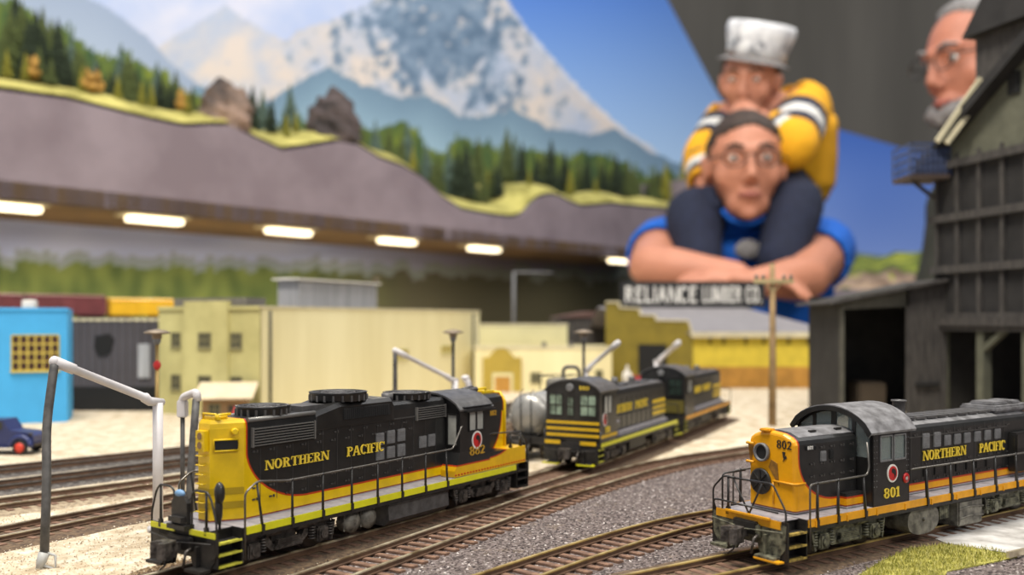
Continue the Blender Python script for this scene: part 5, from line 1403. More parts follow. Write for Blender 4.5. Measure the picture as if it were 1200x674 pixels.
b = MB(); b.bar((.06, .04, .02), (.1, .04, zb), .004); b.bar((.1, .06, .02), (.06, .06, zb), .004); b.box(.0, Lt, .1, .103, 0, zb); b.build('inner_bracing', M['charcoal_dk'], T)
# gable
b = MB(); b.prism([(0, he_), (Lt, he_), (Lt, zg(Lt * .75) + .0), (Lt * .75, zg(Lt * .75)), (0, zg(0))], 'y', -.002, .004); b.build('gable_wall', M['greygreen'], T)
MB().box(.088, .1, -.004, -.001, zg(.05) + .01, zg(.05) + .028).build('gable_vent', M['dark'], T)
b = MB()
b.prism([(-.012, zg(-.012)), (Lt * .75, zg(Lt * .75)), (Lt * .75, zg(Lt * .75) + .012), (-.012, zg(-.012) + .008)], 'y', -.016, Dt + .01); b.build('roof_slab', M['charcoal_dk'], T)
# headhouse above
s0 = .046
b = MB(); b.box(s0, Lt + .04, .002, Dt, zg(s0), zc + .262 - .01 + .0); b.build('headhouse', M['charcoal'], T)
b = MB(); b.prism([(s0 - .006, zc + .25), (s0 + .1, zc + .38), (s0 + .2, zc + .25), (s0 + .19, zc + .245)], 'y', -.008, Dt + .01); b.build('headhouse_roof', M['charcoal_dk'], T)
# chutes and service platform
inv_t = (Matrix.Translation(PL) @ Rz(at_)).inverted()
tl = lambda p: inv_t @ Vector(p)
for (a0, a1) in (((1149, 92), (1098, 166)), ((1151, 112), (1109, 168))):
    b = MB(); b.bar(tl(px(a0[0], .80, a0[1])), tl(px(a1[0], .80, a1[1])), .003, .004); b.build('chute_rail', M['trimw'], T)
pc_ = px(1062, .84, 208); pd = px(1108, .84, 203)
b = MB(); b.box(pc_.x, pd.x, .83, .87, pc_.z - .002, pc_.z + .002); o = b.build('platform', mat('platform_brown', srgb(80, 66, 58), .8), T); o.matrix_parent_inverse = inv_t
b = MB(); zt_ = px(1062, .84, 170).z
for k in range(9):
    x = pc_.x + (pd.x - pc_.x) * k / 8; b.box(x - .0008, x + .0008, .83, .8316, pc_.z, zt_); b.box(x - .0008, x + .0008, .8684, .87, pc_.z, zt_)
for z in (zt_, zt_ * .75 + pc_.z * .25, (zt_ + pc_.z) / 2, zt_ * .25 + pc_.z * .75):
    b.box(pc_.x, pd.x, .83, .8316, z - .0008, z + .0008); b.box(pc_.x, pc_.x + .0016, .83, .87, z - .0008, z + .0008)
o = b.build('platform_railing', mat('railing_slate_blue', srgb(74, 86, 120), .6), T); o.matrix_parent_inverse = inv_t
b = MB(); b.bar((pc_.x + .008, .85, pc_.z), (px(1098, .85, 235)), .003); o = b.build('platform_brace', M['charcoal'], T); o.matrix_parent_inverse = inv_t

# lean-to shed
M['shed_board'] = mat('weathered_shed_board', srgb(86, 84, 74), .9, var=.2, scale=60, bmp=.2)
ps = px(985, .84, z=GZ)
R = thing('lean_to_shed', ps, 0, 'charcoal lean-to shed with a dark open doorway at the foot of the coaling tower', 'shed')
xs_ = lambda u: (u - 985) / FPX * .84; zs_ = lambda v: zc + (HOR - v) / FPX * .84
x1s = xs_(1066); x2s = xs_(1108); Ds = .09
b = MB()
b.prism([(0, zs_(363)), (x1s, zs_(359)), (x1s, zs_(334)), (0, zs_(349))], 'y', 0, .002)
b.prism([(0, 0), (xs_(989), 0), (xs_(989), zs_(349)), (0, zs_(350))], 'y', -.001, .003)
b.build('lintel_wall', M['shed_board'], R)
b = MB(); b.prism([(x1s - .003, 0), (x2s, 0), (x2s, zs_(327)), (x1s - .003, zs_(334))], 'y', 0, .002)
for k in range(6): x = x1s + (x2s - x1s) * k / 5; b.box(x - .0006, x + .0006, -.0007, 0, 0, zs_(335))
b.build('front_wall', M['charcoal'], R)
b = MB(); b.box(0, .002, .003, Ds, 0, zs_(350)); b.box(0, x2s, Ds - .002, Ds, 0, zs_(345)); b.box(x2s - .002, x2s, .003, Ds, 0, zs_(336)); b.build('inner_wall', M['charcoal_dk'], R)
b = MB(); b.prism([(xs_(970), zs_(354)), (xs_(1110), zs_(326)), (xs_(1110), zs_(329.5)), (xs_(970), zs_(357))], 'y', -.008, Ds + .006); b.build('roof', M['charcoal'], R)
b = MB(); b.bar((xs_(1072), -.002, zs_(451)), (xs_(1100), -.002, zs_(450)), .003, .003); b.build('latch_bar', M['dark'], R)
b = MB(); b.bbox(xs_(1020), xs_(1055), .03, .06, 0, .03, .002); b.build('stored_crate', mat('crate_brown', srgb(84, 72, 58), .9), R)

# ------------------------------------------------------------------ upper deck
A0 = 2.47; KU = .001092
E_ = Vector((.6507, .7593, 0)); NB = Vector((-.7593, .6507, 0))
def wallpt(u, d=0, z=0):
    """point in photo column u on the plane d metres behind the fascia"""
    y = (A0 + d * 1.5369) / (1 - KU * (u - 600)); return Vector(((u - 600) / FPX * y, y, z))
def wz(u, v, d=0): return CZ + (HOR - v) / FPX * wallpt(u, d).y
prof = [(-220, 70), (-120, 88), (0, 106), (77, 116), (110, 124), (154, 135), (190, 143), (216, 148), (245, 147), (270, 147), (300, 162), (330, 176), (360, 172), (396, 166), (420, 170), (446, 186), (475, 196), (496, 209), (519, 231), (542, 246), (575, 252), (600, 255), (612, 252), (622, 240), (633, 231), (645, 228), (656, 230), (668, 237), (682, 242), (718, 239), (745, 242), (789, 246), (815, 250)]
def top_at(u):
    for (a, b_), (c, d) in zip(prof, prof[1:]):
        if a <= u <= c: return b_ + (d - b_) * (u - a) / (c - a)
    return prof[-1][1] if u > 0 else prof[0][1]
deck = thing('upper_deck', (0, 0, 0), 0, 'mauve faced upper scenery deck running along the wall with a wavy top edge', 'layout deck')
ZB = CZ + .2
b = MB(); us = [-220 + 5 * i for i in range(208)]
F = [wallpt(u, 0, ZB) for u in us]; Tt = [wallpt(u, 0, wz(u, top_at(u))) for u in us]
F2 = [p + NB * .012 for p in F]; T2 = [p + NB * .012 for p in Tt]; n = len(us)
vs = F + Tt + F2 + T2; fs = []
for i in range(n - 1):
    fs += [(i, i + 1, n + i + 1, n + i), (2 * n + i + 1, 2 * n + i, 3 * n + i, 3 * n + i + 1), (n + i, n + i + 1, 3 * n + i + 1, 3 * n + i), (i + 1, i, 2 * n + i, 2 * n + i + 1)]
fs += [(0, n, 3 * n, 2 * n), (n - 1, 2 * n - 1, 4 * n - 1, 3 * n - 1)]
b.add(vs, fs, False); b.build('fascia', M['fascia'], deck)
M['scenic_green'] = mat('scenic_grass', srgb(194, 184, 104), .95, var=.3, scale=14, bmp=.4, bdist=.004, col2=srgb(134, 128, 62))
DM = .55
def terr(i, j):
    u = -220 + 1035 * i; d = .006 + (DM - .04) * j
    base = wallpt(u, 0); z0 = wz(u, top_at(u)) + .008
    zfar = ZB + .12
    p = base + NB * d
    z = z0 + .03 * math.sin(min(j * 7, 1) * PI / 2) + .02 * noise.noise((p.x * 6, p.y * 6, 3)) * min(1, j * 6) + .03 * j
    return (p.x, p.y, z)
b = MB(); b.grid(terr, 200, 14); b.build('scenic_terrain', M['scenic_green'], deck, fix=False)
M['ply'] = mat('deck_plywood', srgb(104, 80, 48), .8, var=.2, scale=10)
q0, q1 = wallpt(-220, 0), wallpt(815, 0); bb = [q0, q1, q1 + NB * (DM - .02), q0 + NB * (DM - .02)]
b = MB(); b.prism([(p.x, p.y) for p in bb], 'z', ZB, ZB + .03); b.build('deck_board', M['ply'], deck)
b = MB(); b.prism([(p.x, p.y) for p in (q1 - E_ * .02, q1, q1 + NB * (DM - .02), q1 + NB * (DM - .02) - E_ * .02)], 'z', ZB, ZB + .3); b.build('deck_end', M['fascia'], deck)
# valance lights
M['tube'] = mat('lamp_tube_glow', (1, .86, .6, 1), .4, emit=3.2)
for u in (12, 186, 343, 470, 572, 731):
    c = wallpt(u, .02, ZB - .004)
    R = thing('valance_light', c, math.atan2(E_.y, E_.x), {12: 'glowing strip light under the upper deck at the far left edge', 186: 'glowing strip light under the deck above the dark grey building', 343: 'glowing strip light under the deck above the grey roof shed', 470: 'glowing strip light under the deck above the big cream warehouse', 572: 'smaller glowing strip light under the deck right of the warehouse', 731: 'glowing strip light under the deck just left of the man in blue'}[u], 'strip light', 'lights under the upper deck')
    hl = .052
    b = MB(); b.box(-hl - .01, hl + .01, -.006, .05, .0, .004); b.build('light_housing', M['trimw'], R)
    b = MB()
    for yy in (.006, .022): b.tube([(-hl, yy, -.006), (hl, yy, -.006)], .0055, 10)
    b.build('light_tube', M['tube'], R)
    d_ = bpy.data.lights.new('strip_glow', 'AREA'); d_.shape = 'RECTANGLE'; d_.size = .15; d_.size_y = .03; d_.energy = 1.3; d_.color = (1, .9, .75)
    o = bpy.data.objects.new('strip_glow', d_); COL.objects.link(o); o.parent = R; o.location = (0, .014, -.02)

# painted backdrops (flat murals): colours are the painting itself
def lerp(a, b, t): t = max(0, min(1, t)); return tuple(x + (y - x) * t for x, y in zip(a, b))
def poly_at(P, u):
    if u <= P[0][0]: return P[0][1]
    for (a, b_), (c, d) in zip(P, P[1:]):
        if u <= c: return b_ + (d - b_) * (u - a) / (c - a)
    return P[-1][1]
R1 = [(100, 120), (150, 92), (185, 55), (205, 42), (240, 22), (262, 6), (285, 22), (310, 38), (335, 48), (350, 36), (385, 25), (420, 10), (450, -12), (480, -40), (560, -40), (590, -5), (605, 20), (625, 45), (650, 72), (672, 98), (690, 115), (710, 135), (735, 155), (760, 170), (785, 195), (830, 225)]
H1_ = [(-60, -60), (40, -20), (90, -6), (120, 5), (150, 28), (175, 48), (200, 75), (225, 95), (260, 120), (300, 140)]
H2_ = [(150, 150), (230, 100), (262, 112), (300, 128), (345, 100), (383, 78), (400, 88), (430, 102), (470, 116), (500, 112), (540, 138), (575, 135), (600, 128), (640, 150), (690, 158), (720, 152), (760, 178), (800, 196), (860, 230)]
H3_ = [(-60, 10), (0, 4), (60, 30), (120, 62), (190, 92), (240, 122), (330, 150), (400, 150), (440, 146), (470, 150), (500, 175), (530, 168), (580, 172), (640, 185), (700, 190), (760, 205), (860, 225)]
def paint(u, v):
    nz = lambda s, o=0, z=0: noise.fractal((u * s + o, v * s + o, z), .9, 2.1, 5)
    sky = lerp((176, 190, 222), (88, 128, 200), (u - 420) / 160); sky = lerp(sky, (168, 200, 236), (v + 10) / 260 * max(0, (u - 420) / 300))
    if u > 600: sky = lerp((88, 130, 204), (180, 210, 242), (v) / 200)
    cl = max(0, .5 + nz(.012)) * max(0, 1 - max(0, u - 380) / 160); c = lerp(sky, (206, 208, 224), cl)
    r = poly_at(R1, u) + 3 * nz(.08)
    if v > r:
        snow = lerp((214, 202, 194), (176, 186, 206), .5 + nz(.02, 9)); rock = lerp((126, 146, 168), (92, 114, 138), .5 + nz(.06, 3))
        dx, dy = (u - 515) / 90, (v - 35) / 80; f = math.exp(-(dx * dx + dy * dy)) * 1.15 + .18
        if u < 330: f = .12; rock = (176, 182, 200)
        if u > 620: f = .3 * (1 - (u - 620) / 200)
        g = .6 * nz(.09, 5) + .75 * noise.noise((u * .075 - (u - 520) * .0 + v * .02 * (1 if u > 520 else -1), v * .022, 4)) + .3 * noise.noise((u * .2, v * .06, 8))
        t = (g + f - .45) * 2.2
        c = lerp(snow, rock, t); 
        if v - r < 5 and u > 560: c = lerp(c, (222, 226, 236), .5)
    if u < 300 and v > poly_at(H1_, u) + 2 * nz(.05): c = lerp((150, 164, 188), (170, 184, 204), (v - poly_at(H1_, u)) / 80)
    r = poly_at(H2_, u) + 3 * nz(.06, 2)
    if v > r and u > 225: c = lerp((112, 138, 160), (150, 178, 196), (v - r) / 60)
    r = poly_at(H3_, u) + 14 * nz(.03, 7) - 16 * abs(noise.noise((u * .22, 0, 9))) 
    if v > r:
        c = lerp((58, 82, 56), (122, 134, 52), .5 + 1.1 * noise.noise((u * .09, v * .02, 1))); c = lerp(c, (84, 100, 56), .3 + nz(.1, 4))
    return c
def mural(name, pts_fn, nu, nv, paintf, label, thick):
    b = MB(); b.grid(pts_fn, nu, nv, False)
    me = bpy.data.meshes.new(name); me.from_pydata(b.v, [], b.f)
    ca = me.color_attributes.new('paint', 'FLOAT_COLOR', 'POINT')
    cols = np.ones((len(b.v), 4), np.float32)
    for i in range(nu):
        for j in range(nv):
            cols[i * nv + j] = srgb(*[max(0, min(255, q)) for q in paintf(i / (nu - 1), j / (nv - 1))])
    ca.data.foreach_set('color', cols.ravel())
    m, nt, bs = new_mat(name + '_paint'); at = nt.nodes.new('ShaderNodeAttribute'); at.attribute_name = 'paint'
    nt.links.new(at.outputs['Color'], bs.inputs['Base Color']); bs.inputs['Roughness'].default_value = .85; bs.inputs['Specular IOR Level'].default_value = .2
    me.materials.append(m); o = bpy.data.objects.new(name, me); COL.objects.link(o)
    md = o.modifiers.new('board', 'SOLIDIFY'); md.thickness = thick; md.offset = 0
    return o
U0, U1 = -200, 846
def mtop(u):   # world height of the mural's top edge
    return max(-170, poly_at([(700, -170), (735, -90), (782, 2), (832, 96), (846, 120)], u))
def mfn(i, j):
    u = U0 + (U1 - U0) * i; vt, vb = mtop(u), 300 - 0 * u
    zt_, zb_ = wz(u, vt, DM), ZB + .0
    p = wallpt(u, DM); return (p.x, p.y, zb_ + (zt_ - zb_) * j)
def mpaint(i, j):
    u = U0 + (U1 - U0) * i; x, y, z = mfn(i, j); return paint(u, HOR - (z - CZ) * FPX / y)
tag(mural('mountain_mural', mfn, 420, 230, mpaint, '', .01), 'painted backdrop of a snow covered mountain above forest', 'painted backdrop')
# second mural turning across the end of the room
ec = wallpt(U1, DM); 
def m2fn(i, j):
    u = 846 + 460 * i; y = ec.y + .25 * i; zt_ = CZ + (HOR - poly_at([(846, 118), (962, 146), (1058, 174), (1120, 182), (1310, 190)], u)) / FPX * y
    return ((u - 600) / FPX * y, y, CZ - .1 + (zt_ - CZ + .1) * j)
def m2paint(i, j):
    x, y, z = m2fn(i, j); v = HOR - (z - CZ) * FPX / y; c = lerp((66, 104, 186), (132, 158, 220), (v - 140) / 170 + .25 * noise.noise((i * 5, v * .01, 2)))
    if v > 300 + 6 * noise.noise((i * 30, 0, 0)): c = (110, 126, 60)
    return c
tag(mural('sky_mural', m2fn, 60, 40, m2paint, '', .01), 'plain blue sky backdrop on the right behind the boy and the coaling tower', 'painted backdrop')
# right hand scenery bench
b = MB()
def hill(i, j):
    u = 945 + 220 * i; y = 3.35 + .75 * j; v = poly_at([(945, 322), (975, 308), (1010, 300), (1050, 296), (1090, 292), (1170, 290)], u)
    z = CZ + (HOR - 340) / FPX * 3.35 + (CZ + (HOR - v) / FPX * 4.0 - CZ - (HOR - 340) / FPX * 3.35) * j ** .7 + .03 * noise.noise((u * .05, j * 5, 1))
    return ((u - 600) / FPX * y, y, z)
b.grid(hill, 60, 24)
RB = thing('scenery_bench', (0, 0, 0), 0, 'distant scenery bench with green hills right of the man in blue', 'layout deck')
m, nt, bs = new_mat('hill_cover'); tc = nt.nodes.new('ShaderNodeTexCoord'); sp_ = nt.nodes.new('ShaderNodeSeparateXYZ'); nt.links.new(tc.outputs['Object'], sp_.inputs[0])
n_ = noise_tex(nt, 7, 4); gcol = ramp(nt, n_, [(.35, srgb(84, 96, 36)), (.5, srgb(130, 140, 50)), (.65, srgb(190, 190, 60))]); rk = ramp(nt, n_, [(.4, srgb(110, 88, 72)), (.6, srgb(176, 150, 124))])
nt.links.new(mixc(nt, (NX(sp_.outputs[1]) + (NX(n_) - .5) * .5).gt(3.55), rk, gcol), bs.inputs['Base Color']); bs.inputs['Roughness'].default_value = .95
b.build('hill_terrain', m, RB, fix=False)
hz0 = hill(0, 0)[2] - .03; x0b, x1b = hill(0, 0)[0], hill(1, 1)[0]
b = MB(); b.box(x0b - .0, x1b, 3.36, 4.1, hz0 - .06, hz0); b.build('bench_top', M['ply'], RB)
b = MB(); b.box(x0b - .01, x1b, 3.33, 3.355, 0, hz0 + .028); b.build('bench_front', M['fascia'], RB)
b = MB(); rng = random.Random(3)
# lower deck backdrop
DL = .33
def lfn(i, j):
    u = -200 + 1000 * i; p = wallpt(u, DL); return (p.x, p.y, GZ + (ZB - GZ) * j)
def lpaint(i, j):
    u = -200 + 1000 * i; x, y, z = lfn(i, j); v = HOR - (z - CZ) * FPX / y
    c = lerp((142, 152, 190), (166, 176, 208), .5 + noise.noise((u * .01, v * .04, 0)))
    c = lerp(c, (110, 104, 112), (u - 380) / 200)
    tr = 312 + (u - 150) * .03 + 10 * noise.noise((u * .05, 0, 0)) + 10 * noise.noise((u * .3, 0, 5))
    if v > tr: c = lerp((108, 120, 66), (72, 88, 50), .5 + noise.noise((u * .06, v * .03, 2))); c = lerp(c, (74, 72, 56), (u - 330) / 150)
    elif v > tr - 12: c = lerp(c, (104, 116, 90), .5)
    return c
tag(mural('lower_backdrop', lfn, 220, 60, lpaint, '', .008), 'dim painted backdrop with a hazy tree line below the upper deck', 'painted backdrop')
# pale frame post on the lower level
pf_ = px(602, 1.62, z=GZ); R = thing('signal_gantry', pf_, math.radians(20), 'thin pale grey gantry frame standing behind the low annex', 'gantry')
hh = CZ + (HOR - 319) / FPX * 1.62 - GZ
MB().tube([(0, 0, 0), (0, 0, hh)], .003, 8).build('gantry_post', M['corr_dk'], R); MB().tube([(0, 0, hh), (.075, 0, hh)], .002, 8).build('gantry_arm', M['corr_dk'], R)
# dark industrial block behind the annex
p = px(655, 1.5, z=GZ); R = thing('dark_shed', p, .1, 'dark brown low shed behind the annex and left of the lumber sign', 'building')
b = MB(); b.box(0, .11, 0, .1, 0, CZ + (HOR - 372) / FPX * 1.5 - GZ); b.build('shed_wall', M['charcoal'], R); zz = CZ + (HOR - 372) / FPX * 1.5 - GZ
b = MB(); b.prism([(-.004, zz), (.055, zz + .01), (.114, zz)], 'y', -.004, .104); b.build('shed_roof', mat('rusty_roof', srgb(96, 70, 62), .8), R)

# rocks on the deck
def rock(u, vb, vt, wpx, label, m, m2, seed):
    d = .05; p = wallpt(u, d); z = wz(u, vb, d); h = (vb - vt) / FPX * p.y; w = wpx / FPX * p.y
    bm = bmesh.new(); bmesh.ops.create_icosphere(bm, subdivisions=4, radius=1)
    for v in bm.verts:
        q = v.co.copy(); k = 1 + .28 * noise.fractal(q * 1.3 + Vector((seed, 0, 0)), .8, 2, 4) + .05 * math.sin(q.z * 14 + q.x * 6)
        q = q * k; q.z = q.z * .8 + .35 if q.z > -.5 else -.1
        v.co = Vector((q.x * w / 2, q.y * w / 2.4, q.z * h / 1.25))
    me = bpy.data.meshes.new('boulder'); bm.to_mesh(me); bm.free(); me.materials.append(m)
    for f in me.polygons: f.use_smooth = False
    o = bpy.data.objects.new('boulder', me); COL.objects.link(o); o.location = (p.x, p.y, z); tag(o, label, 'rock'); return o
mr1 = mat('boulder_tan', srgb(150, 126, 110), .9, var=.4, scale=14, bmp=.6, bdist=.004, col2=srgb(52, 46, 44))
mr2 = mat('boulder_dark', srgb(92, 80, 78), .9, var=.4, scale=12, bmp=.6, bdist=.004, col2=srgb(42, 38, 38), stretch=(1, 1, 3))
rock(262, 150, 92, 62, 'tan and black craggy boulder on the deck edge, left of the darker boulder', mr1, None, 1.3)
rock(389, 168, 103, 56, 'dark banded rounded boulder on the deck edge below the mountain', mr2, None, 4.2)

# conifers: two parts each, four growth forms
def conifer_mesh(seed, slim):
    rng = random.Random(seed); b = MB(); n = 13
    for i in range(n):
        t = i / n; z = .1 + .9 * t; r = slim * (1 - t) ** .85 * rng.uniform(.85, 1.15) + .01; k = 11
        vs = [(0, 0, z + .13)]
        for j in range(k * 2):
            a = PI * j / k + rng.uniform(-.12, .12); rr = r * (rng.uniform(.85, 1.15) if j % 2 == 0 else .5); vs.append((rr * math.cos(a), rr * math.sin(a), z - (.05 if j % 2 == 0 else 0) + rng.uniform(-.012, .012)))
        b.add(vs, [(0, 1 + j, 1 + (j + 1) % (2 * k)) for j in range(2 * k)] + [tuple(range(2 * k, 0, -1))], False)
    return b
def bushy_mesh(seed):
    rng = random.Random(seed); b = MB()
    for i in range(16):
        t = rng.random(); a = rng.uniform(0, 6.28); r = .22 * (1 - abs(t - .4)); b.blob((math.cos(a) * r, math.sin(a) * r, .25 + .65 * t), (.16 * (1.1 - t), .16 * (1.1 - t), .13), 2, .5, 3, seed + i)
    return b
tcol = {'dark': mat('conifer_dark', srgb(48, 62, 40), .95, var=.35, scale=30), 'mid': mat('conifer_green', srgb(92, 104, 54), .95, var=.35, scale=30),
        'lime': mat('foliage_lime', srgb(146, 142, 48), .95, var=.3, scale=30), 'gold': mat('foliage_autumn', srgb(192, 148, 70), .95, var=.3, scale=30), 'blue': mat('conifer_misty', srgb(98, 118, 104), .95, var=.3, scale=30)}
protos = {}
def tree(u, d, vt, kind, wk=1):
    key = (kind, random.randrange(3))
    if key not in protos:
        bm_ = bushy_mesh(key[1] + 5) if kind == 'gold' else conifer_mesh(key[1] * 7 + len(kind), .2)
        r = thing('conifer_tree' if kind != 'gold' else 'bushy_tree', (0, 0, 0), 0, '', 'tree'); bm_.build('foliage', tcol[kind], r, fix=False)
        MB().tube([(0, 0, -.05), (0, 0, .3)], [.025, .018], 6).build('trunk', M['wood_frame'], r)
        protos[key] = r; r['used'] = 0
    src = protos[key]
    o = src if not src['used'] else copy_tree(src); src['used'] = 1
    p = wallpt(u, d); j = d / DM; z = wz(u, top_at(u)) if False else None
    base = wallpt(u, 0)
    # terrain height under this point: fascia column that lies straight in front along NB
    q = p - NB * d; uu = 600 + q.x / q.y * FPX
    zt_ = wz(uu, top_at(uu)) + .008 + .03 * min(1, math.sin(min(j * 7, 1) * PI / 2)) + .03 * j
    h = (CZ + (HOR - vt) / FPX * p.y) - zt_
    h = max(.05, min(.3, h)); p.z = zt_ - .004
    o.location = p; o.scale = (h * wk, h * wk, h); o.rotation_euler = (0, 0, random.uniform(0, 6)); 
    o['group'] = 'trees on the upper deck'; o['category'] = 'tree'; return o
trees = []
random.seed(11)
spec = [(-20, .2, -20, 'dark'), (4, .12, 30, 'mid'), (18, .3, -6, 'dark'), (34, .1, 20, 'dark'), (30, .05, 66, 'lime'), (50, .28, 10, 'mid'), (52, .12, 36, 'dark'), (68, .1, 22, 'dark'), (83, .25, 40, 'blue'), (80, .06, 60, 'dark'), (97, .14, 60, 'mid'), (96, .04, 86, 'lime'),
        (112, .2, 66, 'blue'), (112, .05, 88, 'gold'), (126, .12, 78, 'mid'), (138, .05, 92, 'lime'), (142, .28, 52, 'blue'), (152, .1, 62, 'mid'), (160, .2, 80, 'dark'), (166, .05, 96, 'lime'), (178, .06, 104, 'lime'), (184, .2, 72, 'blue'), (188, .1, 84, 'dark'), (200, .07, 94, 'dark'), (206, .2, 82, 'mid'), (214, .05, 110, 'gold'), (226, .15, 98, 'mid'),
        (8, .05, 78, 'lime'), (60, .04, 84, 'mid'), (220, .04, 118, 'lime'),
        (284, .25, 100, 'mid'), (296, .1, 100, 'dark'), (308, .3, 104, 'blue'), (318, .08, 112, 'dark'), (332, .1, 130, 'mid'), (336, .04, 146, 'lime'), (347, .06, 140, 'lime'), (340, .3, 98, 'blue'),
        (425, .3, 148, 'mid'), (440, .3, 142, 'blue'), (456, .3, 150, 'mid'), (470, .25, 158, 'mid'), (484, .2, 172, 'lime'), (478, .4, 146, 'blue'),
        (500, .3, 168, 'blue'), (514, .25, 180, 'mid'), (536, .1, 172, 'dark'), (546, .08, 166, 'dark'), (526, .3, 168, 'blue'), (560, .3, 160, 'mid'), (572, .15, 196, 'lime'), (584, .1, 190, 'dark'), (594, .2, 150, 'mid'), (603, .25, 158, 'blue'), (612, .12, 166, 'dark'), (620, .05, 200, 'lime'), (634, .2, 178, 'mid'), (646, .12, 164, 'dark'), (656, .2, 192, 'mid'), (668, .06, 196, 'lime'), (678, .15, 184, 'mid'), (688, .1, 182, 'dark'), (698, .06, 206, 'lime'), (708, .12, 190, 'dark'), (722, .1, 180, 'dark'), (736, .1, 186, 'mid'), (748, .2, 206, 'mid'), (757, .08, 212, 'dark'), (768, .1, 196, 'mid'), (780, .08, 190, 'lime'), (790, .1, 204, 'mid'), (800, .12, 186, 'lime'), (808, .1, 200, 'lime')]
extra = [(-30, .1, 10, 'mid'), (-8, .06, 40, 'mid'), (12, .16, 8, 'mid'), (26, .2, 2, 'mid'), (42, .16, 12, 'dark'), (46, .06, 52, 'mid'), (60, .2, 22, 'mid'), (74, .15, 44, 'mid'), (90, .1, 52, 'mid'), (104, .1, 72, 'mid'), (116, .14, 72, 'dark'), (132, .1, 80, 'dark'), (146, .12, 70, 'mid'), (158, .1, 84, 'mid'), (172, .12, 88, 'mid'), (194, .14, 90, 'mid'), (210, .1, 98, 'mid'), (38, .05, 60, 'gold'), (104, .04, 92, 'gold'), (150, .05, 96, 'mid'),
         (490, .12, 186, 'mid'), (508, .12, 188, 'mid'), (552, .16, 178, 'mid'), (566, .1, 196, 'mid'), (578, .12, 186, 'mid'), (590, .3, 168, 'blue'), (628, .14, 180, 'dark'), (640, .16, 176, 'mid'), (662, .14, 176, 'dark'), (684, .12, 200, 'mid'), (704, .14, 186, 'mid'), (714, .12, 196, 'mid'), (730, .12, 196, 'dark'), (742, .14, 192, 'mid'), (762, .12, 204, 'mid'), (774, .12, 200, 'dark')]
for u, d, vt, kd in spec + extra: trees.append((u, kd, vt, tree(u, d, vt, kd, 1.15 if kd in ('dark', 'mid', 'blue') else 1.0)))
kn = {'dark': 'dark green conifer', 'mid': 'mid green conifer', 'lime': 'lime yellow young tree', 'gold': 'rusty gold bushy tree', 'blue': 'misty grey-green conifer'}
trees.sort(key=lambda t: t[0])
cnt = {}
ordn = ['leftmost', 'second', 'third', 'fourth', 'fifth', 'sixth', 'seventh', 'eighth', 'ninth', 'tenth', 'eleventh', 'twelfth', 'thirteenth', 'fourteenth', 'fifteenth', 'sixteenth', 'seventeenth', 'eighteenth', 'nineteenth', 'twentieth', 'twenty-first', 'twenty-second', 'twenty-third']
def zone(u): return 'left of the tan boulder' if u < 240 else 'between the two boulders' if u < 400 else 'on the slope right of the dark boulder' if u < 525 else 'left of the deck edge hump' if u < 640 else 'between deck edge hump and man in blue'
for u, kd, vt, o in trees:
    k = (kd, zone(u)); i = cnt[k] = cnt.get(k, 0) + 1
    tot = sum(1 for a, b2, c, d in trees if (b2, zone(a)) == k)
    pre = '' if tot == 1 else (('leftmost ' if i == 1 else 'rightmost ' if i == tot else ordn[i - 1] + ' ') )
    o['label'] = (pre + kn[kd] + ' ' + zone(u)).strip()
    if 'used' in o: del o['used']
for o in bpy.data.objects:
    if 'used' in o.keys(): del o['used']
# ------------------------------------------------------------------ people
M['skin'] = mat('skin', srgb(196, 132, 104), .55, var=.06, scale=20); M['skin2'] = mat('skin_ruddy', srgb(192, 124, 98), .55, var=.08, scale=20)
M['hair'] = mat('hair_dark_brown', srgb(66, 50, 40), .7, var=.3, scale=90); M['hair_b'] = mat('hair_brown', srgb(104, 72, 48), .7, var=.3, scale=90); M['hair_g'] = mat('hair_grey', srgb(142, 138, 136), .7, var=.2, scale=90)
M['tee'] = mat('tshirt_blue', srgb(12, 96, 196), .85, var=.08, scale=12); M['jeans'] = mat('jeans_navy', srgb(26, 33, 56), .9, var=.15, scale=60); M['jeans2'] = mat('jeans_blue', srgb(48, 66, 104), .9, var=.15, scale=60)
M['fleece'] = mat('fleece_yellow', srgb(232, 168, 22), .9, var=.06, scale=20); M['navy_f'] = mat('fleece_navy', srgb(36, 38, 58), .9); M['white_f'] = mat('fleece_white', srgb(222, 220, 214), .9)
M['olive_s'] = mat('shirt_dark_olive', srgb(64, 66, 54), .9, var=.1, scale=20); M['shoe'] = mat('shoe_dark', srgb(44, 42, 42), .6)
M['lip'] = mat('lip', srgb(176, 104, 92), .5); M['eyew'] = mat('eye_white', srgb(226, 222, 216), .2); M['iris'] = mat('iris', srgb(60, 44, 34), .2); M['spec'] = mat('spectacle_frame', srgb(50, 46, 46), .3)

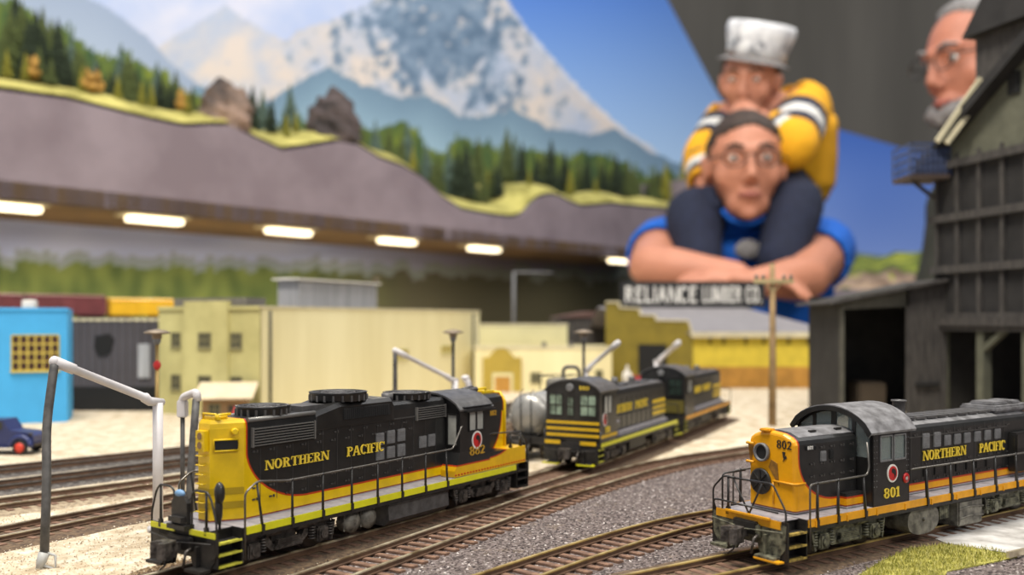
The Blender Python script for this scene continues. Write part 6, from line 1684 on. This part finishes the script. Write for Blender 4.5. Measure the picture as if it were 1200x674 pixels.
def add_head(b, c, H, yaw=0, pitch=0, roll=0):
    """head of height H centred at c, facing -y before the rotation; returns the transform"""
    T_ = Matrix.Translation(c) @ Matrix.Rotation(yaw, 4, 'Z') @ Matrix.Rotation(pitch, 4, 'X') @ Matrix.Rotation(roll, 4, 'Y') @ Matrix.Scale(H / .23, 4)
    q = MB()
    q.blob((0, .012, .03), (.076, .094, .086), 3); q.blob((0, -.012, -.01), (.066, .072, .09), 3)          # cranium, face
    q.blob((0, -.038, -.075), (.046, .044, .036), 3); q.blob((0, -.066, -.096), (.02, .018, .017), 2)        # jaw, chin
    q.blob((-.044, -.042, -.02), (.024, .026, .03), 2); q.blob((.044, -.042, -.02), (.024, .026, .03), 2)    # cheeks
    q.tube([(-.05, -.066, .03), (-.022, -.082, .034), (0, -.083, .03), (.022, -.082, .034), (.05, -.066, .03)], .0085, 10)   # brow
    q.tube([(0, -.082, .022), (0, -.1, -.018), (0, -.102, -.028)], [.008, .012, .013], 10)
    q.blob((-.011, -.092, -.03), (.009, .01, .008), 2); q.blob((.011, -.092, -.03), (.009, .01, .008), 2)     # nostrils
    q.tube([(-.024, -.078, -.056), (0, -.09, -.052), (.024, -.078, -.056)], [.004, .0065, .004], 8)
    q.tube([(-.021, -.077, -.064), (0, -.087, -.066), (.021, -.077, -.064)], [.004, .0075, .004], 8)
    for s in (-1, 1):
        q.blob((s * .08, .008, -.005), (.009, .02, .032), 2); q.blob((s * .084, .014, .008), (.009, .018, .02), 2)
        q.blob((s * .03, -.068, .013), (.017, .012, .011), 2)
    b.add([T_ @ Vector(v) for v in q.v], q.f, True)
    return T_
def add_hand(b, wrist, dirv, palmn, L_=.18, curl=.6, spread=.16):
    """palm plus four unequal bent fingers and a thumb. dirv: towards the fingertips, palmn: palm normal"""
    d = Vector(dirv).normalized(); n = (Vector(palmn) - d * d.dot(Vector(palmn))).normalized(); s = d.cross(n); w = Vector(wrist); k = L_ / .18
    for i in range(5): b.blob(w + d * (.02 + .016 * i) * k, (.03 * k + .0 * i, .03 * k, .017 * k), 2) if abs(n.z) > .7 else b.blob(w + d * (.02 + .016 * i) * k, (.028 * k, .02 * k, .03 * k), 2)
    for i, ln in enumerate((.066, .076, .071, .056)):
        o = (i - 1.5) * .019 * k; p = w + d * .085 * k + s * o; q = [p - d * .03 * k, p]; a = 0; dd = (d + s * (i - 1.5) * spread * .5).normalized()
        for j in range(3):
            a += curl * (.4 if j == 0 else .6); v = (dd * math.cos(a) + n * math.sin(a)); q.append(q[-1] + v * ln * k * (.45, .32, .23)[j])
        b.tube(q, [.009 * k, .0092 * k, .0085 * k, .008 * k, .007 * k], 8); b.blob(q[-1], (.007 * k,) * 3, 1)
    t0 = w + d * .025 * k - s * .026 * k; t1 = t0 + (d * .5 - s * .7 + n * .4).normalized() * .035 * k; t2 = t1 + (d * .8 - s * .3 + n * .5).normalized() * .028 * k
    b.tube([t0, t1, t2], [.013 * k, .011 * k, .008 * k], 8)

def remesh(b, name, vox, parent, m, smooth=5):
    o = b.build(name + '_raw', m); md = o.modifiers.new('r', 'REMESH'); md.mode = 'VOXEL'; md.voxel_size = vox
    sm_ = o.modifiers.new('s', 'SMOOTH'); sm_.factor = .5; sm_.iterations = smooth
    dg = bpy.context.evaluated_depsgraph_get(); dg.update(); me = bpy.data.meshes.new_from_object(o.evaluated_get(dg)); me.name = name
    bpy.data.objects.remove(o)
    for p in me.polygons: p.use_smooth = True
    me.materials.clear(); me.materials.append(m)
    r = bpy.data.objects.new(name, me); COL.objects.link(r); r.parent = parent; return r

def seg_info(P, bones):
    """nearest bone and position along it for every point (distance measured relative to the bone radius)"""
    best = np.full(len(P), 1e9); idx = np.zeros(len(P), int); tt = np.zeros(len(P))
    for k, (nm, a, c, r) in enumerate(bones):
        a, c = np.array(a), np.array(c); d = c - a; t = np.clip(((P - a) @ d) / (d @ d), 0, 1)
        ds_ = np.linalg.norm(P - (a + t[:, None] * d), axis=1) / r
        w_ = ds_ < best; best[w_] = ds_[w_]; idx[w_] = k; tt[w_] = t[w_]
    return idx, tt
def garment(body, bones, rule, off, name, mats, parent):
    """shell over the body where rule(bone, t, co) gives a material index (None: no cloth)"""
    me = body.data; n = len(me.vertices); P = np.empty(n * 3, np.float32); me.vertices.foreach_get('co', P); P = P.reshape(-1, 3).astype(float)
    N = np.empty(n * 3, np.float32); me.vertices.foreach_get('normal', N); N = N.reshape(-1, 3)
    idx, tt = seg_info(P, bones); vs = P + N * off; fs = []; mi = []; used = {}; out = []
    mem = [rule(bones[i][0], t, p) for i, t, p in zip(idx, tt, P)]
    for f in me.polygons:
        ks = [mem[v] for v in f.vertices]
        if any(k is None for k in ks): continue
        q = []
        for v in f.vertices:
            if v not in used: used[v] = len(out); out.append(vs[v].tolist())
            q.append(used[v])
        fs.append(q); mi.append(ks[0])
    m2 = bpy.data.meshes.new(name); m2.from_pydata(out, [], fs)
    for m in mats: m2.materials.append(m)
    m2.polygons.foreach_set('material_index', mi); m2.polygons.foreach_set('use_smooth', [True] * len(fs)); m2.update()
    o = bpy.data.objects.new(name, m2); COL.objects.link(o); o.parent = parent
    sd = o.modifiers.new('cloth', 'SOLIDIFY'); sd.thickness = off * .8; sd.offset = -.6
    return o
def face_bits(T_, R, glasses=None, brow=None, lip=True):
    for s in (-1, 1):
        e = MB(); e.blob((s * .031, -.07, .014), (.012, .012, .0095), 2); e.slot(1); e.blob((s * .031, -.0785, .014), (.0055, .0045, .0055), 2)
        o = MB(); o.v = [tuple(T_ @ Vector(v)) for v in e.v]; o.f = e.f; o.mi = e.mi; o.sm = e.sm; o.build('eye', [M['eyew'], M['iris']], R)
        if brow:
            e = MB(); e.tube([(s * .014, -.09, .036), (s * .032, -.089, .041), (s * .05, -.076, .036)], [.003, .004, .002], 6)
            o = MB(); o.v = [tuple(T_ @ Vector(v)) for v in e.v]; o.f = e.f; o.mi = e.mi; o.sm = e.sm; o.build('eyebrow', brow, R)
    e = MB(); e.tube([(-.022, -.084, -.06), (0, -.096, -.059), (.022, -.084, -.06)], [.003, .006, .003], 8)
    o = MB(); o.v = [tuple(T_ @ Vector(v)) for v in e.v]; o.f = e.f; o.mi = e.mi; o.sm = e.sm; o.build('lips', M['lip'], R)
    if glasses:
        e = MB()
        for s in (-1, 1):
            e.tube([(s * .033 + .023 * math.cos(t), -.1 + .004 * abs(math.cos(t)), .012 + .017 * math.sin(t)) for t in [2 * PI * i / 20 for i in range(21)]], .0016, 6)
            e.tube([(s * .056, -.096, .018), (s * .082, -.04, .014), (s * .086, .012, .01)], .0016, 6)
        e.tube([(-.011, -.1, .016), (0, -.104, .02), (.011, -.1, .016)], .0015, 6)
        o = MB(); o.v = [tuple(T_ @ Vector(v)) for v in e.v]; o.f = e.f; o.mi = e.mi; o.sm = e.sm; o.build('glasses', glasses, R)
def hair(T_, R, m, cut, seed, thick=.009, bald=False):
    """short hair shell: cut(p) says where hair grows on the unit skull"""
    bm = bmesh.new(); bmesh.ops.create_icosphere(bm, subdivisions=5, radius=1); keep = []
    for v in bm.verts:
        q = v.co.copy(); p = Vector((q.x * .076, .012 + q.y * .094, .03 + q.z * .086)); kf = cut(p)
        k = 1 + (thick + .005 * noise.noise(p * 90 + Vector((seed, 0, 0)))) / .08 if kf else .96
        v.co = T_ @ Vector((q.x * .076 * k, .012 + q.y * .094 * k, .03 + q.z * .086 * k)); 
        if kf: keep.append(v)
    ks = set(keep); bmesh.ops.delete(bm, geom=[f for f in bm.faces if not any(v in ks for v in f.verts)], context='FACES')
    me = bpy.data.meshes.new('hair'); bm.to_mesh(me); bm.free(); me.materials.append(m)
    for f in me.polygons: f.use_smooth = True
    o = bpy.data.objects.new('hair', me); COL.objects.link(o); o.parent = R; return o
def limb(b, pts, rs, n=14):
    """tapered limb with a soft bulge at the joints"""
    P = [Vector(p) for p in pts]
    for i in range(len(P) - 1):
        a, c = P[i], P[i + 1]; r0, r1 = rs[i], rs[i + 1]
        b.tube([a, a.lerp(c, .3), a.lerp(c, .7), c], [r0, (r0 * .75 + r1 * .25) * 1.06, (r0 * .3 + r1 * .7), r1], n)
    for p, r in zip(P, rs): b.blob(p, (r, r, r), 2)
def torso(b, secs, n=20):
    """stack of ellipse sections (cx,cy,cz,rx,ry)"""
    vs = [(cx + rx * math.cos(2 * PI * k / n), cy + ry * math.sin(2 * PI * k / n), cz) for cx, cy, cz, rx, ry in secs for k in range(n)]
    fs = [(i * n + k, i * n + (k + 1) % n, (i + 1) * n + (k + 1) % n, (i + 1) * n + k) for i in range(len(secs) - 1) for k in range(n)] + [tuple(range(n))[::-1], tuple(range((len(secs) - 1) * n, len(secs) * n))]
    b.add(vs, fs, True)

# --- man in blue, arms folded round the boy's shins
MP = Vector((.542, 2.13, 0)); loc_ = lambda u, y, v: px(u, y, v) - MP
R = thing('person', MP, 0, 'man in blue t-shirt and glasses carrying a boy on his shoulders', 'person')
b = MB(); hc = loc_(873, 2.0, 196); 
TH = add_head(b, hc, .24, yaw=-.12, pitch=.1)
torso(b, [(0, 0, .9, .16, .12), (0, -.01, 1.0, .175, .13), (0, -.015, 1.1, .17, .135), (0, -.01, 1.22, .18, .13), (0, 0, 1.34, .195, .125), (0, .01, 1.43, .2, .11), (0, .02, 1.49, .15, .085), (0, .02, 1.53, .07, .06)])
limb(b, [(0, .01, 1.47), (hc.x, -.04, 1.55), (hc.x, hc.y + .02, hc.z - .03)], [.07, .062, .06])
sh = {-1: Vector((-.185, .01, 1.455)), 1: Vector((.185, .01, 1.455))}
el = {-1: loc_(762, 1.93, 312), 1: loc_(944, 1.86, 326)}
wr = {-1: loc_(862, 1.83, 323), 1: loc_(888, 1.77, 331)}
bones = [('torso', (0, 0, .98), (0, 0, 1.46), .19), ('neck', (0, .01, 1.53), (hc.x, hc.y, hc.z - .04), .075), ('head', tuple(hc), tuple(hc + Vector((0, 0, .05))), .1), ('hips', (-.06, 0, .9), (.06, 0, .9), .16)]
for s in (-1, 1):
    limb(b, [sh[s], el[s], wr[s]], [.066, .047, .03]); bones += [('upper', tuple(sh[s]), tuple(el[s]), .065), ('fore', tuple(el[s]), tuple(wr[s]), .045)]
    limb(b, [(s * .09, 0, .9), (s * .11, -.02, .5), (s * .12, .01, .09)], [.095, .062, .042]); b.tube([(s * .12, .04, .05), (s * .125, -.06, .035), (s * .13, -.15, .03)], [.045, .042, .03], 12)
    bones += [('thigh', (s * .09, 0, .88), (s * .11, -.02, .5), .09), ('shin', (s * .11, -.02, .5), (s * .12, .01, .1), .06), ('foot', (s * .12, .05, .05), (s * .13, -.15, .03), .045)]
add_hand(b, wr[-1], (wr[-1] - el[-1]) , (.2, -.2, -1), .19, .55)
add_hand(b, wr[1], Vector((-.9, .1, .12)), (0, .3, -1), .19, .55)
body = remesh(b, 'body', .0055, R, M['skin'], 4)
def rule(n, t, p): 
    if n == 'torso' and p[2] > .93 and p[1] > -.165: return 0
    if n == 'upper' and t < .45: return 0
    return None
sh_ = garment(body, bones, rule, .011, 't_shirt', [M['tee']], R)
garment(body, bones, lambda n, t, p: 0 if n in ('hips', 'thigh', 'shin') or (n == 'torso' and p[2] <= .97) else None, .012, 'jeans', [M['jeans2']], R)
garment(body, bones, lambda n, t, p: 0 if n == 'foot' or (n == 'shin' and t > .97) else None, .01, 'shoes', [M['shoe']], R)
face_bits(TH, R, M['spec'], M['hair'])
hair(TH, R, M['hair'], lambda p: p.z > .07 + .012 * math.cos(p.x * 40) and p.y <= -.03 or (p.y > -.03 and p.z > .045) or (p.y > -.012 and p.z > .0 and abs(p.x) > .055) or (p.y > .02 and p.z > -.03), 1, .004)
pr_ = loc_(880, 1.93, 296); b = MB(); b.blob((0, 0, 0), (.034, .008, .022), 2, .3, 2, 4); o = b.build('shirt_print', M['hair_g'], R); o.location = (loc_(878, 1.985, 292)); 

# --- boy on the shoulders
BP = Vector((.60, 2.2, 0)); lb = lambda u, y, v: px(u, y, v) - BP
R = thing('person', BP, 0, 'boy in yellow striped fleece and tall white hat riding on the man\'s shoulders', 'person')
b = MB(); hc = lb(878, 2.14, 97)
TB = add_head(b, hc, .185, yaw=-.45, pitch=.28, roll=.1)
pel = lb(922, 2.25, 215); che = lb(926, 2.22, 155); nk = lb(902, 2.19, 124)
b.tube([pel + Vector((0, 0, -.02)), pel, pel.lerp(che, .5), che, che.lerp(nk, .6), nk], [.08, .1, .1, .098, .075, .045], 16)
b.blob(pel, (.1, .09, .07), 2); limb(b, [nk, hc + Vector((0, .03, -.02))], [.045, .042])
bones = [('torso', tuple(pel), tuple(che), .1), ('collar', tuple(che), tuple(nk), .08), ('head', tuple(hc), tuple(hc + Vector((0, 0, .03))), .1)]
arms = {1: (lb(940, 2.18, 128), lb(928, 2.0, 172), lb(896, 2.03, 146)), -1: (lb(858, 2.2, 142), lb(828, 2.12, 182), lb(828, 2.05, 218))}
for s in (-1, 1):
    a_, e_, w_ = arms[s]; limb(b, [a_, e_, w_], [.05, .04, .027]); bones += [('upper', tuple(a_), tuple(e_), .05), ('fore', tuple(e_), tuple(w_), .04)]
    add_hand(b, w_, (w_ - e_), (-.1, .9, -.2) if s > 0 else (.9, .3, 0), .11, .5)
limb(b, [che + Vector((-.01, -.02, .02)), arms[-1][0]], [.07, .05]); limb(b, [che + Vector((0, 0, .02)), arms[1][0]], [.08, .055])
legs = {1: (lb(912, 2.2, 228), lb(932, 2.0, 240), lb(914, 1.93, 306)), -1: (lb(870, 2.22, 240), lb(812, 2.03, 252), lb(820, 1.95, 304))}
for s in (-1, 1):
    a_, k_2, f_ = legs[s]; limb(b, [a_, k_2, f_], [.062, .05, .038]); ft = f_ + Vector((0, -.1, -.05)); b.tube([f_ + Vector((0, .02, -.03)), f_ + Vector((0, -.04, -.045)), ft], [.035, .034, .024], 12)
    bones += [('thigh', tuple(a_), tuple(k_2), .075), ('shin', tuple(k_2), tuple(f_), .055), ('foot', tuple(f_ + Vector((0, .0, -.04))), tuple(ft), .035)]
body = remesh(b, 'body', .005, R, M['skin'], 3)
def stripe(t): k = int(t * 5) % 5; return (0, 1, 2, 0, 1)[k]
def jr(n, t, p):
    if n == 'torso': return 0
    if n == 'collar': return 0 if t < .8 else None
    if n == 'upper': return (0, 0, 1, 2, 1, 0)[min(5, int(t * 6))]
    if n == 'fore': return (2, 1, 0, 2, 1, 0)[min(5, int(t * 6.4))] if t < .93 else None
    return None
garment(body, bones, jr, .013, 'fleece_jacket', [M['fleece'], M['navy_f'], M['white_f']], R)
garment(body, bones, lambda n, t, p: 0 if n in ('thigh', 'shin') else None, .01, 'jeans', [M['jeans']], R)
garment(body, bones, lambda n, t, p: 0 if n == 'foot' else None, .006, 'shoes', [M['shoe']], R)
b = MB(); hd = nk + Vector((.035, .06, -.01)); b.blob(hd, (.085, .06, .05), 3, .2, 3, 2); b.tube([nk + Vector((-.05, .0, .0)), nk + Vector((0, .06, .02)), nk + Vector((.07, .01, .01))], .028, 10); b.build('hood', M['fleece'], R)
face_bits(TB, R, None, M['hair_b'])
hair(TB, R, M['hair_b'], lambda p: p.z > .055 - p.y * .3 or (p.y > .0 and p.z > -.03), 3, .01)
# tall paper engineer's hat
b = MB(); n = 28; secs = [(.0, .084, .1), (.03, .086, .1), (.06, .094, .1), (.085, .098, .1), (.1, .092, .094)]
vs = []
for z, rx, ry in secs:
    for k in range(n): t = 2 * PI * k / n; vs.append((rx * math.cos(t) * (1 + .03 * math.sin(6 * t) * z * 8), .012 + ry * math.sin(t), .066 + z))
vs.append((0, .012, .066 + .106)); q = len(secs)
fs = [(i * n + k, i * n + (k + 1) % n, (i + 1) * n + (k + 1) % n, (i + 1) * n + k) for i in range(q - 1) for k in range(n)] + [((q - 1) * n + k, (q - 1) * n + (k + 1) % n, q * n) for k in range(n)]
Tt_ = TB @ Matrix.Rotation(-.1, 4, 'X') @ Matrix.Rotation(.16, 4, 'Y')
b.add([Tt_ @ Vector(v) for v in vs], fs, True)
vz = []; 
for j, rr in enumerate((.084, .105)):
    for k in range(13): t = PI + PI * k / 12; vz.append(Tt_ @ Vector((rr * math.cos(t), .0 + rr * 1.1 * math.sin(t), .066 - .0 - j * .012)))
b.slot(1); b.add(vz, [(k, k + 1, 13 + k + 1, 13 + k) for k in range(12)], True)
m_, nt, bs = new_mat('hat_white_printed'); n_ = noise_tex(nt, 38, 3); nt.links.new(ramp(nt, n_, [(.4, srgb(232, 232, 232)), (.56, srgb(206, 206, 208)), (.66, srgb(120, 122, 128))]), bs.inputs['Base Color'])
ho = b.build('hat', [m_, M['hair_g']], R); sd = ho.modifiers.new('thick', 'SOLIDIFY'); sd.thickness = .002

# --- older man behind the tower, in profile
OP = Vector((.99, 1.85, 0)); lo = lambda u, y, v: px(u, y, v) - OP
R = thing('person', OP, 0, 'grey haired older man in profile, partly hidden by the coaling tower', 'person')
b = MB(); hc = lo(1142, 1.85, 76)
TO = add_head(b, hc, .25, yaw=-1.3, pitch=.2)
ox = .02
torso(b, [(ox, 0, .95, .14, .17), (ox - .02, 0, 1.1, .17, .18), (ox - .03, 0, 1.25, .165, .19), (ox, 0, 1.42, .14, .2), (ox, 0, 1.54, .12, .2), (ox, 0, 1.62, .08, .12), (ox, 0, 1.66, .06, .07)])
limb(b, [(ox, 0, 1.6), (ox - .01, 0, 1.7), hc + Vector((.02, 0, -.03))], [.07, .062, .06])
bones = [('torso', (ox, 0, 1.0), (ox, 0, 1.55), .17), ('neck', (ox, 0, 1.66), tuple(hc), .075), ('head', tuple(hc), tuple(hc + Vector((0, 0, .05))), .1), ('hips', (ox, -.06, .95), (ox, .06, .95), .16)]
for s in (-1, 1):
    a_ = Vector((ox, s * .2, 1.55)); e_ = Vector((ox + .02, s * .25, 1.27)); w_ = Vector((ox - .06, s * .24, 1.02))
    limb(b, [a_, e_, w_], [.06, .045, .03]); add_hand(b, w_, w_ - e_, (.2, -s, -.4), .19, .6); bones += [('upper', tuple(a_), tuple(e_), .06), ('fore', tuple(e_), tuple(w_), .045)]
    limb(b, [(ox, s * .09, .95), (ox, s * .11, .52), (ox + .01, s * .12, .09)], [.095, .062, .042]); b.tube([(ox + .04, s * .12, .05), (ox - .06, s * .125, .035), (ox - .15, s * .13, .03)], [.045, .042, .03], 12)
    bones += [('thigh', (ox, s * .09, .9), (ox, s * .11, .5), .09), ('shin', (ox, s * .11, .5), (ox, s * .12, .1), .06), ('foot', (ox + .05, s * .12, .05), (ox - .15, s * .13, .03), .045)]
body = remesh(b, 'body', .0065, R, M['skin2'], 4)
garment(body, bones, lambda n, t, p: 0 if n in ('torso', 'upper') or (n == 'fore' and t < .8) else None, .012, 'shirt', [M['olive_s']], R)
garment(body, bones, lambda n, t, p: 0 if n in ('hips', 'thigh', 'shin') else None, .012, 'trousers', [M['charcoal']], R)
garment(body, bones, lambda n, t, p: 0 if n == 'foot' or (n == 'shin' and t > .97) else None, .01, 'shoes', [M['shoe']], R)
face_bits(TO, R, M['spec'], M['hair_g'])
hair(TO, R, M['hair_g'], lambda p: (p.z > .085 - (p.y + .02) * .9) or (p.y > .03 and p.z > -.03), 6, .009)
b = MB()
for k in range(9): t = -.9 + 1.8 * k / 8; b.blob(TO @ Vector((.045 * math.sin(t), -.06 - .028 * math.cos(t), -.088 + .012 * abs(t))), (.016, .016, .02), 2, .4, 60, k)
b.build('beard', M['hair_g'], R)
